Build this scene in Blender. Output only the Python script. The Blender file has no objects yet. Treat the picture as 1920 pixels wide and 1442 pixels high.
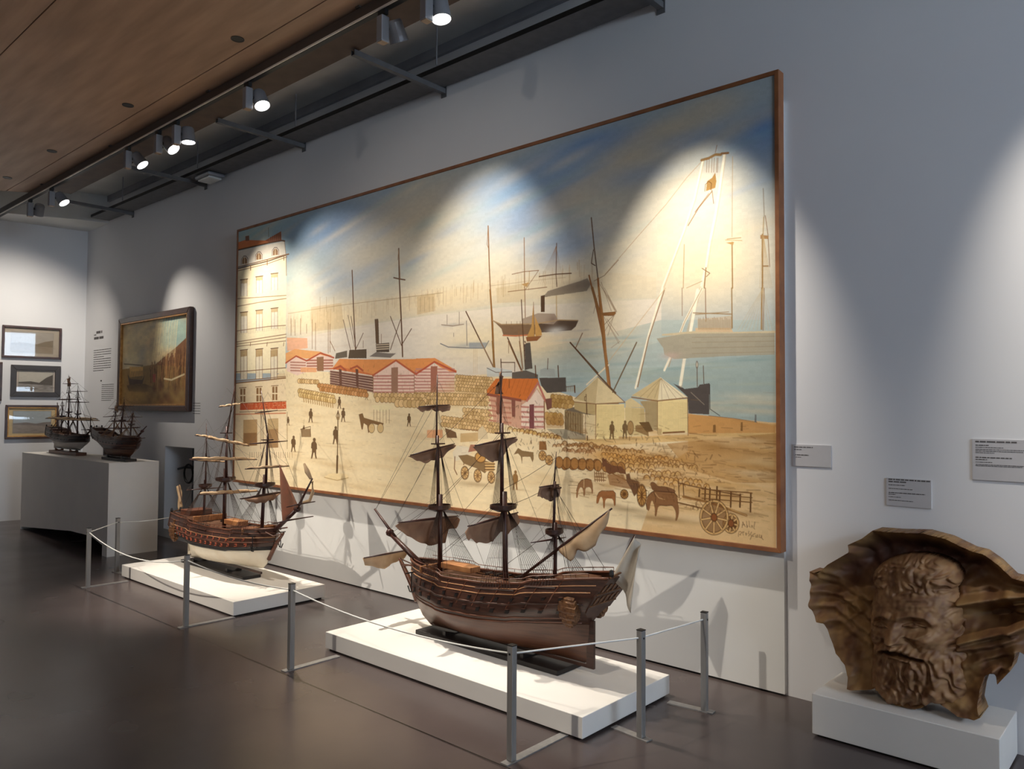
import bpy, math, random
import numpy as np
from mathutils import Vector, Matrix
PI = math.pi
SC = bpy.context.scene
COL = SC.collection
random.seed(3)

# ------------------------------------------------------------------ camera, world, exposure
EYE = Vector((0.0, -4.2043, 1.55))
yaw, pitch, roll = math.radians(41.706), math.radians(1.9464), math.radians(0.3663)
fw = Vector((-math.sin(yaw)*math.cos(pitch), math.cos(yaw)*math.cos(pitch), math.sin(pitch)))
rt = Vector((math.cos(yaw), math.sin(yaw), 0)); up = rt.cross(fw)
rt, up = math.cos(roll)*rt + math.sin(roll)*up, -math.sin(roll)*rt + math.cos(roll)*up
cam = bpy.data.cameras.new('camera'); cam.sensor_width = 36; cam.lens = 1444.13/1920*36
cam.clip_start = .05
co = bpy.data.objects.new('camera', cam); COL.objects.link(co)
m = Matrix((rt, up, -fw)).transposed().to_4x4(); m.translation = EYE; co.matrix_world = m
SC.camera = co
SC.view_settings.view_transform = 'Standard'; SC.view_settings.look = 'None'
SC.view_settings.gamma = 1; SC.view_settings.use_curve_mapping = False
SC.view_settings.exposure = 0.55
SC.cycles.max_bounces = 7; SC.cycles.diffuse_bounces = 4; SC.cycles.glossy_bounces = 3
SC.cycles.sample_clamp_indirect = 4
W = bpy.data.worlds.new('room_air'); SC.world = W; W.use_nodes = True
W.node_tree.nodes['Background'].inputs[0].default_value = (.98, .96, .96, 1)
W.node_tree.nodes['Background'].inputs[1].default_value = WORLD_STRENGTH = 0.085

def spot(name, loc, target, power, cone, blend, color=(1, .91, .78), size=.05, parent=None):
    l = bpy.data.lights.new(name, 'SPOT'); l.energy = power; l.spot_size = math.radians(cone); l.spot_blend = blend
    l.color = color; l.shadow_soft_size = size
    o = bpy.data.objects.new(name, l); COL.objects.link(o); o.location = loc
    o.rotation_euler = (Vector(target)-Vector(loc)).to_track_quat('-Z', 'Y').to_euler()
    if parent: o.parent = parent
    return o
# spots of the second track, behind the camera, that pick out the two large ships
spot('room_spot_near_ship', (-3.1, -6.0, 4.0), (-3.05, -.85, .5), 330, 32, .7)
spot('room_spot_far_ship', (-6.9, -5.8, 4.0), (-6.3, -.85, .55), 600, 33, .8)
spot('room_spot_painting', (-4.6, -6.1, 4.0), (-4.5, 0, 2.1), 120, 46, 1.)
spot('fill_spot_carving', (-.4, -5.6, 4.0), (-.95, -.3, .65), 62, 26, 1.)  # unseen fill light added to brighten and warm the carving

# ------------------------------------------------------------------ helpers
class MB:
    def __init__(s): s.v = []; s.f = []
    def add(s, vs, fs):
        n = len(s.v); s.v += [tuple(p) for p in vs]; s.f += [tuple(i+n for i in q) for q in fs]
    def box(s, x0, x1, y0, y1, z0, z1, M=None):
        vs = [Vector((x, y, z)) for z in (z0, z1) for x, y in ((x0, y0), (x1, y0), (x1, y1), (x0, y1))]
        if M: vs = [M @ p for p in vs]
        s.add(vs, [(3, 2, 1, 0), (4, 5, 6, 7), (0, 1, 5, 4), (1, 2, 6, 5), (2, 3, 7, 6), (3, 0, 4, 7)])
    def path(s, pts, r, n=6, cap=True):
        pts = [Vector(p) for p in pts]; k = len(pts); rs = r if isinstance(r, (list, tuple)) else [r]*k
        vs = []
        for i, p in enumerate(pts):
            d = (pts[min(i+1, k-1)]-pts[max(i-1, 0)]).normalized()
            a = d.cross(Vector((0, 0, 1)))
            if a.length < .05: a = d.cross(Vector((0, 1, 0)))
            a.normalize(); b = d.cross(a)
            vs += [p+rs[i]*(math.cos(2*PI*j/n)*a+math.sin(2*PI*j/n)*b) for j in range(n)]
        fs = [(i*n+j, i*n+(j+1) % n, (i+1)*n+(j+1) % n, (i+1)*n+j) for i in range(k-1) for j in range(n)]
        if cap: fs += [tuple(range(n))[::-1], tuple((k-1)*n+j for j in range(n))]
        s.add(vs, fs)
    def lathe(s, prof, n=20, M=None, arc=2*PI):
        vs = []
        for r, z in prof: vs += [Vector((r*math.cos(arc*j/n), r*math.sin(arc*j/n), z)) for j in range(n)]
        if M: vs = [M @ p for p in vs]
        k = len(prof)
        fs = [(i*n+j, i*n+(j+1) % n, (i+1)*n+(j+1) % n, (i+1)*n+j) for i in range(k-1) for j in range(n)]
        s.add(vs, fs)
    def grid(s, P, closed=False):           # P: rows of points
        r, c = len(P), len(P[0])
        fs = [(i*c+j, i*c+j+1, (i+1)*c+j+1, (i+1)*c+j) for i in range(r-1) for j in range(c-1)]
        if closed: fs += [(i*c+c-1, i*c, (i+1)*c, (i+1)*c+c-1) for i in range(r-1)]
        s.add([p for row in P for p in row], fs)
    def poly_prism(s, pts, y0, y1):         # outline in x,z extruded along y
        n = len(pts)
        s.add([(x, y0, z) for x, z in pts]+[(x, y1, z) for x, z in pts],
              [tuple(range(n)), tuple(range(2*n-1, n-1, -1))]+[(i, n+i, n+(i+1) % n, (i+1) % n) for i in range(n)])
    def build(s, name, material, parent=None, smooth=False, solid=0, bevel=0):
        me = bpy.data.meshes.new(name); me.from_pydata(s.v, [], s.f); me.validate(); me.update()
        if smooth: me.polygons.foreach_set('use_smooth', [True]*len(me.polygons))
        o = bpy.data.objects.new(name, me); COL.objects.link(o); me.materials.append(material)
        if parent: o.parent = parent
        if solid:
            d = o.modifiers.new('thickness', 'SOLIDIFY'); d.thickness = solid; d.offset = 0
        if bevel:
            d = o.modifiers.new('edge', 'BEVEL'); d.width = bevel; d.segments = 2; d.limit_method = 'ANGLE'
        return o
def empty(name, loc=(0, 0, 0), rz=0):
    o = bpy.data.objects.new(name, None); COL.objects.link(o); o.location = loc; o.rotation_euler = (0, 0, rz)
    o.empty_display_size = .1; return o
def tag(o, label=None, cat=None, group=None, kind=None):
    for k, v in (('label', label), ('category', cat), ('group', group), ('kind', kind)):
        if v: o[k] = v
    return o
def copy_tree(o, parent=None):
    c = o.copy(); COL.objects.link(c); c.parent = parent
    for ch in list(o.children): copy_tree(ch, c)
    return c
def lin(c):
    return tuple((v/255/12.92 if v/255 <= .04045 else ((v/255+.055)/1.055)**2.4) for v in c)
def mat(name, c, rough=.6, metal=0., c2=None, scale=6., stretch=(1, 1, 1), bump=0., spec=.5, detail=5, coat=0):
    M = bpy.data.materials.new(name); M.use_nodes = True; nt = M.node_tree; b = nt.nodes['Principled BSDF']
    b.inputs['Roughness'].default_value = rough; b.inputs['Metallic'].default_value = metal
    b.inputs['Specular IOR Level'].default_value = spec; b.inputs['Coat Weight'].default_value = coat
    a = lin(c); bb = lin(c2) if c2 else tuple(x*.86 for x in a)
    tc = nt.nodes.new('ShaderNodeTexCoord'); mp = nt.nodes.new('ShaderNodeMapping'); mp.inputs['Scale'].default_value = stretch
    n = nt.nodes.new('ShaderNodeTexNoise'); n.inputs['Scale'].default_value = scale; n.inputs['Detail'].default_value = detail
    r = nt.nodes.new('ShaderNodeValToRGB'); r.color_ramp.elements[0].position = .32; r.color_ramp.elements[1].position = .68
    r.color_ramp.elements[0].color = (*bb, 1); r.color_ramp.elements[1].color = (*a, 1)
    nt.links.new(tc.outputs['Object'], mp.inputs['Vector']); nt.links.new(mp.outputs[0], n.inputs['Vector'])
    nt.links.new(n.outputs['Fac'], r.inputs['Fac']); nt.links.new(r.outputs['Color'], b.inputs['Base Color'])
    if bump:
        u = nt.nodes.new('ShaderNodeBump'); u.inputs['Strength'].default_value = bump; u.inputs['Distance'].default_value = .01
        nt.links.new(n.outputs['Fac'], u.inputs['Height']); nt.links.new(u.outputs[0], b.inputs['Normal'])
    return M
def emit(name, c, s):
    M = bpy.data.materials.new(name); M.use_nodes = True; nt = M.node_tree; nt.nodes.remove(nt.nodes['Principled BSDF'])
    e = nt.nodes.new('ShaderNodeEmission'); e.inputs[0].default_value = (*c, 1); e.inputs[1].default_value = s
    nt.links.new(e.outputs[0], nt.nodes['Material Output'].inputs[0]); return M
def glass(name):
    M = bpy.data.materials.new(name); M.use_nodes = True; nt = M.node_tree; nt.nodes.remove(nt.nodes['Principled BSDF'])
    t = nt.nodes.new('ShaderNodeBsdfTransparent'); g = nt.nodes.new('ShaderNodeBsdfGlossy'); g.inputs['Roughness'].default_value = .02
    f = nt.nodes.new('ShaderNodeFresnel'); f.inputs[0].default_value = 1.5; x = nt.nodes.new('ShaderNodeMixShader')
    gm = nt.nodes.new('ShaderNodeNewGeometry'); sb = nt.nodes.new('ShaderNodeMath'); sb.operation = 'SUBTRACT'; sb.use_clamp = True
    nt.links.new(f.outputs[0], sb.inputs[0]); nt.links.new(gm.outputs['Backfacing'], sb.inputs[1]); nt.links.new(sb.outputs[0], x.inputs[0]); nt.links.new(t.outputs[0], x.inputs[1]); nt.links.new(g.outputs[0], x.inputs[2])
    nt.links.new(x.outputs[0], nt.nodes['Material Output'].inputs[0]); return M
def vcol_mat(name, rough=.55, spec=.3):
    M = bpy.data.materials.new(name); M.use_nodes = True; nt = M.node_tree; b = nt.nodes['Principled BSDF']
    b.inputs['Roughness'].default_value = rough; b.inputs['Specular IOR Level'].default_value = spec
    a = nt.nodes.new('ShaderNodeAttribute'); a.attribute_name = 'paint'; nt.links.new(a.outputs['Color'], b.inputs['Base Color'])
    return M

M_WALL = mat('white_wall_paint', (228, 228, 230), .9, c2=(224, 224, 227), scale=1.2, spec=.15)
M_PANEL = mat('white_board', (226, 226, 224), .8, c2=(222, 222, 221), scale=2, spec=.2)
M_PLINTH = mat('white_plinth_paint', (234, 230, 224), .6, c2=(228, 224, 219), scale=3, spec=.3)
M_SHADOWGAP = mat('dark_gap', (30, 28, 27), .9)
M_STEEL = mat('brushed_grey_steel', (150, 147, 144), .45, .3, c2=(134, 131, 129), scale=40, stretch=(1, 1, .1))
M_GALV = mat('galvanised_steel', (112, 112, 114), .55, .3, c2=(98, 98, 101), scale=12)
M_BLACK = mat('black_plastic', (20, 20, 22), .5)
M_TRACK = mat('bronze_track', (88, 78, 72), .45, .3)
M_LAMP = mat('silver_grey_enamel', (150, 152, 158), .4, .3)
M_ROPE = mat('white_cord', (235, 235, 232), .7)
M_FRAME = mat('pale_oak_frame', (150, 96, 58), .5, c2=(120, 72, 44), scale=9, stretch=(1, 1, 1))
M_DKFRAME = mat('dark_walnut_frame', (74, 44, 32), .35, c2=(52, 30, 24), scale=14)
M_GOLD = mat('gilt_slip', (190, 140, 74), .35, .5, c2=(150, 104, 54), scale=20)
M_INK = mat('grey_print_ink', (92, 88, 88), .8)
M_PAPER = mat('pale_grey_card', (196, 194, 196), .7, c2=(190, 188, 191), spec=.2)
M_GLASS = glass('picture_glass')
M_CONC = mat('grey_concrete', (226, 226, 223), .9, c2=(206, 206, 204), scale=1.6, bump=.1, spec=.2)
M_SHADEBAND_ROD = mat('shade_band_and_rod_grey', (158, 158, 164), .7)

# ------------------------------------------------------------------ the room
def struct(o): o['kind'] = 'structure'; return o
# floor: dark polished resin with one joint line
M_FLOOR = mat('dark_polished_floor', (88, 77, 75), .34, c2=(76, 67, 66), scale=1.3, stretch=(1, 1, 1), spec=.45, detail=8)
nt = M_FLOOR.node_tree; b = nt.nodes['Principled BSDF']; src = b.inputs['Base Color'].links[0].from_socket
tc = [n for n in nt.nodes if n.type == 'TEX_COORD'][0]; sx = nt.nodes.new('ShaderNodeSeparateXYZ'); nt.links.new(tc.outputs['Object'], sx.inputs[0])
ad = nt.nodes.new('ShaderNodeMath'); ad.operation = 'ADD'; ad.inputs[1].default_value = 1.672; nt.links.new(sx.outputs['Y'], ad.inputs[0])
ab = nt.nodes.new('ShaderNodeMath'); ab.operation = 'ABSOLUTE'; nt.links.new(ad.outputs[0], ab.inputs[0])
lt = nt.nodes.new('ShaderNodeMath'); lt.operation = 'LESS_THAN'; lt.inputs[1].default_value = .004; nt.links.new(ab.outputs[0], lt.inputs[0])
mx = nt.nodes.new('ShaderNodeMixRGB'); mx.inputs[2].default_value = (.016, .014, .013, 1)
nt.links.new(lt.outputs[0], mx.inputs[0]); nt.links.new(src, mx.inputs[1]); nt.links.new(mx.outputs[0], b.inputs['Base Color'])
rn = nt.nodes.new('ShaderNodeTexNoise'); rn.inputs['Scale'].default_value = 2.2; rr = nt.nodes.new('ShaderNodeMapRange')
rr.inputs['To Min'].default_value = .17; rr.inputs['To Max'].default_value = .32
nt.links.new(tc.outputs['Object'], rn.inputs['Vector']); nt.links.new(rn.outputs['Fac'], rr.inputs['Value']); nt.links.new(rr.outputs[0], b.inputs['Roughness'])
B = MB(); B.box(-15, 5.2, -10, .6, -.1, 0); struct(B.build('floor', M_FLOOR))
# long wall with the service niche
NX0, NX1, NZ0, NZ1 = -9.385, -8.64, .10, 1.095
B = MB(); B.box(-12.3, NX0, 0, .4, 0, 4.5); B.box(NX1, 5.2, 0, .4, 0, 4.5)
B.box(NX0, NX1, 0, .4, NZ1, 4.5); B.box(NX0, NX1, 0, .4, 0, NZ0); struct(B.build('wall_back', M_WALL))
M_NICHE = mat('blue_grey_niche_paint', (120, 130, 140), .8)
B = MB(); B.box(NX0, NX1, .34, .4, NZ0, NZ1); struct(B.build('trim_1', M_NICHE))
# left wall, a little out of square
B = MB(); lx = lambda y: -12.05+.165*y
B.add([(lx(0), 0, 0), (lx(-10), -10, 0), (lx(-10)-.3, -10, 0), (lx(0)-.3, 0, 0), (lx(0), 0, 4.5), (lx(-10), -10, 4.5), (lx(-10)-.3, -10, 4.5), (lx(0)-.3, 0, 4.5)],
      [(0, 1, 5, 4), (1, 2, 6, 5), (2, 3, 7, 6), (3, 0, 4, 7), (4, 5, 6, 7), (3, 2, 1, 0)])
struct(B.build('wall_left', M_WALL))
# right end wall with tall daylight window
WY0, WY1, WZ0, WZ1 = -3.9, -1.3, 2.95, 4.0
B = MB(); B.box(5.0, 5.2, -10, WY0, 0, 4.5); B.box(5.0, 5.2, WY1, 0, 0, 4.5)
B.box(5.0, 5.2, WY0, WY1, 0, 1.17); B.box(5.0, 5.2, WY0, WY1, 1.29, 2.08); B.box(5.0, 5.2, WY0, WY1, 2.22, WZ0); B.box(5.0, 5.2, WY0, WY1, WZ1, 4.5)
struct(B.build('wall_right', M_WALL))
M_DAY = emit('daylit_pane', (.66, .82, 1.0), 16)
B = MB()
for z0, z1 in ((WZ0, WZ1), (2.08, 2.22), (1.17, 1.29)): B.box(5.12, 5.14, WY0, WY1, z0, z1)
struct(B.build('window_1', M_DAY))
# ceilings: concrete slab, timber lining below it, concrete beam at the far end
B = MB(); B.box(-14.5, 5.2, -10, .4, 4.5, 4.7); struct(B.build('ceiling', M_CONC))
M_WOOD = mat('birch_plywood_lining', (184, 150, 124), .5, c2=(160, 129, 106), scale=2.2, stretch=(.6, 5, 1), spec=.3, detail=8)
B = MB()
def plank(y0, y1):
    f = lambda y: -10.22+.75*(y+.82)
    B.add([(f(y0), y0, 4.15), (5, y0, 4.15), (5, y1, 4.15), (f(y1), y1, 4.15), (f(y0), y0, 4.21), (5, y0, 4.21), (5, y1, 4.21), (f(y1), y1, 4.21)],
          [(3, 2, 1, 0), (4, 5, 6, 7), (0, 1, 5, 4), (1, 2, 6, 5), (2, 3, 7, 6), (3, 0, 4, 7)])
ys = [-10, -8.2, -7.07, -5.94, -4.81, -3.68, -2.547, -1.41, -1.17]
for a, c in zip(ys[:-1], ys[1:]): plank(a+.004, c-.004)
o = B.build('ceiling_lining', M_WOOD); struct(o)
B = MB(); P4 = [(-11.28, 0), (-11.36, -.35), (-12.6, -2.9), (-13.1, -2.9), (-12.05, 0)]
n = len(P4); B.add([(x, y, 4.12) for x, y in P4]+[(x, y, 4.5) for x, y in P4], [tuple(range(n)), tuple(range(2*n-1, n-1, -1))]+[(i, n+i, n+(i+1) % n, (i+1) % n) for i in range(n)])
struct(B.build('trim_5', M_CONC))
B = MB(); B.box(-11.3, 5, -.03, 0, 4.42, 4.5); struct(B.build('wall_top_shade_band', M_SHADEBAND_ROD))  # grey band added for the shade where the wall meets the ceiling
# white board behind and below the big painting, with its shadow gap at the floor
B = MB(); B.box(-7.62, -1.712, -.03, 0, .012, 3.3); struct(B.build('trim_3', M_PANEL))
B = MB(); B.box(-7.60, -1.73, -.022, 0, 0, .012); struct(B.build('baseboard_back', M_SHADOWGAP))

B = MB(); B.box(-10.2, 5, -1.166, -.85, 4.15, 4.21); struct(B.build('lining_shade_strip', mat('shade_toned_lining', (92, 72, 60), .6, c2=(76, 60, 50), scale=8)))  # lining strip coloured darker to give the shade beside the track
# ------------------------------------------------------------------ things on the ceiling
# recessed fittings in the timber
for i, x in enumerate((-4.997, -6.812, -8.627, -10.017)):
    t = MB(); t.lathe([(0, -.002), (.036, -.002), (.04, -.004), (.046, -.004), (.046, .004)], 20)
    o = t.build('recessed_ceiling_fitting', M_BLACK, smooth=False); o.location = (x, -1.52-.016*i, 4.149)
    tag(o, ('small round black ceiling fitting nearest the viewer, above the third track light', 'second round black fitting along the timber ceiling seam',
            'third round black fitting along the timber ceiling seam', 'farthest round black ceiling fitting, close to the left edge')[i], 'ceiling fitting', 'black fittings in the timber ceiling')
# track
tr = empty('lighting_track', (-7, -1.2, 4.06)); tag(tr, 'long bronze lighting track hung below the timber ceiling', 'light track')
B = MB(); B.box(-5.5, 5.0, -.025, .025, .012, .078); B.build('rail', M_TRACK, tr)
B = MB(); B.box(-5.5, 5.0, -.012, .024, 0, .012); B.build('conductor_slot', M_BLACK, tr)
B = MB(); B.box(-5.5, 5.0, -.0255, -.0165, 0, .012); B.build('lower_lip', mat('lit_edge_pale', (238, 230, 220), .35, .1), tr)  # pale colour stands in for light along the rail's lower edge
for k in range(6):
    B = MB(); B.box(-5.02+2*k, -4.98+2*k, -.04, .04, .078, .089); B.build('fixing_plate', M_TRACK, tr)
# steel brackets (struts) carrying the cable tray
for i, x in enumerate((-2.5, -4.5, -6.49, -8.48, -10.48)):
    s = empty('bracket_arm', (x, 0, 4.1)); 
    tag(s, ('grey steel bracket arm at the near right end of the tray', 'grey steel bracket arm below the second track light', 'grey steel bracket arm right of the double track lights',
            'grey steel bracket arm ending under the white exit light', 'farthest grey steel bracket arm near the corner')[i], 'bracket', 'steel arms under the cable tray')
    B = MB(); B.box(-.021, .021, -.9, -.003, 0, .004); B.box(-.021, -.017, -.9, -.003, .004, .04); B.box(.017, .021, -.9, -.003, .004, .04); B.build('channel', M_GALV, s)
    B = MB(); B.path([(0, -.88, .0), (0, -.88, .049)], .005); B.build('rod', M_GALV, s)
    B = MB(); B.box(-.03, .03, -.006, -.001, -.03, .06); B.build('wall_plate', M_GALV, s)
ct = empty('cable_tray', (-6, -.16, 4.14)); tag(ct, 'long grey steel cable tray running along the top of the wall', 'cable tray')
B = MB(); B.box(-5.2, 3.5, -.105, .13, 0, .003); B.build('tray_base', M_GALV, ct)
B = MB(); B.box(-5.2, 3.5, -.108, -.105, 0, .036); B.build('side_wall', M_BLACK, ct)  # near edge coloured black for the shade it lies in
B = MB(); B.box(-5.2, 3.5, .13, .133, 0, .05); B.build('side_wall', M_GALV, ct)
for x in (-4.17, -2.17, -.24, 1.69, 3.3):
    B = MB(); B.path([(x, -.1, .05), (x, -.1, .352)], .006); B.build('rod', M_SHADEBAND_ROD, ct)
# exit light unit
ex = empty('emergency_light', (-8.12, -.14, 4.08)); tag(ex, 'white oval emergency light unit fixed under the cable tray', 'emergency light')
B = MB(); B.box(-.16, .16, -.10, .10, .012, .054); B.build('housing', M_LAMP, ex, bevel=.02)
B = MB(); B.box(-.13, .13, -.075, .075, -.012, .012); B.build('diffuser', mat('frosted_plastic', (226, 228, 226), .4), ex, bevel=.01)
B = MB(); B.box(-.03, .03, -.03, .03, .054, .059); B.build('mount', M_BLACK, ex)

# track lights
M_LENS = emit('lit_lens', (1, .97, .9), 9); M_DARKLENS = mat('unlit_lens', (40, 42, 48), .15, spec=.6)
def track_light(x, aim, label, power, cone, lit=True, sx=1, blend=.75, yb=-1.2):
    t = empty('track_spotlight', (x, yb, 4.06)); tag(t, label, 'spotlight', 'spotlights on the ceiling track')
    B = MB(); B.box(-.035, .035, -.014, .014, -.035, .0); B.box(-.02, .02, -.012, .012, -.045, -.03); B.build('track_adaptor', M_BLACK, t)
    B = MB(); B.box(-.028, .028, -.03, .03, -.205, -.04); B.build('driver_box', M_LAMP, t, bevel=.006)
    B = MB(); B.box(-.024, .024, -.026, .026, -.209, -.205); B.build('box_cover', mat('beige_end_cap', (176, 150, 126), .5), t)
    piv = Vector((.014*sx, .098, -.105)); d = (Vector(aim)-Vector((x, yb, 4.06))-piv).normalized()
    q = d.to_track_quat('Z', 'Y').to_matrix().to_4x4(); q.translation = piv
    B = MB(); B.lathe([(0, -.07), (.046, -.07), (.053, -.056), (.06, .052), (.062, .062), (.057, .062), (.056, .05), (.0, .05)], 28, q); h = B.build('head', M_LAMP, t, smooth=False)
    B = MB(); B.lathe([(0, .0512), (.0555, .0512)], 28, q); B.build('lens', M_LENS if lit else M_DARKLENS, t)
    B = MB(); B.path([(.006, .028, -.105), (.006, .05, -.105)], .014, 10); B.build('pivot', M_BLACK, t)
    if lit and power:
        p = Vector((x, yb, 4.06))+piv+d*.075
        spot('spot_beam', p, aim, power, cone, blend, size=.03)
    return t
track_light(-3.375, (-2.7, -1.05, .2), 'nearest track spotlight, its white round lens facing the viewer at the top edge', 190, 40, blend=1.)
track_light(-3.783, (-4.0, -.1, 2.25), 'track spotlight turned to the wall, showing only its grey barrel, second from the top edge', 135, 66, blend=1.)
track_light(-5.42, (-3.55, -.9, .15), 'lone track spotlight above the middle of the timber ceiling seam', 460, 42, blend=.9)
track_light(-6.624, (-6.35, -.9, .1), 'right-hand spotlight of the close pair, lens level', 420, 42, blend=.9)
track_light(-6.982, (-5.4, -.1, 1.95), 'left-hand spotlight of the close pair, lens tilted', 140, 60, blend=1.)
track_light(-7.645, (-6.6, -.1, 2.15), 'track spotlight just left of the close pair', 240, 52, blend=.9)
track_light(-9.747, (-8.55, -.02, 1.85), 'small far track spotlight with a lit lens near the left corner', 110, 58, blend=1.)
track_light(-10.483, (-12.2, -1.1, 1.7), 'farthest track spotlight, turned away to the left wall near the corner', 130, 104, blend=1., sx=-1)
spot('spot_beam_upper_right', (-2.2, -1.12, 3.96), (-2.2, -.1, 2.15), 235, 46, 1., size=.03)
spot('spot_beam_right', (-.45, -1.1, 3.95), (-.02, 0, 1.85), 190, 50, 1., size=.03)

# ------------------------------------------------------------------ barrier: posts, feet and cord
HP = .507
posts = [((-2.296, -1.616), (0, 1), .385, 'barrier post nearest the viewer, in front of the big brown ship'),
         ((-2.004, -1.019), (-.9, .1), .17, 'barrier post beside the right end of the near plinth'),
         ((-1.939, -.512), (-1, -.12), .20, 'barrier post standing closest to the wall at right'),
         ((-4.064, -1.609), (0, 1), .34, 'barrier post standing between the two low plinths'),
         ((-5.397, -1.614), (.04, 1), .36, 'barrier post in front of the white-hulled ship'),
         ((-7.205, -1.621), (.05, 1), .33, 'leftmost barrier post, at the far corner of the cord'),
         ((-7.66, -1.206), (1, .1), .22, 'barrier post behind the leftmost one, against the white cabinet plinth')]
for (px, py), (dx, dy), ln, lab in posts:
    t = empty('barrier_post', (px, py, 0), math.atan2(dy, dx)); tag(t, 'grey steel '+lab, 'barrier post', 'steel barrier posts around the ships')
    B = MB(); B.box(-.016, .016, -.016, .016, .006, HP); B.build('upright', M_STEEL, t, bevel=.003)
    B = MB(); B.box(-.05, ln, -.022, .022, 0, .006); B.build('foot_bar', M_STEEL, t)
    B = MB(); B.box(-.0165, .0165, -.0165, .0165, HP, HP+.004); B.build('cap', M_BLACK, t)
    B = MB(); B.path([(-.0185, 0, HP-.035), (.0185, 0, HP-.035)], .005); B.build('cord_eye', M_BLACK, t)
def span(a, b, sag, n=14):
    return [Vector((a[0]+(b[0]-a[0])*i/n, a[1]+(b[1]-a[1])*i/n, HP-.035-4*sag*(i/n)*(1-i/n))) for i in range(n+1)]
XY = [p[0] for p in posts]
route = [((-7.9, -.35), XY[6], .03), (XY[6], XY[5], .0), (XY[5], XY[4], .10), (XY[4], XY[3], .03), (XY[3], XY[0], .05), (XY[0], XY[1], .0), (XY[1], XY[2], .0)]
pts = []
for a, c, s in route: pts += span(a, c, s)[(1 if pts else 0):]
B = MB(); B.path(pts, .0042, 6); tag(B.build('rope_barrier', M_ROPE, smooth=True), 'thin white cord strung from post to post in front of the ships', 'cord')

# ------------------------------------------------------------------ plinths
def plinth(name, x0, x1, y0, y1, h, label):
    t = empty(name, ((x0+x1)/2, (y0+y1)/2, 0)); tag(t, label, 'plinth')
    a, c = (x1-x0)/2, (y1-y0)/2
    B = MB(); B.box(-a, a, -c, c, .012, h); B.build('box', M_PLINTH, t, bevel=.003)
    B = MB(); B.box(-a+.02, a-.02, -c+.02, c-.02, 0, .012); B.build('base_gap', M_SHADOWGAP, t)
    return t
plinth('display_plinth', -4.2405, -2.1834, -1.243, -.445, .114, 'low white plinth under the big dark brown ship')
plinth('display_plinth', -7.411, -5.384, -1.26, -.456, .114, 'low white plinth under the ship with the white lower hull')
plinth('display_plinth', -1.412, -.639, -.44, -.03, .202, 'low white plinth under the carved bearded head')
# tall plinth for the two small ships: open at the front foot
t = empty('display_plinth', (-9.89, -.72, 0)); tag(t, 'tall white cabinet plinth carrying the two small ships', 'plinth')
x0, x1, y0, y1, h = -1.40, 1.389, -.26, .26, .975
B = MB(); B.box(x0, x1, y0, y1, h-.03, h); B.build('top', M_PLINTH, t)
B = MB(); B.box(x1-.03, x1, y0, y1, 0, h-.03); B.build('side_panel', M_PLINTH, t)
B = MB(); B.box(x0, x0+.03, y0, y1, 0, h-.03); B.build('side_panel', M_PLINTH, t)
B = MB(); B.poly_prism([(x0+.03, .03), (.35, .16), (.95, .17), (1.26, .11), (1.26, 0), (x1-.03, 0), (x1-.03, h-.03), (x0+.03, h-.03)], y0, y0+.02); B.build('front_panel', M_PLINTH, t)
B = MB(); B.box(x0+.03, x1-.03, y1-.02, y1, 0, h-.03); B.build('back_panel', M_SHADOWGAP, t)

# ------------------------------------------------------------------ niche contents
t = empty('cable_box', (-8.93, .3, .97)); tag(t, 'black connection box with a loop of cable in the wall niche', 'cable box')
B = MB(); B.box(-.08, .12, -.10, .035, -.02, .10); B.build('housing', M_BLACK, t)
B = MB(); B.box(-.12, .10, -.14, -.02, -.14, -.11); B.build('bracket', M_BLACK, t)
B = MB(); B.path([(-.05+.11*math.cos(a*PI/10)-.08, -.16, -.2+.11*math.sin(a*PI/10)) for a in range(21)], .012, 8); B.build('cable', M_BLACK, t, smooth=True)
B = MB(); B.path([(-.42, -.15, -.16), (-.25, -.15, -.13), (.12, -.14, -.12)], .014, 8); B.build('arm', M_BLACK, t)

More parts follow.
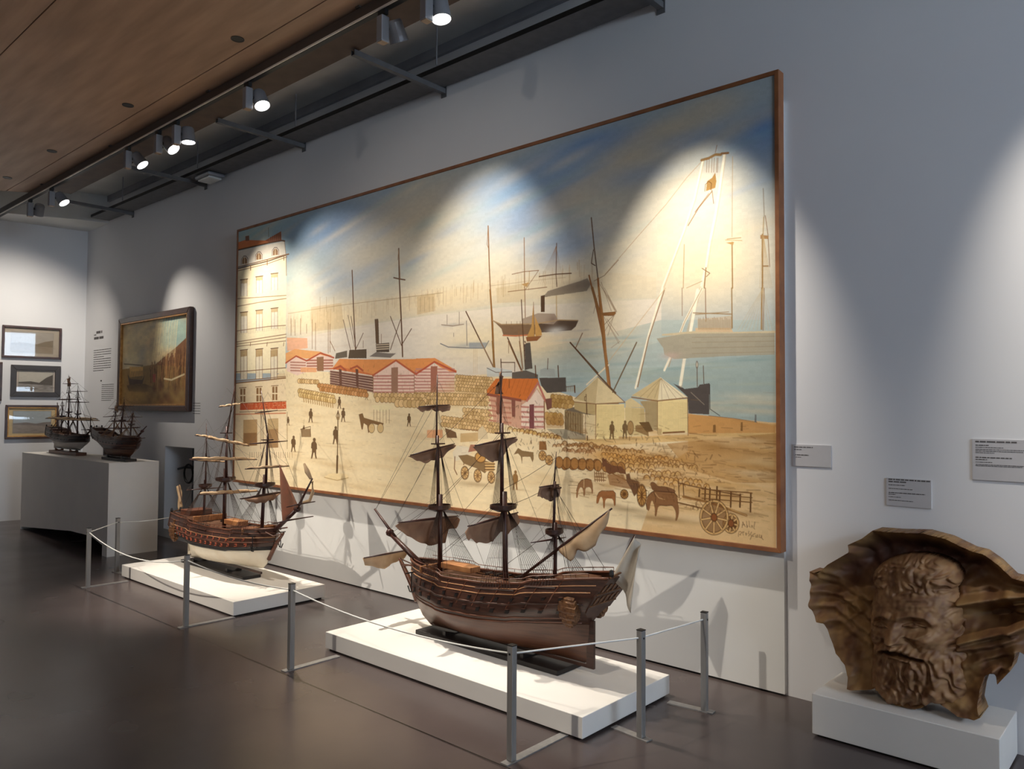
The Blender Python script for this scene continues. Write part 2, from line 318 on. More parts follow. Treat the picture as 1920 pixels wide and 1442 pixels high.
# ------------------------------------------------------------------ painted surfaces
def hexc(s): return np.array(lin(tuple(int(s[i:i+2], 16) for i in (0, 2, 4))))
class Canvas:                      # small painter working in millimetres on a vertex grid
    def __init__(s, w, h, nx, ny, base):
        s.w, s.h, s.nx, s.ny = w, h, nx, ny; s.k = (nx-1)/w; s.a = np.empty((ny, nx, 3)); s.a[:] = base
    def win(s, x0, y0, x1, y1):
        i0, i1 = max(0, int(x0*s.k)-1), min(s.nx, int(x1*s.k)+3); j0, j1 = max(0, int(y0*s.k)-1), min(s.ny, int(y1*s.k)+3)
        if i1 <= i0 or j1 <= j0: return None
        X, Y = np.meshgrid(np.arange(i0, i1)/s.k, np.arange(j0, j1)/s.k); return (slice(j0, j1), slice(i0, i1)), X, Y
    def put(s, sl, c, m):
        s.a[sl] += (c-s.a[sl])*m[..., None]
    def blob(s, c, al, x, y, rx, ry, rot=0):
        R = max(rx, ry)*2.2; q = s.win(x-R, y-R, x+R, y+R)
        if not q: return
        sl, X, Y = q; X = X-x; Y = Y-y; ca, sa = math.cos(rot), math.sin(rot)
        d = ((X*ca+Y*sa)/rx)**2+((Y*ca-X*sa)/ry)**2; s.put(sl, c, al*np.exp(-d*.9))
    def line(s, c, al, w, p):
        x, y = p[0::2], p[1::2]; q = s.win(min(x)-w-4, min(y)-w-4, max(x)+w+4, max(y)+w+4)
        if not q: return
        sl, X, Y = q; D = np.full(X.shape, 1e9)
        for i in range(len(x)-1):
            dx, dy = x[i+1]-x[i], y[i+1]-y[i]; L = dx*dx+dy*dy+1e-6
            t = np.clip(((X-x[i])*dx+(Y-y[i])*dy)/L, 0, 1); D = np.minimum(D, np.hypot(X-x[i]-t*dx, Y-y[i]-t*dy))
        px = 1/s.k; cov = np.clip((w/2-D)/px+.5, 0, 1)*min(1, (w/px)**.3 if w < px else 1); s.put(sl, c, al*cov)
    def poly(s, c, al, p):
        x, y = p[0::2], p[1::2]; q = s.win(min(x), min(y), max(x), max(y))
        if not q: return
        sl, X, Y = q; A = np.zeros(X.shape); n = len(x)
        for ox, oy in ((-.25, -.25), (.25, -.25), (-.25, .25), (.25, .25)):
            u, v = X+ox/s.k, Y+oy/s.k; ins = np.zeros(X.shape, bool); j = n-1
            for i in range(n):
                if y[i] != y[j]: ins ^= ((y[i] > v) != (y[j] > v)) & (u < (x[j]-x[i])*(v-y[i])/(y[j]-y[i])+x[i])
                j = i
            A += ins*.25
        s.put(sl, c, al*A)
    def ell(s, c, e, w, x, y, rx, ry):
        q = s.win(x-rx-w, y-ry-w, x+rx+w, y+ry+w)
        if not q: return
        sl, X, Y = q; r = np.hypot((X-x)/rx, (Y-y)/ry); m = min(rx, ry); d = (1-r)*m*s.k
        s.put(sl, c, np.clip(d+.5, 0, 1)); s.put(sl, e, .8*np.clip((w/2-np.abs(1-r)*m)*s.k+.5, 0, 1)*np.minimum(1, w*s.k+.3))
    def run(s, text):
        for row in text.strip().splitlines():
            n = [float(v) for v in row.split()]; c = np.array(lin(n[1:4]))
            if n[0] == 9: s.texture(int(n[1])); continue
            if n[0] == 0: s.poly(c, n[4], n[5:])
            elif n[0] == 1: s.line(c, n[4], n[5], n[6:])
            elif n[0] == 2: s.blob(c, n[4], *n[5:])
            else: s.ell(c, np.array(lin(n[4:7])), n[7], *n[8:])
    def texture(s, k):                 # loose brush work of the harbour picture, in millimetres
        r = random.Random(40+k); U = r.uniform; col = lambda *cs: np.array(lin(r.choice(cs)))
        if k == 1:
            for i in range(90): s.blob(col((206, 194, 170), (240, 226, 198), (120, 158, 200), (206, 194, 170), (150, 186, 190)), U(.15, .4), U(0, 5800), U(0, 900), U(120, 420), U(18, 50), -.22)
        elif k == 2:
            for i in range(150):
                x = U(620, 4600); s.line(col((178, 146, 100), (196, 164, 116)), U(.2, .5), U(4, 9), [x, 1010-.028*x+U(-20, 20), x+U(-6, 6), 1010-.028*x+U(40, 150)])
        elif k == 3:
            for i in range(70): s.blob(col((190, 206, 200), (138, 168, 172), (178, 186, 166)), .4, U(4300, 5800), U(1380, 1900), U(50, 200), U(5, 12), 0)
            for i in range(40): s.blob(col((216, 200, 180),), .4, U(700, 3400), U(1150, 1500), U(60, 260), 8, 0)
        elif k == 4:
            for i in range(220): s.blob(col((246, 228, 190), (222, 196, 150), (230, 206, 162), (208, 176, 126)), .35, U(60, 5800), U(1780, 2580), U(60, 260), U(8, 26), .03)
            for i in range(80): s.blob(col((160, 118, 64), (206, 162, 98), (186, 140, 80)), .4, U(4500, 5800), U(1980, 2400), U(40, 150), U(8, 24), .05)
        else:
            for i in range(420):
                x, y = U(620, 5800), U(1760, 2560); s.line(col((150, 112, 66), (176, 138, 88), (128, 90, 48)), U(.1, .3), U(3.5, 6), [x, y, x+U(15, 70), y+U(-6, 8)])
            for i in range(420):
                x = U(3500, 5500); y = 1640+(x-3500)*.24+U(0, 360); s.line(col((110, 72, 34), (84, 52, 24)), U(.3, .65), U(4, 8), [x, y, x+U(-14, 18), y+U(8, 26)])
            for i in range(320):
                x, y = U(4400, 5800), U(1950, 2450); s.line(col((140, 98, 50), (120, 80, 40)), U(.2, .5), U(4, 8), [x, y, x+U(20, 90), y+U(-8, 10)])
            for i in range(260):
                x, y = U(620, 3300), U(1480, 1800); s.line(col((136, 96, 52), (166, 128, 76)), U(.25, .55), U(4, 7), [x, y, x+U(-8, 8), y+U(8, 30)])
    def grain(s, amp, seed):
        r = np.random.RandomState(seed); n = r.rand(s.ny, s.nx)-.5; c = np.repeat(np.repeat(r.rand(s.ny//6+1, s.nx//12+1)-.5, 6, 0), 12, 1)[:s.ny, :s.nx]
        s.a *= (1+amp*(n+c))[..., None]; s.a = np.clip(s.a, .004, .95)
    def mesh(s, name, material, parent, M):
        nx, ny = s.nx, s.ny; X, Y = np.meshgrid(np.linspace(0, s.w, nx)/1000, np.linspace(0, s.h, ny)/1000)
        v = np.stack([X, np.zeros_like(X), s.h/1000-Y], -1).reshape(-1, 3)
        i = (np.arange(ny-1)[:, None]*nx+np.arange(nx-1)[None, :]).reshape(-1)
        f = np.stack([i, i+nx, i+nx+1, i+1], -1)
        me = bpy.data.meshes.new(name); me.vertices.add(nx*ny); me.vertices.foreach_set('co', v.astype(np.float32).reshape(-1))
        me.loops.add(f.size); me.loops.foreach_set('vertex_index', f.astype(np.int32).reshape(-1)); me.polygons.add(len(f))
        me.polygons.foreach_set('loop_start', np.arange(0, f.size, 4, dtype=np.int32))
        at = me.color_attributes.new('paint', 'FLOAT_COLOR', 'POINT')
        at.data.foreach_set('color', np.concatenate([s.a.reshape(-1, 3), np.ones((nx*ny, 1))], 1).astype(np.float32).reshape(-1))
        me.update(calc_edges=True); o = bpy.data.objects.new(name, me); COL.objects.link(o); me.materials.append(material)
        o.parent = parent; o.matrix_local = M; return o
def frame_bars(w, h, bw, y0, y1, name, material, parent, bevel=.002):
    B = MB()        # mitred ring, outer size w x h, origin at lower left
    for pts in (((0, 0), (w, 0), (w-bw, bw), (bw, bw)), ((w, 0), (w, h), (w-bw, h-bw), (w-bw, bw)), ((w, h), (0, h), (bw, h-bw), (w-bw, h-bw)), ((0, h), (0, 0), (bw, bw), (bw, h-bw))):
        B.poly_prism(pts, y0, y1)
    return B.build(name, material, parent, bevel=bevel)

M_OIL = vcol_mat('oil_paint', .55, .25); M_PRINT = vcol_mat('printed_paper', .7, .15)
# the large harbour painting
HARBOUR = '''2 150 186 190 0.9 247 121 607 223 0
2 150 186 190 0.8 1140 403 521 463 0
2 120 158 200 0.9 1488 249 719 225 0
2 96 140 192 0.7 1817 201 534 146 0
2 120 158 200 0.7 1828 685 459 193 0
2 206 194 170 0.9 2700 340 569 199 0
2 206 194 170 0.8 2284 551 618 231 0
2 206 194 170 0.8 3266 179 610 146 0
2 120 158 200 0.6 3554 192 374 101 0
2 120 158 200 0.95 3979 465 384 211 0
2 96 140 192 0.8 4080 633 284 227 0
2 120 158 200 0.9 4174 235 496 131 0
2 206 194 170 0.8 4498 480 378 108 0
2 96 140 192 1 4627 113 367 78 0
2 120 158 200 0.8 4362 200 350 92 0
2 206 194 170 1 4955 256 336 95 0
2 206 194 170 0.9 5183 141 316 82 0
2 206 194 170 0.7 4712 378 396 98 0
2 120 158 200 0.6 4955 391 264 68 0
2 120 158 200 0.6 5291 248 207 52 0
2 206 194 170 0.7 5431 74 199 79 0
2 96 140 192 1 5756 295 104 91 0
2 120 158 200 0.8 5662 349 156 76 0
2 120 158 200 0.6 5756 461 92 180 0
2 240 226 198 0.7 4755 733 427 242 0
2 240 226 198 0.7 3724 817 455 236 0
2 120 158 200 0.7 4319 779 224 183 0
2 240 226 198 0.8 5326 626 366 256 0
2 240 226 198 0.6 3090 614 356 339 0
2 240 226 198 0.6 1151 815 352 409 0
9 1
2 246 226 188 0.9 1675 1058 903 195 0
2 246 226 188 0.9 3096 994 889 169 0
2 246 226 188 0.9 4456 1048 577 179 0
2 246 226 188 0.9 5429 1022 474 282 0
0 226 198 150 0.16 970 928 1505 917 2291 920 2842 941 3156 941 3725 935 4082 924 4456 941 4796 987 5071 1045 5071 1177 4083 1086 2973 1111 1918 1133 977 1136
9 2
0 206 176 128 0.6 2855 955 3064 953 3072 1089 2857 1102
0 200 170 120 0.45 1358 914 1834 916 1879 1145 1382 1146
0 205 178 130 0.4 3725 974 4008 969 4009 1102 3737 1085
1 170 138 92 0.7 5.5 971 944 1834 936 2575 946 3156 954
1 170 138 92 0.5 4.3 3671 953 4082 958 4366 967
1 150 116 74 0.7 4.2 2894 963 2896 1079
1 150 116 74 0.7 4.2 2945 968 2947 1083
1 150 116 74 0.7 4.1 3002 973 3004 1088
1 150 116 74 0.7 4.1 3046 977 3047 1092
1 150 116 74 0.7 5.2 1503 832 1506 966
1 150 116 74 0.7 5.1 1604 842 1607 975
1 150 116 74 0.7 5 1719 853 1722 984
0 234 222 206 0.85 951 1212 1918 1147 2973 1120 3832 1121 5108 1180 5108 1442 4458 1584 2981 1664 1176 1682
0 178 190 184 0.8 3886 1451 4458 1406 5108 1311 5824 1364 5821 1921 5324 1927 4757 1765 4088 1722
0 158 174 170 0.75 4878 1632 5823 1540 5821 1935 5427 1895
2 238 214 170 0.8 4134 1407 368 111 0
2 240 222 182 0.8 3566 1357 470 159 0
2 170 188 186 0.7 4503 1586 254 124 0
2 240 224 190 0.8 4673 1279 244 208 0
9 3
0 240 220 180 1 958 1472 1848 1548 2722 1624 3784 1601 4459 1780 5289 1928 5827 1926 5823 2616 -20 2644 16 1834
0 222 184 130 0.9 5289 1884 5592 1909 5827 1929 5823 2616 4957 2625 5108 2222 5288 2102
0 206 158 96 0.9 5289 1880 5427 1901 5827 1938 5827 1984 5288 1997
0 226 190 128 0.9 4371 2055 5288 2007 5827 1973 5827 1996 5288 2042 4633 2096
0 188 142 84 0.75 5145 2065 5827 1984 5825 2255 5590 2270 5288 2212
9 4
0 246 232 196 1 -19 389 920 361 931 567 935 861 936 1164 941 1523 -32 1496 -19 389
0 222 214 200 1 -17 201 887 223 920 359 -6 379
0 206 120 70 1 -13 109 135 104 528 167 824 117 833 211 592 199 -3 191
0 150 90 60 1 528 167 824 117 833 211 613 197
1 96 62 34 1 14.3 -3 191 592 201 837 211 893 224
1 110 62 40 1 8.8 632 147 641 188
1 110 62 40 1 8.7 667 142 676 193
1 110 62 40 1 8.7 701 138 711 198
1 110 62 40 1 8.7 736 133 746 203
1 110 62 40 1 8.6 770 128 781 208
1 110 62 40 1 8.6 804 123 815 213
0 120 80 60 1 138 65 214 69 220 123 144 117
1 120 110 80 1 7.4 589 46 596 142
1 96 62 34 1 11.8 -10 390 598 384 969 363
1 140 100 62 1 10.3 -11 374 597 366 960 360
1 140 100 62 1 7.4 -9 414 599 409 941 385
1 140 100 62 1 9.8 920 361 931 567
1 140 100 62 1 7.1 887 223 916 358
0 150 112 76 1 82 352 81 307 107 285 152 288 184 316 186 358
1 96 62 34 1 7.8 64 352 67 300 111 271 161 278 202 313 204 360
1 240 220 180 1 9.4 130 290 132 356
0 150 112 76 1 365 343 364 300 389 278 432 281 463 308 464 349
1 96 62 34 1 7.5 348 343 351 292 393 265 440 271 480 306 481 351
1 240 220 180 1 9 411 283 413 347
0 150 112 76 1 679 338 678 296 702 275 742 278 771 304 773 344
1 96 62 34 1 7.2 663 338 665 289 705 262 750 268 787 302 789 346
1 240 220 180 1 8.7 722 280 724 342
0 236 226 206 1 63 516 189 523 196 699 70 691
0 206 182 140 1 63 516 189 523 191 565 65 556
1 140 100 62 0.8 7.8 63 516 69 687
1 140 100 62 0.8 7.7 190 530 196 699
1 96 62 34 1 9.3 50 515 203 522
1 140 100 62 0.7 6.2 128 558 133 693
0 236 226 206 1 369 518 489 525 495 696 375 689
0 206 182 140 1 369 518 489 525 490 566 370 557
1 140 100 62 0.8 7.6 369 518 375 684
1 140 100 62 0.8 7.4 489 532 495 696
1 96 62 34 1 8.9 356 517 502 524
1 140 100 62 0.7 6 431 559 435 690
0 236 226 206 1 658 520 772 527 777 694 663 687
0 206 182 140 1 658 520 772 527 773 567 659 558
1 140 100 62 0.8 7.3 658 520 663 682
1 140 100 62 0.8 7.2 772 533 777 694
1 96 62 34 1 8.6 646 519 784 526
1 140 100 62 0.7 5.8 717 560 721 688
0 236 226 206 1 76 862 201 865 209 1081 83 1077
0 206 182 140 1 76 862 201 865 203 907 77 902
1 140 100 62 0.8 7.8 76 862 83 1073
1 140 100 62 0.8 7.7 202 872 209 1081
1 96 62 34 1 9.2 62 861 215 864
1 140 100 62 0.7 6.2 140 902 146 1077
0 236 226 206 1 381 866 500 869 507 1079 388 1076
0 206 182 140 1 381 866 500 869 502 910 382 905
1 140 100 62 0.8 7.5 381 866 388 1071
1 140 100 62 0.8 7.4 501 876 507 1079
1 96 62 34 1 8.9 368 865 513 868
1 140 100 62 0.7 6 442 905 448 1075
0 236 226 206 1 669 870 783 873 789 1077 675 1074
0 206 182 140 1 669 870 783 873 784 912 670 907
1 140 100 62 0.8 7.2 669 870 675 1070
1 140 100 62 0.8 7.1 783 879 789 1077
1 96 62 34 1 8.6 657 869 795 871
1 140 100 62 0.7 5.8 727 908 733 1073
0 236 226 206 1 90 1259 215 1258 224 1503 99 1504
0 206 182 140 1 90 1259 215 1258 217 1300 91 1299
1 140 100 62 0.8 7.8 90 1259 98 1500
1 140 100 62 0.8 7.7 215 1265 224 1503
1 96 62 34 1 9.2 76 1258 228 1256
1 140 100 62 0.7 6.2 154 1297 161 1501
0 236 226 206 1 394 1265 513 1264 521 1503 402 1504
0 206 182 140 1 394 1265 513 1264 515 1304 396 1303
1 140 100 62 0.8 7.5 394 1265 402 1499
1 140 100 62 0.8 7.4 514 1271 521 1503
1 96 62 34 1 8.9 381 1264 526 1262
1 140 100 62 0.7 5.9 455 1302 462 1501
0 236 226 206 1 682 1270 795 1269 802 1502 689 1504
0 206 182 140 1 682 1270 795 1269 796 1309 683 1308
1 140 100 62 0.8 7.2 682 1270 689 1499
1 140 100 62 0.8 7.1 795 1276 802 1502
1 96 62 34 1 8.5 669 1270 807 1268
1 140 100 62 0.7 5.7 740 1306 746 1501
1 140 100 62 0.8 9.8 -5 791 400 787 933 793
1 140 100 62 0.8 9.1 -8 709 932 763
1 140 100 62 0.8 9.7 -9 1167 412 1156 944 1143
1 140 100 62 0.8 9.1 -8 1190 945 1173
1 140 100 62 0.8 9.5 5 1050 619 1045 933 1056
1 140 100 62 0.8 9.1 -3 1214 938 1207
1 140 100 62 0.6 5.5 21 1054 22 1092
1 140 100 62 0.6 5.5 58 1054 59 1092
1 140 100 62 0.6 5.5 94 1054 95 1092
1 140 100 62 0.6 5.4 130 1055 131 1092
1 140 100 62 0.6 5.4 166 1055 167 1092
1 140 100 62 0.6 5.4 201 1056 203 1092
1 140 100 62 0.6 5.4 237 1056 238 1092
1 140 100 62 0.6 5.3 272 1057 273 1092
1 140 100 62 0.6 5.3 307 1057 308 1092
1 140 100 62 0.6 5.3 342 1058 343 1092
1 140 100 62 0.6 5.3 377 1058 378 1092
1 140 100 62 0.6 5.2 411 1059 412 1092
1 140 100 62 0.6 5.2 445 1059 446 1092
1 140 100 62 0.6 5.2 479 1059 480 1092
1 140 100 62 0.6 5.2 513 1060 514 1092
1 140 100 62 0.6 5.2 547 1060 548 1092
1 140 100 62 0.6 5.1 580 1061 581 1092
1 140 100 62 0.6 5.1 613 1061 614 1092
1 140 100 62 0.6 5.1 646 1062 647 1092
1 140 100 62 0.6 5.1 679 1062 680 1092
1 140 100 62 0.6 5 712 1063 713 1092
1 140 100 62 0.6 5 744 1063 745 1092
1 140 100 62 0.6 5 777 1063 778 1092
1 140 100 62 0.6 5 809 1064 810 1092
1 140 100 62 0.6 5 841 1064 842 1092
1 140 100 62 0.6 4.9 873 1065 873 1092
1 140 100 62 0.6 4.9 904 1065 905 1092
1 140 100 62 0.6 4.9 936 1065 936 1092
1 140 100 62 1 15.3 256 387 257 434
1 140 100 62 1 10.7 283 1188 276 1222
1 140 100 62 1 14.7 577 376 578 421
1 140 100 62 1 10.2 603 1206 596 1239
1 140 100 62 1 14.2 881 365 882 409
1 140 100 62 1 9.8 907 1222 900 1254
0 244 222 184 1 -16 1601 949 1582 978 2552 -14 2616
0 238 226 200 1 85 1261 215 1260 226 1560 96 1564
0 190 162 118 1 85 1261 215 1260 217 1324 88 1328
1 140 100 62 1 7.8 85 1261 96 1557
1 140 100 62 1 7.7 215 1267 226 1560
1 140 100 62 1 6.2 155 1310 163 1558
0 238 226 200 1 390 1275 514 1274 523 1567 400 1571
0 190 162 118 1 390 1275 514 1274 516 1337 393 1341
1 140 100 62 1 7.5 390 1275 400 1564
1 140 100 62 1 7.4 514 1281 523 1567
1 140 100 62 1 5.9 456 1323 464 1565
0 238 226 200 1 672 1288 790 1287 798 1573 681 1577
0 190 162 118 1 672 1288 790 1287 791 1349 674 1353
1 140 100 62 1 7.2 672 1288 681 1570
1 140 100 62 1 7.1 790 1294 798 1573
1 140 100 62 1 5.7 735 1335 742 1572
1 140 100 62 0.6 5.5 2 1485 4 1543
1 140 100 62 0.6 5.5 34 1485 36 1543
1 140 100 62 0.6 5.5 66 1486 68 1544
1 140 100 62 0.6 5.4 98 1487 100 1544
1 140 100 62 0.6 5.4 130 1487 132 1544
1 140 100 62 0.6 5.4 161 1488 163 1545
1 140 100 62 0.6 5.4 192 1488 194 1545
1 140 100 62 0.6 5.4 223 1489 225 1545
1 140 100 62 0.6 5.3 254 1489 256 1545
1 140 100 62 0.6 5.3 285 1490 287 1546
1 140 100 62 0.6 5.3 315 1491 317 1546
1 140 100 62 0.6 5.3 346 1491 348 1546
1 140 100 62 0.6 5.3 376 1492 378 1546
1 140 100 62 0.6 5.2 406 1492 408 1547
1 140 100 62 0.6 5.2 436 1493 438 1547
1 140 100 62 0.6 5.2 466 1493 468 1547
1 140 100 62 0.6 5.2 496 1494 497 1547
1 140 100 62 0.6 5.2 525 1494 527 1548
1 140 100 62 0.6 5.1 554 1495 556 1548
1 140 100 62 0.6 5.1 584 1495 585 1548
1 140 100 62 0.6 5.1 613 1496 614 1548
1 140 100 62 0.6 5.1 642 1497 643 1549
1 140 100 62 0.6 5.1 670 1497 672 1549
1 140 100 62 0.6 5 699 1498 701 1549
1 140 100 62 0.6 5 728 1498 729 1549
1 140 100 62 0.6 5 756 1499 757 1550
1 140 100 62 0.6 5 784 1499 786 1550
1 140 100 62 0.6 5 812 1500 814 1550
1 140 100 62 0.6 4.9 840 1500 842 1550
1 140 100 62 0.6 4.9 868 1501 869 1551
1 140 100 62 0.6 4.9 896 1501 897 1551
1 140 100 62 0.6 4.9 923 1502 925 1551
1 140 100 62 1 8.4 -9 1482 946 1469
1 140 100 62 1 11.9 -5 1601 426 1587 948 1568
1 140 100 62 1 8.4 -6 1580 948 1553
0 150 112 72 1 91 1661 194 1660 199 1800 96 1800
1 244 226 190 1 15.4 145 1662 150 1800
1 244 226 190 1 12.3 93 1731 196 1731
1 140 100 62 1 7.7 72 1652 211 1649
0 150 112 72 1 412 1657 509 1656 514 1795 416 1795
1 244 226 190 1 14.8 463 1657 467 1795
1 244 226 190 1 11.8 414 1726 512 1727
1 140 100 62 1 7.4 394 1647 526 1645
0 150 112 72 1 710 1650 803 1649 807 1782 714 1782
1 244 226 190 1 14.3 759 1651 763 1782
1 244 226 190 1 11.3 712 1716 805 1717
1 140 100 62 1 7.1 693 1641 818 1639
0 206 92 52 1 94 1814 963 1794 969 1867 96 1883
1 150 70 40 1 6.9 94 1814 963 1794
1 232 178 130 1 3.8 253 1820 252 1868
1 232 178 130 1 3.8 247 1819 279 1817
1 232 178 130 1 3.8 293 1820 292 1868
1 232 178 130 1 3.8 286 1819 319 1817
1 232 178 130 1 3.8 332 1820 331 1868
1 232 178 130 1 3.8 325 1819 358 1817
1 232 178 130 1 3.7 409 1813 398 1869
1 232 178 130 1 3.7 409 1813 437 1869
1 232 178 130 1 3.7 402 1847 431 1846
1 232 178 130 1 3.7 473 1812 477 1869
1 232 178 130 1 3.7 486 1820 512 1817 512 1837 490 1840 513 1867
1 232 178 130 1 3.6 578 1814 579 1869
1 232 178 130 1 3.6 578 1814 630 1812
1 232 178 130 1 3.6 578 1839 625 1837
1 232 178 130 1 3.6 579 1868 632 1866
1 232 178 130 1 3.6 661 1810 657 1865 706 1863
1 232 178 130 1 3.6 729 1807 730 1860
1 232 178 130 1 3.6 729 1807 789 1804 790 1834 733 1837
1 232 178 130 1 3.5 813 1801 821 1863
1 232 178 130 1 3.5 855 1799 857 1861
1 232 178 130 1 3.5 826 1834 856 1830
1 232 178 130 1 3.5 896 1798 892 1864
1 232 178 130 1 3.5 896 1798 949 1796 956 1824 897 1829 957 1864
1 140 100 62 1 6.9 86 1904 966 1883
1 214 150 110 1 13.9 7 1928 959 1909
0 196 160 112 1 167 1984 439 1975 448 2238 166 2259
0 160 120 78 1 183 2121 433 2109 438 2238 183 2252
0 200 170 124 1 638 1967 830 1959 839 2246 647 2258
0 170 134 92 1 652 2071 823 2062 835 2246 658 2254
1 140 100 62 0.7 5.4 179 2121 183 2247
1 140 100 62 0.7 5.3 201 2121 205 2246
1 140 100 62 0.7 5.3 223 2120 228 2245
1 140 100 62 0.7 5.3 245 2119 250 2244
1 140 100 62 0.7 5.3 267 2119 271 2244
1 140 100 62 0.7 5.3 289 2118 293 2243
1 140 100 62 0.7 5.3 311 2118 315 2242
1 140 100 62 0.7 5.3 332 2117 337 2241
1 140 100 62 0.7 5.2 354 2117 358 2241
1 140 100 62 0.7 5.2 376 2116 380 2240
1 140 100 62 0.7 5.2 397 2116 401 2239
1 140 100 62 0.7 5.2 419 2115 423 2238
1 140 100 62 0.7 5.2 440 2115 444 2238
1 140 100 62 1 7.3 501 1901 513 2269
1 140 100 62 1 7.3 553 1901 565 2267
1 140 100 62 1 6.9 985 1899 996 2251
1 246 226 190 1 12 300 2311 356 2304
1 140 100 62 1 6 309 2310 302 2373
1 140 100 62 1 6 348 2309 358 2365
1 246 226 190 1 11.9 386 2307 442 2300
1 140 100 62 1 6 395 2307 389 2369
1 140 100 62 1 5.9 433 2305 444 2361
1 246 226 190 1 11.7 472 2304 526 2297
1 140 100 62 1 5.9 480 2303 474 2365
1 140 100 62 1 5.9 518 2302 528 2357
1 246 226 190 1 11.6 556 2300 609 2294
1 140 100 62 1 5.8 564 2300 558 2361
1 140 100 62 1 5.8 601 2298 611 2353
1 246 226 190 1 11.5 638 2297 691 2290
1 140 100 62 1 5.8 647 2297 640 2357
1 140 100 62 1 5.7 683 2295 693 2349
1 246 226 190 1 11.4 720 2294 772 2287
1 140 100 62 1 5.7 728 2293 722 2354
1 140 100 62 1 5.7 764 2292 774 2346
1 246 226 190 1 11.2 800 2290 852 2284
1 140 100 62 1 5.7 808 2290 802 2350
1 140 100 62 1 5.6 844 2289 854 2342
1 246 226 190 1 11.1 880 2287 931 2281
1 140 100 62 1 5.6 888 2287 882 2346
1 140 100 62 1 5.6 923 2285 932 2339
1 246 226 190 1 11 958 2284 1008 2278
1 140 100 62 1 5.5 966 2284 960 2343
1 140 100 62 1 5.5 1001 2282 1010 2335
1 246 226 190 1 10.9 1035 2281 1085 2275
1 140 100 62 1 5.5 1043 2281 1037 2339
1 140 100 62 1 5.4 1077 2279 1086 2332
0 112 86 58 1 993 1957 1013 1956 1023 1967 1026 1988 1020 1989 1019 2009 1030 2026 1019 2026 1006 2001 1000 2003 987 2027 977 2027 988 2001 987 1986 981 1984 983 1965
3 112 86 58 112 86 58 2.8 1004 1950 10 7
2 190 158 112 0.5 1045 2026 59 3 0
0 112 86 58 1 1366 1884 1396 1884 1412 1900 1416 1934 1407 1935 1406 1967 1419 1994 1402 1994 1386 1954 1377 1957 1362 1994 1346 1995 1359 1954 1358 1930 1349 1927 1351 1898
3 112 86 58 112 86 58 2.6 1384 1874 15 11
2 190 158 112 0.5 1445 1993 89 5 0
0 112 86 58 1 1812 1775 1836 1775 1848 1788 1851 1815 1844 1816 1844 1842 1854 1864 1841 1864 1828 1831 1821 1833 1808 1864 1796 1864 1807 1831 1806 1812 1799 1809 1801 1785
3 112 86 58 112 86 58 2.5 1826 1766 12 9
2 190 158 112 0.5 1873 1864 70 4 0
0 112 86 58 1 1870 1877 1898 1877 1912 1892 1916 1924 1907 1925 1907 1956 1918 1981 1903 1981 1889 1943 1880 1946 1866 1982 1852 1982 1864 1944 1863 1921 1855 1918 1857 1890
3 112 86 58 112 86 58 2.4 1887 1867 14 11
2 190 158 112 0.5 1942 1981 81 5 0
0 112 86 58 1 1082 2149 1118 2148 1137 2166 1142 2206 1131 2208 1130 2246 1144 2277 1124 2277 1106 2231 1095 2234 1078 2279 1059 2280 1073 2232 1072 2203 1061 2201 1063 2165
3 112 86 58 112 86 58 2.7 1103 2136 18 13
2 190 158 112 0.5 1177 2275 108 6 0
0 112 86 58 1 1420 2167 1464 2166 1487 2188 1492 2237 1479 2239 1478 2286 1493 2324 1469 2325 1449 2267 1436 2272 1417 2327 1395 2328 1410 2269 1409 2234 1395 2230 1399 2187
3 112 86 58 112 86 58 2.6 1446 2151 22 17
2 190 158 112 0.5 1534 2322 128 8 0
0 112 86 58 1 1754 2048 1790 2047 1809 2066 1813 2107 1802 2109 1802 2148 1814 2180 1795 2181 1778 2133 1767 2136 1751 2183 1733 2183 1746 2134 1745 2104 1734 2101 1737 2065
3 112 86 58 112 86 58 2.5 1776 2034 18 14
2 190 158 112 0.5 1847 2179 105 6 0
0 112 86 58 1 2762 1916 2783 1916 2794 1929 2796 1956 2790 1957 2789 1983 2798 2004 2787 2004 2775 1972 2769 1975 2758 2005 2747 2005 2756 1973 2756 1953 2749 1951 2751 1927
3 112 86 58 112 86 58 2.1 2774 1908 11 9
2 190 158 112 0.5 2816 2004 63 4 0
0 112 86 58 1 2207 1732 2221 1732 2228 1740 2230 1757 2226 1757 2225 1773 2234 1787 2226 1787 2216 1766 2212 1768 2202 1786 2195 1786 2204 1766 2203 1754 2199 1753 2200 1738
3 112 86 58 112 86 58 2.3 2215 1726 7 6
2 190 158 112 0.5 2243 1787 41 3 0
0 112 86 58 1 1264 2035 1281 2035 1289 2043 1291 2062 1286 2062 1286 2080 1296 2094 1287 2094 1275 2073 1270 2074 1258 2095 1250 2095 1260 2073 1260 2060 1255 2059 1256 2043
3 112 86 58 112 86 58 2.7 1274 2029 8 6
2 190 158 112 0.5 1307 2094 50 3 0
1 110 84 54 1 13.5 1807 1884 1807 2309
1 104 78 50 1 27.7 1806 2289 1804 2447
0 150 122 84 1 1778 1934 1836 1933 1825 1963 1792 1963
1 96 62 34 1 8.6 1781 1932 1807 1886 1835 1931
2 205 180 136 0.7 1799 2469 195 30 0
0 236 212 164 1 1613 2484 1689 2449 1905 2434 1978 2447 1963 2477 1808 2502 1657 2506
1 190 160 112 1 7.4 1613 2487 1808 2502 1971 2468
0 150 124 90 1 1218 2059 1382 2051 1393 2128 1238 2132
1 96 62 34 1 6.5 1218 2059 1381 2030 1384 2113
0 240 224 180 1 2285 1834 2506 1825 2564 1852 2449 1890 2331 1872
1 140 100 62 1 4.6 2316 1872 2318 1985
1 140 100 62 1 4.5 2358 1872 2360 1984
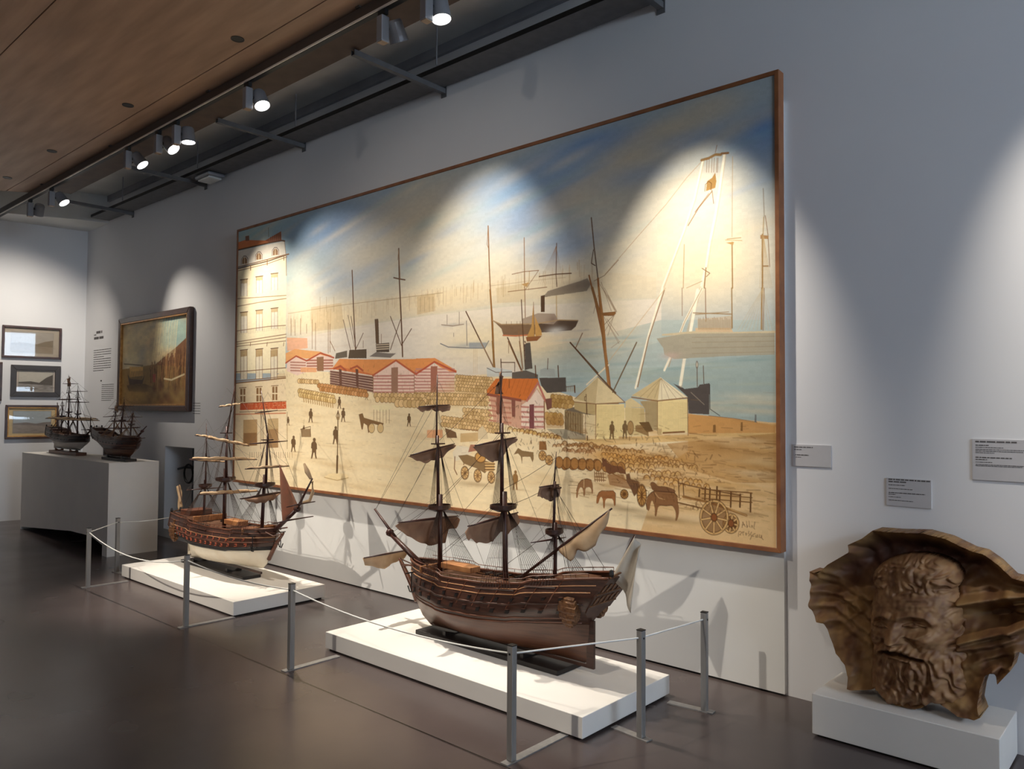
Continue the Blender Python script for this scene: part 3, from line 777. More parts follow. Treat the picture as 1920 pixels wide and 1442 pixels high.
1 140 100 62 1 4.5 2399 1871 2401 1984
1 140 100 62 1 4.5 2440 1871 2442 1983
1 140 100 62 1 4.5 2481 1871 2483 1982
1 140 100 62 1 4.4 2522 1871 2524 1982
0 130 98 62 1 2109 1911 2164 1901 2183 1939 2287 1957 2451 1983 2437 2011 2288 1985 2274 2052 2244 2071 2227 2005 2181 1987 2167 2044 2151 2040
3 214 184 132 96 62 34 5.7 2289 2028 42 40
3 214 184 132 96 62 34 5.6 2408 2025 41 39
0 232 170 110 1 941 1328 1102 1293 1326 1319 1523 1339 1576 1357 1714 1383 1292 1396 1123 1368 944 1420
0 236 206 190 1 964 1426 1123 1368 1292 1419 1295 1522 1147 1549 966 1502
0 236 206 190 1 1301 1423 1507 1364 1723 1409 1726 1514 1304 1522
1 170 104 84 0.8 13.3 1029 1418 1283 1432
1 170 104 84 0.9 15.1 1307 1412 1715 1425
1 170 104 84 0.8 13.3 1030 1445 1284 1459
1 170 104 84 0.9 15 1307 1439 1716 1450
1 170 104 84 0.8 13.3 1031 1471 1285 1485
1 170 104 84 0.9 15 1308 1465 1717 1476
1 170 104 84 0.8 13.3 1032 1498 1286 1511
1 170 104 84 0.9 15 1309 1491 1717 1501
0 150 110 80 1 1463 1388 1574 1387 1577 1520 1475 1517
1 180 84 56 1 14.6 944 1423 1123 1363 1301 1415 1524 1352 1732 1404
0 234 170 120 0.9 1201 1477 1294 1475 1465 1487 1466 1527 1203 1519
0 228 150 88 1 1717 1494 1816 1417 2231 1439 2977 1464 2978 1526 2837 1575 2600 1462 2295 1574 2062 1524 1649 1496
0 210 120 70 1 1717 1494 1826 1492 2077 1525 2295 1569 2295 1579 1649 1498
0 220 190 170 1 1675 1512 2295 1583 2305 1726 1854 1646 1686 1633
1 120 84 72 1 17.3 1684 1528 2295 1598
1 120 84 72 1 17.2 1684 1549 2296 1620
1 120 84 72 1 17.2 1685 1570 2296 1643
1 120 84 72 1 17.2 1685 1591 2296 1666
1 120 84 72 1 17.2 1686 1612 2297 1689
1 120 84 72 1 17.2 1686 1633 2297 1711
0 236 206 190 1 2302 1579 2600 1472 2837 1579 2978 1534 2981 1733 2305 1726
1 196 134 122 1 11.6 2310 1584 2827 1592
1 196 134 122 1 11.4 2837 1557 2978 1557
1 196 134 122 1 11.6 2310 1584 2827 1592
1 196 134 122 1 11.4 2837 1584 2978 1584
1 196 134 122 1 11.6 2310 1584 2827 1592
1 196 134 122 1 11.4 2838 1611 2979 1610
1 196 134 122 1 11.6 2310 1607 2827 1619
1 196 134 122 1 11.4 2838 1637 2979 1637
1 196 134 122 1 11.6 2311 1636 2828 1646
1 196 134 122 1 11.4 2839 1664 2980 1663
1 196 134 122 1 11.6 2312 1664 2828 1673
1 196 134 122 1 11.4 2839 1691 2980 1690
1 196 134 122 1 11.6 2312 1693 2829 1700
1 196 134 122 1 11.3 2840 1718 2980 1716
1 196 134 122 1 11.6 2313 1721 2829 1727
1 196 134 122 1 11.3 2840 1745 2981 1742
0 162 122 100 1 2541 1520 2627 1518 2630 1729 2545 1728
1 190 96 64 1 15.9 2295 1579 2600 1462 2837 1576 2977 1517
1 140 100 62 1 6.9 2302 1579 2305 1730
1 140 100 62 1 6.3 2832 1583 2835 1736
0 110 74 60 1 1811 1507 1851 1513 1862 1676 1825 1666
1 180 90 60 1 18.5 1734 1504 1834 1482 1917 1525
0 110 74 60 1 2055 1514 2093 1520 2103 1680 2068 1670
1 180 90 60 1 17.8 1982 1512 2077 1491 2156 1532
0 228 150 88 1 2850 1456 3074 1461 3176 1504 3325 1569 3239 1588 3061 1495 2852 1568
0 236 206 190 1 2852 1577 3061 1509 3294 1589 3296 1734 2854 1729
1 200 140 128 1 11.3 2851 1541 3023 1547
1 200 140 128 1 10.8 3107 1549 3294 1555
1 200 140 128 1 11.3 2852 1566 3024 1571
1 200 140 128 1 10.8 3107 1574 3294 1579
1 200 140 128 1 11.3 2852 1591 3024 1596
1 200 140 128 1 10.8 3108 1598 3295 1603
1 200 140 128 1 11.3 2853 1616 3024 1620
1 200 140 128 1 10.8 3108 1622 3295 1627
1 200 140 128 1 11.3 2853 1642 3025 1645
1 200 140 128 1 10.8 3108 1647 3295 1651
1 200 140 128 1 11.3 2853 1667 3025 1670
1 200 140 128 1 10.8 3109 1671 3295 1674
1 200 140 128 1 11.3 2854 1692 3025 1694
1 200 140 128 1 10.8 3109 1695 3296 1698
1 200 140 128 1 11.3 2854 1717 3026 1719
1 200 140 128 1 10.8 3109 1720 3296 1722
0 170 110 90 1 3026 1525 3103 1527 3106 1732 3029 1731
1 190 90 64 1 15.3 2852 1582 3068 1491 3312 1577
0 110 98 84 1 1765 1365 1929 1348 1931 1407 1749 1415
0 96 80 62 1 1962 1345 2206 1349 2208 1428 1947 1418
0 130 120 112 1 2246 1415 2336 1381 2513 1399 2599 1403 2528 1437
0 90 76 64 1 2332 1310 2511 1310 2513 1389 2343 1382
1 214 196 170 1 7.8 2342 1320 2504 1323
1 214 196 170 1 7.8 2343 1339 2505 1342
1 214 196 170 1 7.8 2343 1358 2505 1360
0 104 80 58 1 2316 1105 2364 1109 2376 1303 2331 1301
0 104 80 58 1 2312 1099 2360 1098 2376 1311 2335 1309
1 96 62 34 1 16.3 2619 535 2631 786 2665 1166 2684 1432
1 96 62 34 1 11 2559 769 2631 788 2704 803
1 96 62 34 1 8.7 2522 1091 2668 1340 2791 1211
1 96 62 34 1 8.7 2527 1370 2651 1129
1 140 100 62 1 5.5 2607 626 2619 544 2645 797
1 96 62 34 1 14.5 1986 642 2009 924 2050 1347
1 96 62 34 1 7.9 1866 1071 1978 1344
1 96 62 34 1 7.8 1979 1049 2058 1338 2157 1208
1 96 62 34 1 6 1935 1036 2033 1317
1 140 100 62 0.8 9.7 1027 998 1031 1159
1 140 100 62 0.8 9.6 1094 1013 1098 1163
1 140 100 62 0.8 9.2 1382 1035 1389 1305
1 140 100 62 0.8 9.1 1437 1070 1443 1318
1 140 100 62 0.8 8.9 1639 1084 1646 1358
1 140 100 62 0.8 8.8 1665 1096 1671 1349
1 140 100 62 0.8 9.3 1292 1070 1294 1154
1 140 100 62 0.8 9.5 1188 1010 1193 1158
1 140 100 62 0.8 8.2 2158 1275 2159 1333
1 140 100 62 0.8 7.9 2405 1233 2406 1308
1 140 100 62 1 7.5 1669 1248 1747 1343
0 236 160 110 0.7 956 1176 1305 1202 1316 1296 968 1306
1 140 100 62 1 11.1 3641 504 3655 800 3675 1073 3707 1557
1 150 104 50 1 16.1 3666 982 3693 1238 3713 1557
1 140 100 62 1 4.7 3641 504 3631 639 3648 675
1 140 100 62 1 7 3995 643 4000 897 4010 1245
1 140 100 62 1 5.2 3881 891 3997 885 4130 892
1 140 100 62 1 5.2 3844 1013 4008 1015 4205 1017
1 140 100 62 1 4.3 4130 892 4008 1016
0 190 150 96 1 3971 973 4044 965 4023 998
1 96 62 34 1 6.6 4289 724 4285 945 4293 1022
1 96 62 34 1 7.4 4135 936 4285 936 4416 945
1 140 100 62 0.4 3 4284 746 4125 989
1 140 100 62 0.4 3 4284 746 4143 991
1 140 100 62 0.4 3 4284 746 4161 993
1 140 100 62 0.4 2.9 4284 746 4179 995
1 140 100 62 0.4 2.9 4284 746 4197 997
1 140 100 62 0.4 2.9 4284 746 4215 998
1 140 100 62 0.4 2.9 4284 746 4233 1000
1 140 100 62 0.4 2.9 4284 746 4250 1002
1 140 100 62 0.4 2.9 4284 746 4268 1004
1 140 100 62 0.4 2.9 4284 746 4285 1006
1 140 100 62 0.4 2.9 4284 746 4303 1008
1 140 100 62 0.4 2.9 4284 746 4320 1009
1 140 100 62 0.4 2.9 4284 746 4337 1011
1 140 100 62 0.4 2.9 4284 746 4354 1013
0 112 96 84 0.75 4215 1045 4369 1022 4491 1005 4550 993 4577 1036 4545 1077 4417 1080 4245 1082 4166 1086
2 110 96 88 0.5 4454 1038 145 37 0
2 130 116 100 0.6 4545 1033 63 29 0
0 88 64 44 1 4151 1073 4186 1069 4187 1188 4152 1185
1 210 184 140 1 10.3 4289 1086 4292 1235
0 130 102 76 1 3693 1214 3770 1244 4117 1268 4118 1338 3922 1338 3804 1331 3782 1277 3726 1233
0 96 76 60 1 4117 1256 4314 1252 4478 1267 4455 1307 4418 1330 4246 1331 4128 1327
1 196 120 80 1 10.6 3798 1326 3922 1338 4077 1339
0 176 156 136 1 3984 1219 4127 1191 4275 1207 4304 1251 4265 1278 4107 1260 3984 1255
2 150 126 110 0.8 4260 1248 37 31 0
1 180 150 110 1 6.8 3693 1210 3781 1245 4117 1264 4314 1252 4473 1267
1 140 100 62 1 3.6 3830 1228 3830 1248
1 140 100 62 1 3.6 3878 1231 3879 1251
1 140 100 62 1 3.5 3931 1235 3932 1255
1 140 100 62 1 3.5 3963 1237 3963 1257
2 220 214 206 0.9 4285 1325 67 23 0
2 190 180 172 0.5 4510 1336 72 6 0
0 196 150 84 1 4084 1110 4092 1212 4098 1352 4026 1352 4067 1280
0 206 158 90 1 4099 1212 4158 1317 4163 1348 4103 1353
0 150 96 56 1 4016 1351 4163 1352 4118 1384 4026 1383
1 140 100 62 1 4.3 4084 1110 4096 1352
1 96 62 34 1 8.7 3972 1084 3984 1259 4012 1575
1 96 62 34 1 10.4 3842 1345 3976 1581
1 140 100 62 1 6.1 3948 1304 3992 1574
1 96 62 34 1 11 3415 1122 3707 1557
1 140 100 62 1 4.5 3853 1370 3854 1458
0 96 80 72 1 4001 1401 4047 1396 4079 1577 4018 1575
1 220 200 170 1 8.6 4004 1390 4049 1388
2 190 182 172 0.7 3271 1213 121 12 0
1 150 130 110 1 6.9 3146 1204 3271 1222 3392 1217
1 150 130 110 1 6 3208 1131 3209 1204
1 150 130 110 1 5.9 3343 1120 3344 1214
2 150 160 168 0.6 3454 1381 207 22 0
1 120 120 120 1 7.6 3136 1351 3224 1382 3478 1403 3616 1410 3655 1359
1 140 130 120 1 7.7 3422 1194 3430 1380
1 130 110 90 1 4.9 3284 1278 3285 1304
0 140 148 156 0.7 3453 1360 3638 1370 3616 1410 3454 1402
1 214 186 140 0.7 4.7 3501 1413 3503 1592
1 214 186 140 0.7 4.7 3518 1413 3520 1592
1 214 186 140 0.7 4.7 3536 1414 3538 1593
1 110 84 62 1 9.3 4580 595 4603 790 4635 1006
1 150 96 52 1 16 4635 1006 4657 1233 4680 1416 4711 1625
1 150 96 52 1 11.5 4563 976 4608 1135 4653 1306 4688 1452
1 96 62 34 1 6.2 4598 811 4581 897 4612 916
1 140 100 62 1 3.8 4604 1017 4687 990 4795 902
0 140 96 56 1 4649 1236 4765 1235 4778 1243 4757 1259 4653 1251
1 140 100 62 0.7 3.7 4652 1044 4774 1236
1 140 100 62 0.7 3.8 4661 1031 4740 1226
1 140 100 62 0.7 3.7 4687 1091 4782 1236
1 140 100 62 0.7 3.7 4688 1308 4774 1243
1 140 100 62 0.7 3.7 4680 1365 4765 1256
1 140 100 62 0.7 3.9 4600 1229 4635 1115
1 140 100 62 0.7 3.7 4705 1273 4796 1387
1 140 100 62 0.7 3.8 4714 1382 4757 1263
1 96 62 34 1 9.2 4409 1412 4637 1623
1 140 100 62 1 7.2 4510 1355 4456 1448
1 150 96 52 1 22.7 4680 1418 4706 1563 4728 1721
1 96 62 34 1 10 4409 1411 4637 1633 4775 1754
1 150 120 90 1 9.1 3570 1357 3707 1552
1 150 110 60 1 18.2 3694 1364 3716 1560
0 206 210 206 1 3638 1558 3707 1556 3887 1583 3887 1629 3641 1622
1 120 110 100 1 5.9 3640 1558 3730 1593 3887 1594
0 92 84 76 1 4016 1394 4057 1393 4079 1572 4007 1585
1 96 62 34 1 8.7 4006 1381 4011 1389
0 100 92 84 1 3887 1598 4018 1586 4130 1620 4130 1655 3887 1645
0 88 80 74 1 4140 1643 4373 1645 4378 1742 4210 1748 4160 1697
0 170 176 172 1 4149 1586 4189 1575 4277 1586 4282 1639 4150 1628
1 96 62 34 1 6.6 3784 1522 3913 1527 3913 1590
1 96 62 34 1 9 3778 1498 3782 1562
1 96 62 34 1 5.8 4218 1511 4214 1584
1 96 62 34 1 9 4306 1564 4311 1640
1 96 62 34 1 9.3 4104 1557 4110 1635
1 96 62 34 1 4 4378 1709 4448 1702
1 96 62 34 1 9.5 4448 1702 4450 1747
1 140 100 62 1 3.2 4382 1705 4383 1739
1 140 100 62 1 3.2 4397 1705 4398 1739
1 140 100 62 1 3.2 4412 1705 4412 1739
1 140 100 62 1 3.2 4427 1706 4427 1739
1 140 100 62 1 3.2 4442 1706 4442 1739
1 140 100 62 1 6.1 3848 1373 3976 1592
1 140 100 62 1 5.6 3954 1378 3987 1593
2 214 178 120 0.8 3504 1686 249 58 0
2 222 184 124 0.8 3303 1768 407 42 0
3 204 170 116 136 94 46 4.4 3324 1615 20 18
3 200 166 112 136 94 46 4.4 3355 1618 19 18
3 212 178 124 136 94 46 4.3 3382 1620 19 18
3 218 184 130 136 94 46 4.3 3406 1622 19 17
3 215 181 127 136 94 46 4.3 3434 1624 19 17
3 201 167 113 136 94 46 4.3 3462 1626 19 17
3 231 197 143 136 94 46 4.3 3493 1629 19 17
3 206 172 118 136 94 46 4.2 3518 1630 19 17
3 235 201 147 136 94 46 4.2 3549 1633 19 17
3 213 179 125 136 94 46 4.2 3576 1635 18 17
3 199 165 111 136 94 46 4.2 3606 1637 18 17
3 209 175 121 136 94 46 4.2 3632 1639 18 17
3 202 168 114 136 94 46 4.1 3653 1641 18 17
3 230 196 142 136 94 46 4.1 3680 1643 18 17
3 221 187 133 136 94 46 4.4 3337 1640 19 18
3 212 178 124 136 94 46 4.4 3369 1642 19 18
3 200 166 112 136 94 46 4.3 3397 1644 19 18
3 206 172 118 136 94 46 4.3 3421 1646 19 17
3 215 181 127 136 94 46 4.3 3454 1648 19 17
3 221 187 133 136 94 46 4.3 3478 1650 19 17
3 209 175 121 136 94 46 4.3 3507 1652 19 17
3 225 191 137 136 94 46 4.2 3537 1655 19 17
3 220 186 132 136 94 46 4.2 3560 1656 18 17
3 233 199 145 136 94 46 4.2 3589 1658 18 17
3 209 175 121 136 94 46 4.2 3618 1661 18 17
3 202 168 114 136 94 46 4.1 3646 1663 18 17
3 228 194 140 136 94 46 4.1 3668 1664 18 17
3 217 183 129 136 94 46 4.1 3693 1666 18 17
3 224 190 136 136 94 46 4.4 3322 1662 20 18
3 220 186 132 136 94 46 4.4 3356 1664 19 18
3 210 176 122 136 94 46 4.3 3386 1666 19 18
3 221 187 133 136 94 46 4.3 3412 1668 19 17
3 216 182 128 136 94 46 4.3 3439 1670 19 17
3 235 201 147 136 94 46 4.3 3469 1672 19 17
3 224 190 136 136 94 46 4.3 3494 1674 19 17
3 226 192 138 136 94 46 4.2 3518 1676 19 17
3 237 203 149 136 94 46 4.2 3550 1678 19 17
3 209 175 121 136 94 46 4.2 3578 1680 18 17
3 224 190 136 136 94 46 4.2 3602 1682 18 17
3 216 182 128 136 94 46 4.2 3626 1684 18 17
3 202 168 114 136 94 46 4.1 3653 1686 18 17
3 228 194 140 136 94 46 4.1 3679 1687 18 17
3 207 173 119 136 94 46 4.4 3337 1686 19 18
3 232 198 144 136 94 46 4.4 3368 1688 19 18
3 215 181 127 136 94 46 4.3 3393 1690 19 17
3 233 199 145 136 94 46 4.3 3425 1692 19 17
3 232 198 144 136 94 46 4.3 3455 1694 19 17
3 214 180 126 136 94 46 4.3 3479 1696 19 17
3 233 199 145 136 94 46 4.3 3507 1698 19 17
3 204 170 116 136 94 46 4.2 3539 1700 19 17
3 207 173 119 136 94 46 4.2 3560 1701 18 17
3 217 183 129 136 94 46 4.2 3587 1703 18 17
3 208 174 120 136 94 46 4.2 3617 1705 18 17
3 214 180 126 136 94 46 4.2 3639 1707 18 17
3 220 186 132 136 94 46 4.1 3668 1709 18 17
3 225 191 137 136 94 46 4.1 3699 1711 18 17
3 222 188 134 136 94 46 4.4 3326 1708 19 18
3 200 166 112 136 94 46 4.4 3356 1710 19 18
3 229 195 141 136 94 46 4.3 3386 1712 19 18
3 229 195 141 136 94 46 4.3 3414 1714 19 17
3 213 179 125 136 94 46 4.3 3438 1716 19 17
3 223 189 135 136 94 46 4.3 3464 1717 19 17
3 200 166 112 136 94 46 4.3 3491 1719 19 17
3 204 170 116 136 94 46 4.2 3520 1721 19 17
3 200 166 112 136 94 46 4.2 3548 1723 19 17
3 204 170 116 136 94 46 4.2 3572 1725 18 17
3 212 178 124 136 94 46 4.2 3600 1726 18 17
3 232 198 144 136 94 46 4.2 3626 1728 18 17
3 203 169 115 136 94 46 4.1 3657 1730 18 17
3 211 177 123 136 94 46 4.1 3681 1732 18 17
3 202 168 114 136 94 46 4.7 2853 1747 25 21
3 237 203 149 136 94 46 4.7 2892 1748 25 21
3 217 183 129 136 94 46 4.7 2922 1749 25 21
3 202 168 114 136 94 46 4.7 2952 1750 24 21
3 208 174 120 136 94 46 4.6 2988 1751 24 21
3 204 170 116 136 94 46 4.6 3026 1752 24 21
3 236 202 148 136 94 46 4.6 3050 1753 24 21
3 203 169 115 136 94 46 4.6 3088 1754 24 21
3 199 165 111 136 94 46 4.5 3120 1755 24 21
3 237 203 149 136 94 46 4.5 3152 1756 23 21
3 225 191 137 136 94 46 4.5 3187 1757 23 21
3 212 178 124 136 94 46 4.5 3213 1757 23 21
3 228 194 140 136 94 46 4.4 3244 1758 23 21
3 229 195 141 136 94 46 4.4 3279 1759 23 20
3 206 172 118 136 94 46 4.4 3308 1760 23 20
3 237 203 149 136 94 46 4.4 3343 1761 22 20
3 230 196 142 136 94 46 4.3 3374 1762 22 20
3 227 193 139 136 94 46 4.3 3404 1763 22 20
3 218 184 130 136 94 46 4.3 3429 1764 22 20
3 199 165 111 136 94 46 4.3 3460 1765 22 20
3 209 175 121 136 94 46 4.3 3486 1765 22 20
3 225 191 137 136 94 46 4.2 3518 1766 22 20
3 215 181 127 136 94 46 4.2 3553 1767 21 20
3 237 203 149 136 94 46 4.2 3582 1768 21 20
3 212 178 124 136 94 46 4.2 3611 1769 21 20
3 207 173 119 136 94 46 4.2 3634 1770 21 20
3 206 172 118 136 94 46 4.7 2869 1775 25 21
3 234 200 146 136 94 46 4.7 2907 1776 25 21
3 217 183 129 136 94 46 4.7 2943 1777 24 21
3 229 195 141 136 94 46 4.6 2975 1778 24 21
3 224 190 136 136 94 46 4.6 3002 1779 24 21
3 229 195 141 136 94 46 4.6 3043 1780 24 21
3 217 183 129 136 94 46 4.6 3074 1781 24 21
3 229 195 141 136 94 46 4.5 3101 1781 24 21
3 230 196 142 136 94 46 4.5 3135 1782 23 21
3 213 179 125 136 94 46 4.5 3173 1783 23 21
3 235 201 147 136 94 46 4.5 3199 1784 23 21
3 204 170 116 136 94 46 4.4 3234 1785 23 21
3 204 170 116 136 94 46 4.4 3260 1786 23 20
3 230 196 142 136 94 46 4.4 3298 1787 23 20
3 231 197 143 136 94 46 4.4 3322 1787 22 20
3 224 190 136 136 94 46 4.4 3360 1788 22 20
3 219 185 131 136 94 46 4.3 3385 1789 22 20
3 198 164 110 136 94 46 4.3 3413 1790 22 20
3 223 189 135 136 94 46 4.3 3451 1791 22 20
3 235 201 147 136 94 46 4.3 3476 1791 22 20
3 232 198 144 136 94 46 4.2 3505 1792 22 20
3 206 172 118 136 94 46 4.2 3538 1793 21 20
3 209 175 121 136 94 46 4.2 3562 1794 21 20
3 221 187 133 136 94 46 4.2 3591 1794 21 20
3 214 180 126 136 94 46 4.2 3620 1795 21 20
3 234 200 146 136 94 46 4.1 3648 1796 21 20
3 216 182 128 136 94 46 4.7 2854 1803 25 21
3 234 200 146 136 94 46 4.7 2890 1804 25 21
3 234 200 146 136 94 46 4.7 2923 1805 25 21
3 219 185 131 136 94 46 4.7 2957 1805 24 21
3 198 164 110 136 94 46 4.6 2990 1806 24 21
3 205 171 117 136 94 46 4.6 3023 1807 24 21
3 229 195 141 136 94 46 4.6 3051 1808 24 21
3 216 182 128 136 94 46 4.6 3085 1808 24 21
3 220 186 132 136 94 46 4.5 3123 1809 24 21
3 218 184 130 136 94 46 4.5 3151 1810 23 21
3 229 195 141 136 94 46 4.5 3185 1811 23 21
3 220 186 132 136 94 46 4.5 3213 1811 23 21
3 209 175 121 136 94 46 4.4 3245 1812 23 20
3 218 184 130 136 94 46 4.4 3281 1813 23 20
3 228 194 140 136 94 46 4.4 3310 1814 23 20
3 215 181 127 136 94 46 4.4 3344 1814 22 20
3 218 184 130 136 94 46 4.3 3372 1815 22 20
3 225 191 137 136 94 46 4.3 3402 1816 22 20
3 219 185 131 136 94 46 4.3 3431 1816 22 20
3 235 201 147 136 94 46 4.3 3461 1817 22 20
3 233 199 145 136 94 46 4.3 3493 1818 22 20
3 208 174 120 136 94 46 4.2 3525 1819 21 20
3 235 201 147 136 94 46 4.2 3551 1819 21 20
3 203 169 115 136 94 46 4.2 3582 1820 21 20
3 215 181 127 136 94 46 4.2 3605 1820 21 20
3 207 173 119 136 94 46 4.2 3633 1821 21 20
3 224 190 136 136 94 46 4.3 3408 1869 22 20
3 233 199 145 136 94 46 4.3 3446 1871 22 20
3 226 192 138 136 94 46 4.3 3472 1873 22 20
3 203 169 115 136 94 46 4.2 3508 1875 22 20
3 236 202 148 136 94 46 4.2 3541 1876 21 20
3 236 202 148 136 94 46 4.2 3565 1878 21 20
3 217 183 129 136 94 46 4.2 3597 1879 21 20
3 231 197 143 136 94 46 4.2 3633 1881 21 20
3 215 181 127 136 94 46 4.1 3655 1883 21 20
3 211 177 123 136 94 46 4.3 3428 1897 22 20
3 210 176 122 136 94 46 4.3 3457 1898 22 20
3 198 164 110 136 94 46 4.3 3493 1900 22 20
3 215 181 127 136 94 46 4.2 3522 1901 21 20
3 211 177 123 136 94 46 4.2 3548 1903 21 20
3 218 184 130 136 94 46 4.2 3584 1905 21 20
3 237 203 149 136 94 46 4.2 3610 1906 21 20
3 236 202 148 136 94 46 4.1 3646 1908 21 20
3 208 174 120 136 94 46 4.1 3670 1909 21 19
3 229 195 141 136 94 46 4.3 3408 1922 22 20
3 203 169 115 136 94 46 4.3 3442 1924 22 20
3 234 200 146 136 94 46 4.3 3475 1925 22 20
3 208 174 120 136 94 46 4.2 3510 1927 22 20
3 234 200 146 136 94 46 4.2 3534 1928 21 20
3 226 192 138 136 94 46 4.2 3569 1930 21 20
3 200 166 112 136 94 46 4.2 3595 1931 21 20
3 215 181 127 136 94 46 4.2 3631 1933 21 20
3 235 201 147 136 94 46 4.1 3655 1934 21 20
3 230 196 142 136 94 46 4.5 3170 1931 22 19
3 232 198 144 136 94 46 4.5 3199 1933 22 19
3 232 198 144 136 94 46 4.4 3232 1936 21 19
3 211 177 123 136 94 46 4.4 3269 1938 21 19
3 235 201 147 136 94 46 4.4 3303 1941 21 19
3 203 169 115 136 94 46 4.4 3333 1943 21 19
3 207 173 119 136 94 46 4.3 3368 1946 21 19
3 204 170 116 136 94 46 4.3 3396 1948 21 19
3 206 172 118 136 94 46 4.3 3428 1951 20 19
3 210 176 122 136 94 46 4.3 3462 1953 20 19
3 209 175 121 136 94 46 4.2 3498 1956 20 19
3 205 171 117 136 94 46 4.2 3527 1958 20 18
3 198 164 110 136 94 46 4.2 3557 1961 20 18
3 198 164 110 136 94 46 4.2 3587 1963 20 18
3 220 186 132 136 94 46 4.2 3622 1966 20 18
3 216 182 128 136 94 46 4.1 3647 1968 19 18
3 202 168 114 136 94 46 4.1 3684 1971 19 18
3 215 181 127 136 94 46 4.1 3713 1973 19 18
3 231 197 143 136 94 46 4.1 3740 1975 19 18
3 218 184 130 136 94 46 4 3769 1977 19 18
3 237 203 149 136 94 46 4.5 3188 1957 22 19
3 231 197 143 136 94 46 4.5 3218 1960 21 19
3 223 189 135 136 94 46 4.4 3255 1962 21 19
3 211 177 123 136 94 46 4.4 3285 1965 21 19
3 203 169 115 136 94 46 4.4 3315 1967 21 19
3 227 193 139 136 94 46 4.4 3348 1969 21 19
3 204 170 116 136 94 46 4.3 3382 1972 21 19
3 231 197 143 136 94 46 4.3 3412 1974 21 19
3 224 190 136 136 94 46 4.3 3452 1977 20 19
3 207 173 119 136 94 46 4.3 3478 1979 20 19
3 216 182 128 136 94 46 4.2 3510 1981 20 19
3 215 181 127 136 94 46 4.2 3540 1984 20 18
3 236 202 148 136 94 46 4.2 3572 1986 20 18
3 219 185 131 136 94 46 4.2 3609 1989 20 18
3 236 202 148 136 94 46 4.1 3633 1991 20 18
3 212 178 124 136 94 46 4.1 3664 1993 19 18
3 213 179 125 136 94 46 4.1 3691 1995 19 18
3 218 184 130 136 94 46 4.1 3725 1998 19 18
3 218 184 130 136 94 46 4.1 3752 2000 19 18
3 208 174 120 136 94 46 4 3780 2002 19 18
3 213 179 125 136 94 46 4.5 3166 1981 22 19
3 198 164 110 136 94 46 4.5 3199 1983 22 19
3 207 173 119 136 94 46 4.4 3235 1986 21 19
3 219 185 131 136 94 46 4.4 3271 1989 21 19
3 224 190 136 136 94 46 4.4 3306 1991 21 19
3 233 199 145 136 94 46 4.4 3338 1993 21 19
3 211 177 123 136 94 46 4.3 3367 1995 21 19
3 203 169 115 136 94 46 4.3 3405 1998 21 19
3 223 189 135 136 94 46 4.3 3435 2000 20 19
3 231 197 143 136 94 46 4.3 3460 2002 20 19
3 223 189 135 136 94 46 4.2 3500 2005 20 19
3 230 196 142 136 94 46 4.2 3530 2007 20 18
3 218 184 130 136 94 46 4.2 3555 2009 20 18
3 231 197 143 136 94 46 4.2 3589 2012 20 18
3 231 197 143 136 94 46 4.2 3623 2014 20 18
3 233 199 145 136 94 46 4.1 3651 2016 19 18
3 225 191 137 136 94 46 4.1 3682 2018 19 18
3 199 165 111 136 94 46 4.1 3708 2020 19 18
3 212 178 124 136 94 46 4.1 3737 2022 19 18
3 231 197 143 136 94 46 4 3767 2024 19 18
3 205 165 99 136 94 46 3.7 4211 1904 27 27
3 207 167 101 136 94 46 3.7 4249 1906 26 27
3 180 140 74 136 94 46 3.7 4283 1907 26 27
3 209 169 103 136 94 46 3.7 4323 1909 26 26
3 201 161 95 136 94 46 3.7 4229 1940 27 27
3 182 142 76 136 94 46 3.7 4267 1941 26 27
3 190 150 84 136 94 46 3.7 4304 1943 26 26
3 190 150 84 136 94 46 3.6 4333 1944 26 26
3 178 140 78 136 94 46 3.7 4261 1775 20 21
3 209 171 109 136 94 46 3.7 4291 1778 20 21
3 185 147 85 136 94 46 3.7 4320 1780 20 20
3 197 159 97 136 94 46 3.6 4350 1783 20 20
3 194 156 94 136 94 46 3.6 4382 1786 20 20
3 173 135 73 136 94 46 3.6 4411 1788 20 20
3 180 142 80 136 94 46 3.7 4271 1803 20 21
3 182 144 82 136 94 46 3.7 4307 1806 20 20
3 170 132 70 136 94 46 3.7 4335 1809 20 20
3 180 142 80 136 94 46 3.6 4361 1811 20 20
3 197 159 97 136 94 46 3.6 4396 1814 20 20
3 181 143 81 136 94 46 3.6 4426 1816 20 20
3 188 150 88 136 94 46 3.7 4259 1829 20 21
3 174 136 74 136 94 46 3.7 4289 1831 20 21
3 177 139 77 136 94 46 3.7 4323 1834 20 20
3 207 169 107 136 94 46 3.6 4354 1837 20 20
3 188 150 88 136 94 46 3.6 4376 1839 20 20
3 208 170 108 136 94 46 3.6 4412 1842 20 20
0 232 160 110 0.8 2991 2029 3170 2021 3171 2085 2992 2090
3 208 174 120 136 94 46 5.1 2342 1749 31 26
3 235 201 147 136 94 46 5.1 2391 1751 31 25
3 221 187 133 136 94 46 5.1 2443 1752 31 25
3 218 184 130 136 94 46 5 2493 1753 30 25
3 203 169 115 136 94 46 5 2556 1754 30 25
3 218 184 130 136 94 46 4.9 2604 1755 30 25
3 226 192 138 136 94 46 4.9 2654 1756 29 25
3 233 199 145 136 94 46 4.9 2693 1757 29 25
3 198 164 110 136 94 46 4.8 2746 1758 29 25
3 217 183 129 136 94 46 4.8 2787 1759 29 24
3 210 176 122 136 94 46 4.7 2841 1760 28 24
3 211 177 123 136 94 46 4.7 2883 1761 28 24
3 231 197 143 136 94 46 4.7 2932 1763 28 24
3 228 194 140 136 94 46 5.1 2362 1783 31 26
3 202 168 114 136 94 46 5.1 2427 1785 31 25
3 226 192 138 136 94 46 5 2480 1786 31 25
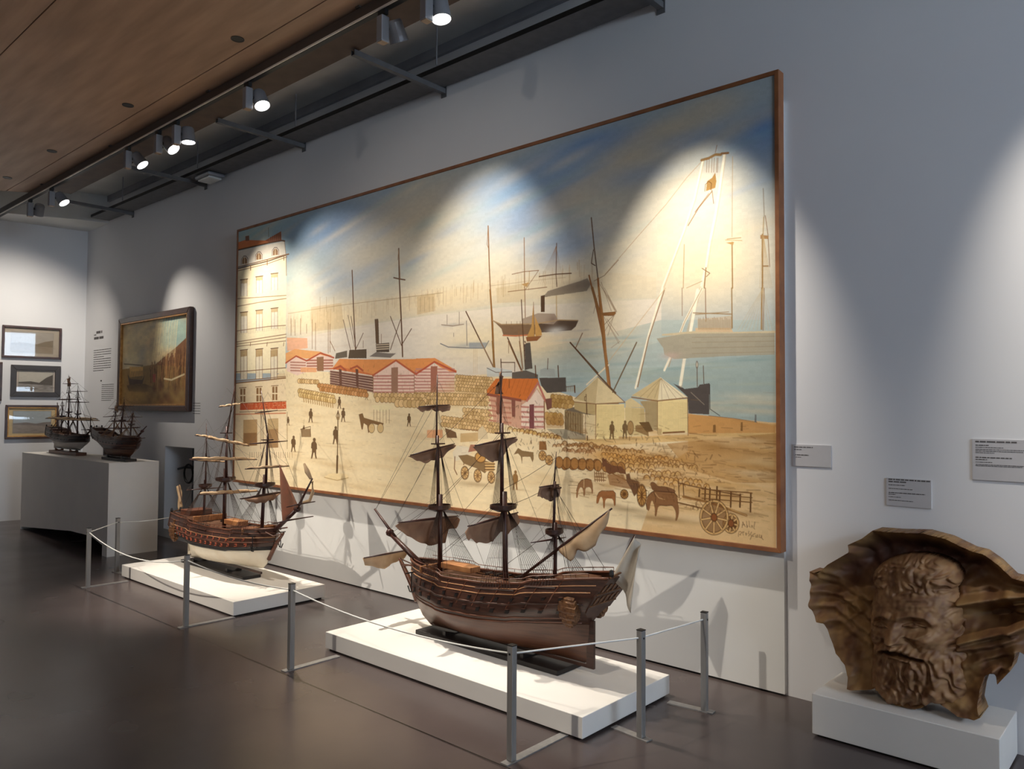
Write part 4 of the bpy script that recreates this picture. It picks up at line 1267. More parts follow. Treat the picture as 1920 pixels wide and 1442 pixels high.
3 209 175 121 136 94 46 5 2530 1787 30 25
3 213 179 125 136 94 46 5 2573 1787 30 25
3 221 187 133 136 94 46 4.9 2632 1788 30 25
3 215 181 127 136 94 46 4.9 2671 1789 29 25
3 199 165 111 136 94 46 4.8 2719 1790 29 25
3 231 197 143 136 94 46 4.8 2765 1791 29 24
3 235 201 147 136 94 46 4.8 2815 1792 28 24
3 208 174 120 136 94 46 4.7 2862 1793 28 24
3 205 171 117 136 94 46 4.7 2912 1794 28 24
3 236 202 148 136 94 46 4.7 2957 1795 28 24
3 230 196 142 136 94 46 4.9 2627 1816 40 34
3 234 200 146 136 94 46 4.9 2676 1817 40 33
3 219 185 131 136 94 46 4.8 2734 1819 39 33
3 199 165 111 136 94 46 4.8 2782 1820 39 33
3 216 182 128 136 94 46 4.7 2834 1821 38 33
3 223 189 135 136 94 46 4.7 2885 1823 38 33
3 199 165 111 136 94 46 4.7 2929 1824 38 33
3 209 179 119 136 94 46 6.1 1194 1698 35 25
3 217 187 127 136 94 46 6 1226 1702 34 25
3 233 203 143 136 94 46 6 1261 1706 34 25
3 214 184 124 136 94 46 6 1305 1711 34 25
3 216 186 126 136 94 46 5.9 1338 1715 34 25
3 219 189 129 136 94 46 5.9 1374 1719 33 25
3 210 180 120 136 94 46 5.9 1406 1723 33 25
3 240 210 150 136 94 46 5.9 1442 1727 33 25
3 212 182 122 136 94 46 5.8 1481 1732 33 25
3 243 213 153 136 94 46 5.8 1520 1737 33 24
3 209 179 119 136 94 46 5.8 1551 1740 32 24
3 207 177 117 136 94 46 5.7 1583 1744 32 24
3 207 177 117 136 94 46 5.7 1619 1748 32 24
3 214 184 124 136 94 46 5.7 1653 1752 32 24
3 239 209 149 136 94 46 5.7 1690 1757 32 24
3 220 190 130 136 94 46 5.6 1726 1761 31 24
3 224 194 134 136 94 46 6 1208 1733 35 25
3 217 187 127 136 94 46 6 1244 1737 34 25
3 215 185 125 136 94 46 6 1278 1741 34 25
3 209 179 119 136 94 46 6 1325 1746 34 25
3 229 199 139 136 94 46 5.9 1356 1750 34 25
3 212 182 122 136 94 46 5.9 1396 1754 33 25
3 213 183 123 136 94 46 5.9 1426 1758 33 25
3 221 191 131 136 94 46 5.8 1463 1762 33 25
3 237 207 147 136 94 46 5.8 1504 1767 33 25
3 204 174 114 136 94 46 5.8 1538 1771 32 24
3 232 202 142 136 94 46 5.8 1565 1774 32 24
3 222 192 132 136 94 46 5.7 1608 1779 32 24
3 204 174 114 136 94 46 5.7 1640 1782 32 24
3 241 211 151 136 94 46 5.7 1672 1786 32 24
3 238 208 148 136 94 46 5.6 1711 1790 31 24
3 213 183 123 136 94 46 5.6 1746 1794 31 24
3 186 130 76 136 94 46 5.8 1509 1650 30 23
3 207 151 97 136 94 46 5.8 1557 1655 30 23
3 208 152 98 136 94 46 5.7 1605 1659 30 23
3 210 154 100 136 94 46 5.7 1643 1663 30 23
3 202 146 92 136 94 46 5.7 1683 1667 30 23
3 211 155 101 136 94 46 5.6 1719 1670 29 22
3 216 160 106 136 94 46 5.6 1763 1674 29 22
3 192 136 82 136 94 46 5.6 1809 1679 29 22
3 190 134 80 136 94 46 5.5 1843 1682 29 22
3 207 151 97 136 94 46 5.5 1890 1687 28 22
3 182 126 72 136 94 46 5.5 1923 1690 28 22
3 203 147 93 136 94 46 5.4 1968 1694 28 22
3 188 132 78 136 94 46 5.4 2006 1698 28 22
3 180 124 70 136 94 46 5.4 2047 1702 27 22
3 198 142 88 136 94 46 5.3 2083 1705 27 22
3 205 149 95 136 94 46 5.3 2129 1710 27 22
3 199 143 89 136 94 46 5.3 2166 1713 27 21
3 189 133 79 136 94 46 5.2 2196 1716 27 21
3 208 152 98 136 94 46 5.8 1542 1683 30 23
3 180 124 70 136 94 46 5.7 1576 1686 30 23
3 206 150 96 136 94 46 5.7 1621 1691 30 23
3 190 134 80 136 94 46 5.7 1662 1694 30 23
3 217 161 107 136 94 46 5.6 1707 1699 29 22
3 181 125 71 136 94 46 5.6 1743 1702 29 22
3 196 140 86 136 94 46 5.6 1786 1706 29 22
3 187 131 77 136 94 46 5.5 1830 1710 29 22
3 209 153 99 136 94 46 5.5 1872 1714 28 22
3 188 132 78 136 94 46 5.5 1909 1717 28 22
3 192 136 82 136 94 46 5.4 1954 1722 28 22
3 189 133 79 136 94 46 5.4 1992 1725 28 22
3 210 154 100 136 94 46 5.4 2024 1728 28 22
3 218 162 108 136 94 46 5.4 2064 1732 27 22
3 187 131 77 136 94 46 5.3 2105 1736 27 22
3 196 140 86 136 94 46 5.3 2140 1739 27 22
3 217 161 107 136 94 46 5.3 2183 1743 27 21
3 195 139 85 136 94 46 5.2 2215 1746 27 21
3 236 202 148 136 94 46 6.1 1183 1603 30 22
3 200 166 112 136 94 46 6 1220 1605 30 22
3 213 179 125 136 94 46 6 1256 1606 30 22
3 233 199 145 136 94 46 6 1302 1609 29 22
3 237 203 149 136 94 46 5.9 1336 1611 29 22
3 211 177 123 136 94 46 5.9 1375 1613 29 22
3 235 201 147 136 94 46 5.9 1403 1614 29 21
3 199 165 111 136 94 46 5.9 1445 1616 29 21
3 213 179 125 136 94 46 5.8 1479 1618 28 21
1 176 136 76 0.8 16.6 1255 1740 1270 1798
1 176 136 76 0.8 16.6 1292 1745 1306 1802
1 176 136 76 0.8 16.5 1329 1749 1343 1806
1 176 136 76 0.8 16.4 1365 1754 1379 1811
1 176 136 76 0.8 16.3 1401 1758 1415 1815
1 176 136 76 0.8 16.2 1437 1762 1451 1819
1 176 136 76 0.8 16.2 1473 1767 1487 1823
1 176 136 76 0.8 16.1 1508 1771 1522 1827
1 176 136 76 0.8 16 1543 1775 1557 1831
1 176 136 76 0.8 15.9 1578 1780 1592 1835
1 176 136 76 0.8 15.8 1613 1784 1627 1839
1 176 136 76 0.8 15.8 1648 1788 1661 1843
1 176 136 76 0.8 15.7 1682 1792 1695 1847
1 176 136 76 0.8 15.6 1716 1796 1729 1851
0 214 166 140 1 3665 1746 3978 1757 4029 1789 4120 1712 4190 1790 4197 1996 3979 2000 3711 1949
0 240 218 200 1 3978 1832 4060 1789 4120 1720 4181 1797 4182 1996 3979 1984
0 214 120 56 1 3730 1638 4125 1647 4140 1674 4030 1801 3904 1788 3642 1742 3642 1721
1 184 94 44 0.6 5.5 3747 1642 3698 1747
1 184 94 44 0.6 5.4 3791 1643 3742 1747
1 184 94 44 0.6 5.4 3834 1644 3786 1747
1 184 94 44 0.6 5.4 3877 1645 3829 1748
1 184 94 44 0.6 5.3 3919 1646 3872 1748
1 184 94 44 0.6 5.3 3961 1647 3915 1749
1 184 94 44 0.6 5.2 4003 1648 3957 1749
1 184 94 44 0.6 5.2 4044 1649 3998 1750
1 184 94 44 0.6 5.1 4084 1650 4039 1750
0 150 84 66 1 3642 1742 3978 1789 3978 1808 3642 1762
1 196 120 104 1 16.9 4030 1801 4130 1678 4200 1805
0 130 76 78 1 4052 1828 4096 1824 4097 1994 4053 1995
0 150 96 76 1 3737 1763 3797 1772 3798 1900 3738 1892
0 140 88 74 1 3883 1788 3920 1792 3921 1914 3890 1915
1 200 140 128 1 13.7 3978 1843 4045 1846
1 200 140 128 1 13.4 4101 1843 4181 1843
1 196 134 110 1 13.6 3665 1795 3732 1803
1 196 134 110 1 13.3 3808 1812 3878 1816
1 200 140 128 1 13.7 3979 1879 4045 1881
1 200 140 128 1 13.4 4101 1878 4181 1878
1 196 134 110 1 13.6 3665 1832 3732 1840
1 196 134 110 1 13.2 3809 1848 3878 1852
1 200 140 128 1 13.7 3979 1914 4046 1916
1 200 140 128 1 13.4 4102 1913 4181 1912
1 196 134 110 1 13.6 3666 1868 3733 1876
1 196 134 110 1 13.2 3809 1884 3879 1887
1 200 140 128 1 13.7 3979 1949 4046 1951
1 200 140 128 1 13.3 4102 1947 4182 1946
1 196 134 110 1 13.6 3666 1905 3733 1912
1 196 134 110 1 13.2 3809 1920 3879 1923
1 200 140 128 1 13.7 3979 1984 4046 1986
1 200 140 128 1 13.3 4102 1982 4182 1981
1 196 134 110 1 13.6 3667 1941 3733 1949
1 196 134 110 1 13.2 3810 1956 3879 1958
1 96 62 34 1 4.4 3861 1645 3861 1708
0 128 84 70 1 4195 1790 4254 1782 4254 1851 4211 1866
1 140 100 62 1 8.3 4186 1805 4190 1996
0 176 130 74 0.5 4206 1896 4355 1895 4356 1985 4206 1988
0 150 128 92 1 4364 1865 4448 1850 4512 1879 4513 2033 4365 1992
0 120 106 88 1 4364 1865 4448 1843 4512 1868 4611 1886 4611 1900 4512 1887
1 110 86 56 1 4.8 4374 1880 4374 1992
1 110 86 56 1 4.8 4394 1882 4395 1996
1 110 86 56 1 4.8 4415 1883 4416 2000
1 110 86 56 1 4.8 4435 1884 4436 2004
1 110 86 56 1 4.7 4456 1886 4456 2008
1 110 86 56 1 4.7 4476 1887 4477 2012
1 110 86 56 1 4.7 4496 1888 4497 2016
1 110 86 56 1 4.7 4516 1890 4517 2020
1 110 86 56 1 4.7 4536 1891 4536 2024
1 110 86 56 1 4.7 4556 1892 4556 2027
1 110 86 56 1 4.6 4575 1893 4576 2031
1 110 86 56 1 4.6 4595 1895 4596 2035
0 112 112 104 0.6 4206 1995 4365 1992 4540 2025 4540 2061 4365 2059
0 230 206 160 1 4549 1901 4620 1897 4620 2052 4554 2054
0 110 84 60 1 4558 1915 4580 1915 4580 1951 4558 1952
0 226 206 162 1 4448 1791 4619 1654 4767 1757 4798 1779 4798 1821 4620 1821 4448 1806
0 196 174 130 1 4448 1791 4637 1655 4620 1821
0 238 218 160 1 4624 1828 4798 1828 4798 2047 4625 2052
0 190 166 118 1 4443 1810 4620 1824 4620 1897 4512 1879 4448 1858
1 140 100 62 1 5.4 4443 1810 4620 1824 4798 1821
1 140 100 62 1 3.8 4637 1655 4620 1821 4620 2052
1 140 100 62 1 4 4637 1655 4448 1791
1 140 100 62 1 3.7 4637 1655 4798 1786
1 96 62 34 1 8.5 4544 1762 4554 2061
1 96 62 34 1 3.9 4530 1777 4557 1770 4559 1799 4530 1802 4530 1777
0 140 118 80 1 4736 1949 4755 1949 4765 1963 4766 1993 4761 1995 4760 2024 4763 2048 4752 2048 4748 2012 4742 2014 4736 2048 4727 2049 4731 2012 4731 1991 4725 1988 4727 1962
3 140 118 80 140 118 80 1.5 4748 1940 9 10
2 190 158 112 0.5 4783 2047 55 5 0
0 226 206 162 1 4547 1718 4635 1647 4748 1742 4841 1814 4618 1824 4547 1817
0 204 182 138 1 4547 1718 4640 1647 4618 1824 4547 1817
0 236 214 156 1 4623 1828 4841 1824 4846 2024 4623 2040
0 224 204 160 1 4547 1893 4610 1896 4610 2030 4548 2031
1 190 164 108 0.7 3.4 4632 1835 4632 2029
1 190 164 108 0.7 3.4 4644 1835 4644 2029
1 190 164 108 0.7 3.4 4656 1835 4657 2029
1 190 164 108 0.7 3.4 4668 1835 4669 2028
1 190 164 108 0.7 3.4 4680 1835 4681 2028
1 190 164 108 0.7 3.4 4693 1835 4693 2028
1 190 164 108 0.7 3.4 4705 1835 4705 2027
1 190 164 108 0.7 3.4 4717 1835 4717 2027
1 190 164 108 0.7 3.4 4729 1835 4729 2027
1 190 164 108 0.7 3.4 4741 1835 4741 2026
1 190 164 108 0.7 3.4 4753 1835 4753 2026
1 190 164 108 0.7 3.3 4765 1835 4765 2026
1 190 164 108 0.7 3.3 4776 1835 4777 2025
1 190 164 108 0.7 3.3 4788 1835 4789 2025
1 190 164 108 0.7 3.3 4800 1835 4800 2025
1 190 164 108 0.7 3.3 4812 1835 4812 2024
1 190 164 108 0.7 3.3 4824 1835 4824 2024
1 190 164 108 0.7 3.3 4835 1835 4836 2024
1 140 100 62 1 5 4547 1817 4618 1824 4845 1814
1 140 100 62 1 4.6 4623 1828 4619 2044
1 140 100 62 1 4.5 4635 1647 4757 1746 4841 1810
0 216 196 150 1 4849 1807 4891 1786 4988 1845 4849 1849
0 214 192 140 1 4891 1849 4988 1848 4996 2020 4850 2024 4845 1845
1 176 150 98 0.7 2.9 4899 1856 4899 1932
1 176 150 98 0.7 2.9 4909 1855 4910 1932
1 176 150 98 0.7 2.9 4920 1855 4920 1932
1 176 150 98 0.7 2.9 4931 1855 4931 1932
1 176 150 98 0.7 2.9 4941 1855 4941 1931
1 176 150 98 0.7 2.9 4952 1855 4952 1931
1 176 150 98 0.7 2.9 4962 1855 4962 1931
1 176 150 98 0.7 2.9 4972 1855 4973 1931
1 176 150 98 0.7 2.8 4983 1855 4983 1931
0 176 156 116 1 4956 1807 5082 1801 5082 1990 4996 1965 4992 1855
0 238 216 158 1 5082 1804 5285 1795 5287 1992 5082 2004
0 226 206 162 1 4895 1772 5102 1662 5174 1714 5285 1785 5082 1804
0 208 186 140 1 4895 1772 5102 1662 5082 1804
0 238 224 190 1 5102 1662 5285 1785 5086 1801
1 150 122 84 0.6 3.6 5106 1669 4956 1783
1 150 122 84 0.6 3.5 5106 1669 5008 1786
1 150 122 84 0.6 3.5 5106 1669 5060 1789
1 150 122 84 0.6 3.5 5106 1669 5112 1797
1 150 122 84 0.6 3.4 5106 1669 5162 1795
1 150 122 84 0.6 3.4 5106 1669 5212 1793
1 150 122 84 0.6 3.4 5106 1669 5261 1790
1 196 168 112 0.6 3.1 5094 1814 5094 1993
1 196 168 112 0.6 3.1 5103 1814 5103 1993
1 196 168 112 0.6 3.1 5112 1814 5112 1993
1 196 168 112 0.6 3.1 5122 1814 5122 1993
1 196 168 112 0.6 3.1 5131 1814 5131 1993
1 196 168 112 0.6 3.1 5140 1814 5140 1992
1 196 168 112 0.6 3.1 5149 1814 5149 1992
1 196 168 112 0.6 3.1 5158 1814 5158 1992
1 196 168 112 0.6 3.1 5167 1814 5167 1992
1 196 168 112 0.6 3.1 5177 1814 5176 1992
1 196 168 112 0.6 3.1 5186 1814 5186 1991
1 196 168 112 0.6 3.1 5195 1815 5195 1991
1 196 168 112 0.6 3.1 5204 1815 5204 1991
1 196 168 112 0.6 3 5213 1815 5213 1991
1 196 168 112 0.6 3 5222 1815 5222 1991
1 196 168 112 0.6 3 5231 1815 5230 1990
1 196 168 112 0.6 3 5240 1815 5239 1990
1 196 168 112 0.6 3 5249 1815 5248 1990
1 196 168 112 0.6 3 5257 1815 5257 1990
1 196 168 112 0.6 3 5266 1815 5266 1990
1 196 168 112 0.6 3 5275 1815 5275 1989
1 196 168 112 0.6 3 5284 1815 5284 1989
1 140 112 72 0.6 3.6 4964 1814 4964 1965
1 140 112 72 0.6 3.6 4975 1814 4975 1965
1 140 112 72 0.6 3.6 4986 1814 4986 1965
1 140 112 72 0.6 3.5 4997 1814 4997 1965
1 140 112 72 0.6 3.5 5008 1814 5008 1965
1 140 112 72 0.6 3.5 5019 1814 5020 1964
1 140 112 72 0.6 3.5 5031 1814 5031 1964
1 140 112 72 0.6 3.5 5042 1814 5042 1964
1 140 112 72 0.6 3.5 5053 1814 5053 1964
1 140 112 72 0.6 3.5 5064 1814 5064 1964
1 140 112 72 0.6 3.5 5074 1814 5074 1963
1 140 100 62 1 7 4895 1782 5082 1806 5286 1788
1 140 100 62 1 4.2 5082 1804 5082 2004
1 140 100 62 1 4.7 5286 1788 5289 2012
1 130 86 46 1 10.1 5121 2000 5264 1990
0 86 78 74 1 5190 1701 5257 1729 5264 1735 5352 1727 5366 1711 5429 1704 5426 1886 5293 1881 5286 1782
1 150 136 120 1 3.9 5308 1756 5394 1828
1 96 62 34 1 4.6 5348 1573 5350 1723
1 96 62 34 1 4.6 5389 1601 5392 1705
3 200 190 170 96 62 34 3.3 5348 1593 7 18
1 60 56 54 1 3.9 5430 1712 5431 1854 5492 1892
0 206 152 90 0.85 5293 1884 5423 1893 5581 1907 5680 1924 5722 1930 5820 1947 5820 1983 5290 1999
0 140 100 56 1 5450 1947 5466 1943 5468 1988 5449 1990
0 140 100 56 1 5621 1928 5631 1927 5632 1978 5619 1978
1 140 100 62 1 3.1 5423 1893 5581 1907 5715 1927
0 120 120 116 1 5703 1884 5712 1884 5712 1927 5702 1927
0 120 96 62 1 4738 1952 4756 1952 4766 1966 4768 1996 4762 1998 4761 2027 4764 2050 4754 2051 4749 2015 4743 2017 4738 2051 4728 2052 4732 2015 4732 1994 4726 1991 4728 1965
3 120 96 62 120 96 62 1.5 4749 1943 9 10
2 190 158 112 0.5 4785 2050 55 5 0
0 120 96 62 1 4836 1947 4855 1947 4864 1961 4866 1991 4860 1992 4859 2020 4862 2044 4852 2044 4847 2009 4842 2011 4836 2045 4827 2045 4831 2009 4831 1988 4825 1986 4827 1959
3 120 96 62 120 96 62 1.5 4847 1938 9 10
2 190 158 112 0.5 4882 2044 54 5 0
0 150 120 78 1 4923 1959 5012 1951 5020 2026 5004 2019 4923 1994
0 110 84 50 1 4948 1938 5020 1934 5051 1991 5004 1999
3 170 136 88 96 62 34 3.6 4887 1974 23 42
0 200 170 120 1 5082 1977 5109 1976 5109 2013 5082 2014
1 206 180 140 0.6 17 5390 391 5336 606 5265 788 5121 1116
1 250 240 216 1 11.6 5387 390 5332 605 5262 787 5113 1115
1 206 180 140 0.5 22.7 5528 381 5496 582 5471 721 5432 892 5410 1020
1 250 240 216 1 15.1 5525 380 5493 582 5468 721 5429 891 5407 1019 5374 1142
1 150 116 70 1 16.3 5380 382 5426 380 5469 368 5504 376
1 140 100 62 1 12.8 5507 370 5549 376
1 140 100 62 1 3.9 5479 315 5469 355
1 140 100 62 0.8 4 5416 376 5412 461
1 140 100 62 0.8 3.9 5430 379 5426 464
1 140 100 62 0.8 3.9 5448 383 5444 468
1 140 100 62 0.8 3.9 5462 386 5458 470
1 140 100 62 0.8 3.9 5479 390 5475 474
1 140 100 62 0.8 3.9 5486 391 5482 475
0 170 130 72 1 5415 515 5447 501 5468 473 5475 526 5468 564 5408 573
1 110 74 30 1 4.3 5401 571 5405 532 5426 517 5444 533 5440 572
1 140 100 62 1 4.2 5447 573 5457 654
1 140 100 62 1 6 5447 580 5361 663 5291 758
1 140 100 62 1 4 5426 589 5336 685
1 186 150 110 1 3.5 5376 394 5281 468 5141 605 4938 773 4690 984
1 190 170 140 1 5.1 5576 404 5571 866
1 160 124 70 1 7.6 5571 898 5573 1162
1 190 160 110 1 4.4 5530 879 5631 897
1 170 136 86 1 4.4 5540 875 5625 880
0 190 150 90 1 5533 896 5584 897 5577 915
1 140 124 100 1 3.9 5758 622 5763 770 5756 881
1 150 112 60 1 9.1 5752 880 5751 1180
1 140 100 62 1 3.9 5769 777 5784 885 5793 1066
0 170 130 86 1 5740 881 5788 892 5784 910 5740 903
1 140 100 62 1 7.5 5755 1058 5784 1061
1 190 160 110 0.6 2.7 5759 782 5735 1178
1 190 160 110 0.6 2.7 5759 782 5744 1179
1 190 160 110 0.6 2.7 5759 782 5753 1180
1 190 160 110 0.6 2.7 5759 894 5762 1181
1 190 160 110 0.6 2.7 5759 894 5771 1182
1 190 160 110 0.6 2.7 5759 894 5780 1183
1 190 160 110 0.6 2.7 5759 894 5789 1184
1 190 160 110 0.6 2.7 5759 894 5797 1185
1 190 160 110 0.6 2.7 5759 894 5806 1185
1 186 156 110 1 5.4 5265 868 5258 1130
1 130 90 40 1 4.6 5382 1026 5432 1061 5410 1078
1 150 112 60 1 7.2 5407 1026 5396 1144
1 186 156 110 1 4 5382 1102 5280 1132
1 250 240 216 1 14.2 5116 1116 5019 1395 4923 1724
1 150 112 70 1 7.1 5129 1130 5019 1416 4939 1717
1 206 180 140 0.5 20.2 5374 1142 5279 1418 5242 1715
1 250 240 216 1 20.2 5353 1153 5301 1419 5264 1563 5238 1708
1 250 240 216 1 15 5382 1143 5265 1337 5205 1474 5129 1619
1 180 150 110 1 4.8 5382 1143 5265 1337 5205 1474 5159 1599
1 210 180 136 0.8 5.1 5137 1118 4890 1373 4635 1640
1 236 220 190 1 10.1 4722 1571 4547 1696
1 150 104 60 1 20.7 4589 1062 4661 1272 4722 1706
1 170 120 70 1 15.3 4642 1067 4678 1288 4718 1706
0 150 104 60 1 4660 1232 4777 1231 4768 1252 4669 1248
1 140 100 62 0.6 3.8 4781 1231 4686 1072
1 140 100 62 0.6 3.8 4773 1234 4712 1118
1 140 100 62 0.6 3.7 4687 1310 4773 1245
1 140 100 62 0.6 3.8 4798 1439 4678 1252
1 140 100 62 0.6 3.7 4739 1464 4807 1425
1 140 100 62 0.6 3.7 4721 1313 4798 1424
1 110 86 56 1 8.8 4931 1439 4841 1596 4753 1749
1 104 80 56 1 9.9 4546 1542 4653 1648 4774 1757
1 140 100 62 1 4.1 5250 1129 5251 1296
1 140 100 62 1 5.2 5403 1145 5406 1341
1 150 116 66 1 6.9 5568 1162 5570 1391
1 140 100 62 1 4.2 5761 1181 5753 1416
1 160 126 80 1 9.1 5748 1180 5744 1409
1 196 170 124 0.5 2.8 5754 1180 5603 1406
1 196 170 124 0.5 2.8 5754 1180 5626 1407
1 196 170 124 0.5 2.8 5754 1180 5649 1409
1 196 170 124 0.5 2.8 5754 1180 5672 1410
1 196 170 124 0.5 2.8 5754 1180 5695 1412
1 196 170 124 0.5 2.7 5754 1180 5718 1413
1 196 170 124 0.5 2.7 5754 1180 5740 1415
1 196 170 124 0.5 2.7 5754 1180 5763 1416
1 196 170 124 0.5 2.7 5754 1180 5785 1418
1 196 170 124 0.5 2.7 5754 1180 5807 1419
0 206 190 156 1 5113 1398 5227 1395 5352 1393 5576 1414 5823 1423 5823 1438 5113 1408
0 172 164 144 1 5074 1423 5250 1406 5352 1409 5819 1435 5819 1554 5528 1551 5197 1554 5129 1524 5121 1483
0 214 186 150 1 5338 1375 5562 1390 5576 1414 5338 1398
1 150 136 106 0.6 3.6 5316 1430 5819 1453
1 150 136 106 0.6 3.6 5316 1460 5819 1480
1 150 136 106 0.6 3.6 5316 1493 5819 1509
1 150 136 106 0.6 3.6 5316 1526 5819 1539
0 200 176 140 0.6 5352 1324 5569 1321 5569 1404 5352 1390
1 150 112 74 0.6 4.3 5360 1317 5361 1384
1 150 112 74 0.6 4.3 5370 1319 5371 1384
1 150 112 74 0.6 4.3 5380 1332 5381 1385
1 150 112 74 0.6 4.3 5390 1316 5391 1385
1 150 112 74 0.6 4.3 5400 1333 5401 1386
1 150 112 74 0.6 4.2 5410 1319 5411 1387
1 150 112 74 0.6 4.2 5420 1323 5421 1387
1 150 112 74 0.6 4.2 5430 1333 5431 1388
1 150 112 74 0.6 4.2 5439 1333 5441 1389
1 150 112 74 0.6 4.2 5449 1326 5451 1389
1 150 112 74 0.6 4.2 5459 1320 5460 1390
1 150 112 74 0.6 4.2 5469 1329 5470 1391
1 150 112 74 0.6 4.2 5479 1328 5480 1391
1 150 112 74 0.6 4.2 5488 1339 5490 1392
1 150 112 74 0.6 4.2 5498 1326 5499 1393
1 150 112 74 0.6 4.2 5508 1330 5509 1393
1 150 112 74 0.6 4.1 5517 1341 5519 1394
1 150 112 74 0.6 4.1 5527 1325 5528 1395
1 150 112 74 0.6 4.1 5537 1333 5538 1395
1 150 112 74 0.6 4.1 5546 1341 5547 1396
1 150 112 74 0.6 4.1 5556 1341 5557 1396
1 150 112 74 0.6 4.1 5565 1328 5566 1397
1 160 130 90 1 6.3 5324 1285 5563 1311
1 160 130 90 1 4.4 5338 1296 5549 1297
2 206 178 166 0.6 5175 1533 60 20 0
2 146 166 166 0.5 5562 1568 248 17 0
2 120 150 152 0.4 5694 1580 102 6 0
2 196 146 76 0.8 4923 2176 341 65 0
2 206 150 70 0.7 4766 2154 258 44 0
0 175 131 77 0.7 4342 2097 4352 2074 4379 2072 4391 2095
1 130 84 40 0.85 6.4 4339 2099 4347 2080 4366 2071 4384 2078 4392 2097
0 175 131 77 0.7 4388 2108 4395 2091 4415 2090 4423 2106
1 130 84 40 0.85 6.4 4386 2109 4392 2095 4405 2089 4419 2094 4424 2108
0 191 147 93 0.7 4422 2102 4429 2087 4447 2085 4455 2101
1 130 84 40 0.85 6.3 4420 2104 4425 2091 4438 2084 4451 2090 4456 2103
0 193 149 95 0.7 4447 2095 4453 2082 4468 2081 4475 2094
1 130 84 40 0.85 6.3 4445 2096 4450 2085 4460 2080 4471 2085 4475 2095
0 166 122 68 0.7 4474 2106 4485 2083 4510 2082 4522 2104
1 130 84 40 0.85 6.3 4472 2108 4479 2089 4497 2080 4515 2088 4523 2106
0 200 156 102 0.7 4496 2103 4506 2081 4532 2079 4543 2101
1 130 84 40 0.85 6.2 4493 2105 4501 2086 4519 2077 4537 2085 4545 2103
0 183 139 85 0.7 4533 2096 4540 2079 4560 2078 4569 2095
1 130 84 40 0.85 6.2 4531 2098 4537 2083 4550 2077 4564 2082 4570 2097
0 192 148 94 0.7 4565 2097 4574 2076 4598 2075 4608 2095
1 130 84 40 0.85 6.2 4562 2099 4569 2081 4586 2073 4602 2080 4609 2097
0 177 133 79 0.7 4595 2105 4603 2087 4624 2085 4634 2104
1 130 84 40 0.85 6.1 4592 2107 4599 2091 4614 2084 4628 2090 4635 2106
0 158 108 62 0.7 4343 2142 4355 2118 4384 2115 4397 2140
1 130 84 40 0.85 6.4 4340 2144 4349 2123 4369 2114 4389 2122 4398 2142
0 158 108 62 0.7 4381 2145 4389 2127 4410 2125 4420 2144
1 130 84 40 0.85 6.4 4378 2147 4385 2132 4400 2124 4415 2130 4421 2145
0 191 141 95 0.7 4409 2142 4418 2123 4440 2121 4450 2140
1 130 84 40 0.85 6.4 4407 2144 4414 2128 4429 2120 4445 2126 4452 2142
0 159 109 63 0.7 4453 2149 4461 2130 4482 2129 4492 2147
1 130 84 40 0.85 6.3 4450 2150 4457 2135 4472 2128 4486 2134 4493 2149
0 172 122 76 0.7 4469 2143 4479 2120 4506 2117 4519 2141
1 130 84 40 0.85 6.3 4466 2145 4474 2125 4493 2116 4512 2124 4520 2143
0 180 130 84 0.7 4503 2140 4513 2118 4538 2116 4550 2139
1 130 84 40 0.85 6.2 4500 2143 4508 2124 4526 2115 4543 2122 4551 2141
0 160 110 64 0.7 4539 2148 4550 2125 4576 2123 4587 2146
1 130 84 40 0.85 6.2 4537 2150 4545 2131 4563 2122 4581 2129 4589 2148
0 169 119 73 0.7 4572 2137 4582 2116 4606 2114 4617 2136
1 130 84 40 0.85 6.2 4570 2140 4577 2121 4594 2113 4611 2120 4619 2138
0 180 134 70 0.7 4646 2112 4652 2098 4668 2097 4675 2111
1 130 84 40 0.85 6.1 4644 2113 4649 2101 4660 2096 4671 2101 4676 2112
0 183 137 73 0.7 4666 2125 4674 2109 4693 2107 4701 2124
1 130 84 40 0.85 6 4665 2127 4670 2113 4683 2106 4697 2112 4702 2125
0 180 134 70 0.7 4700 2128 4708 2112 4726 2111 4734 2127
1 130 84 40 0.85 6 4699 2129 4704 2116 4717 2109 4729 2115 4734 2128
0 175 129 65 0.7 4731 2126 4740 2106 4763 2104 4773 2124
1 130 84 40 0.85 6 4729 2128 4736 2110 4751 2102 4767 2109 4774 2126
0 204 158 94 0.7 4758 2128 4767 2110 4788 2108 4797 2127
1 130 84 40 0.85 5.9 4756 2130 4763 2114 4777 2107 4792 2113 4798 2129
0 178 132 68 0.7 4789 2118 4795 2105 4808 2104 4815 2117
1 130 84 40 0.85 5.9 4788 2119 4792 2108 4802 2103 4811 2107 4815 2118
0 185 139 75 0.7 4822 2127 4831 2108 4852 2106 4862 2126
1 130 84 40 0.85 5.9 4820 2129 4827 2113 4842 2105 4857 2111 4863 2127
0 199 153 89 0.7 4856 2123 4862 2110 4877 2108 4884 2122
1 130 84 40 0.85 5.8 4855 2124 4859 2113 4869 2107 4880 2112 4884 2123
0 194 148 84 0.7 4883 2120 4890 2104 4908 2102 4916 2119
1 130 84 40 0.85 5.8 4881 2122 4887 2108 4899 2101 4912 2107 4917 2120
0 179 133 69 0.7 4907 2123 4913 2111 4926 2110 4932 2122
1 130 84 40 0.85 5.8 4906 2124 4910 2114 4919 2109 4929 2113 4933 2123
0 179 133 69 0.7 4932 2130 4939 2113 4957 2112 4965 2128
1 130 84 40 0.85 5.7 4930 2131 4935 2117 4948 2110 4961 2116 4966 2130
0 178 132 68 0.7 4957 2126 4964 2110 4983 2108 4991 2125
1 130 84 40 0.85 5.7 4955 2128 4961 2114 4974 2107 4986 2113 4992 2127
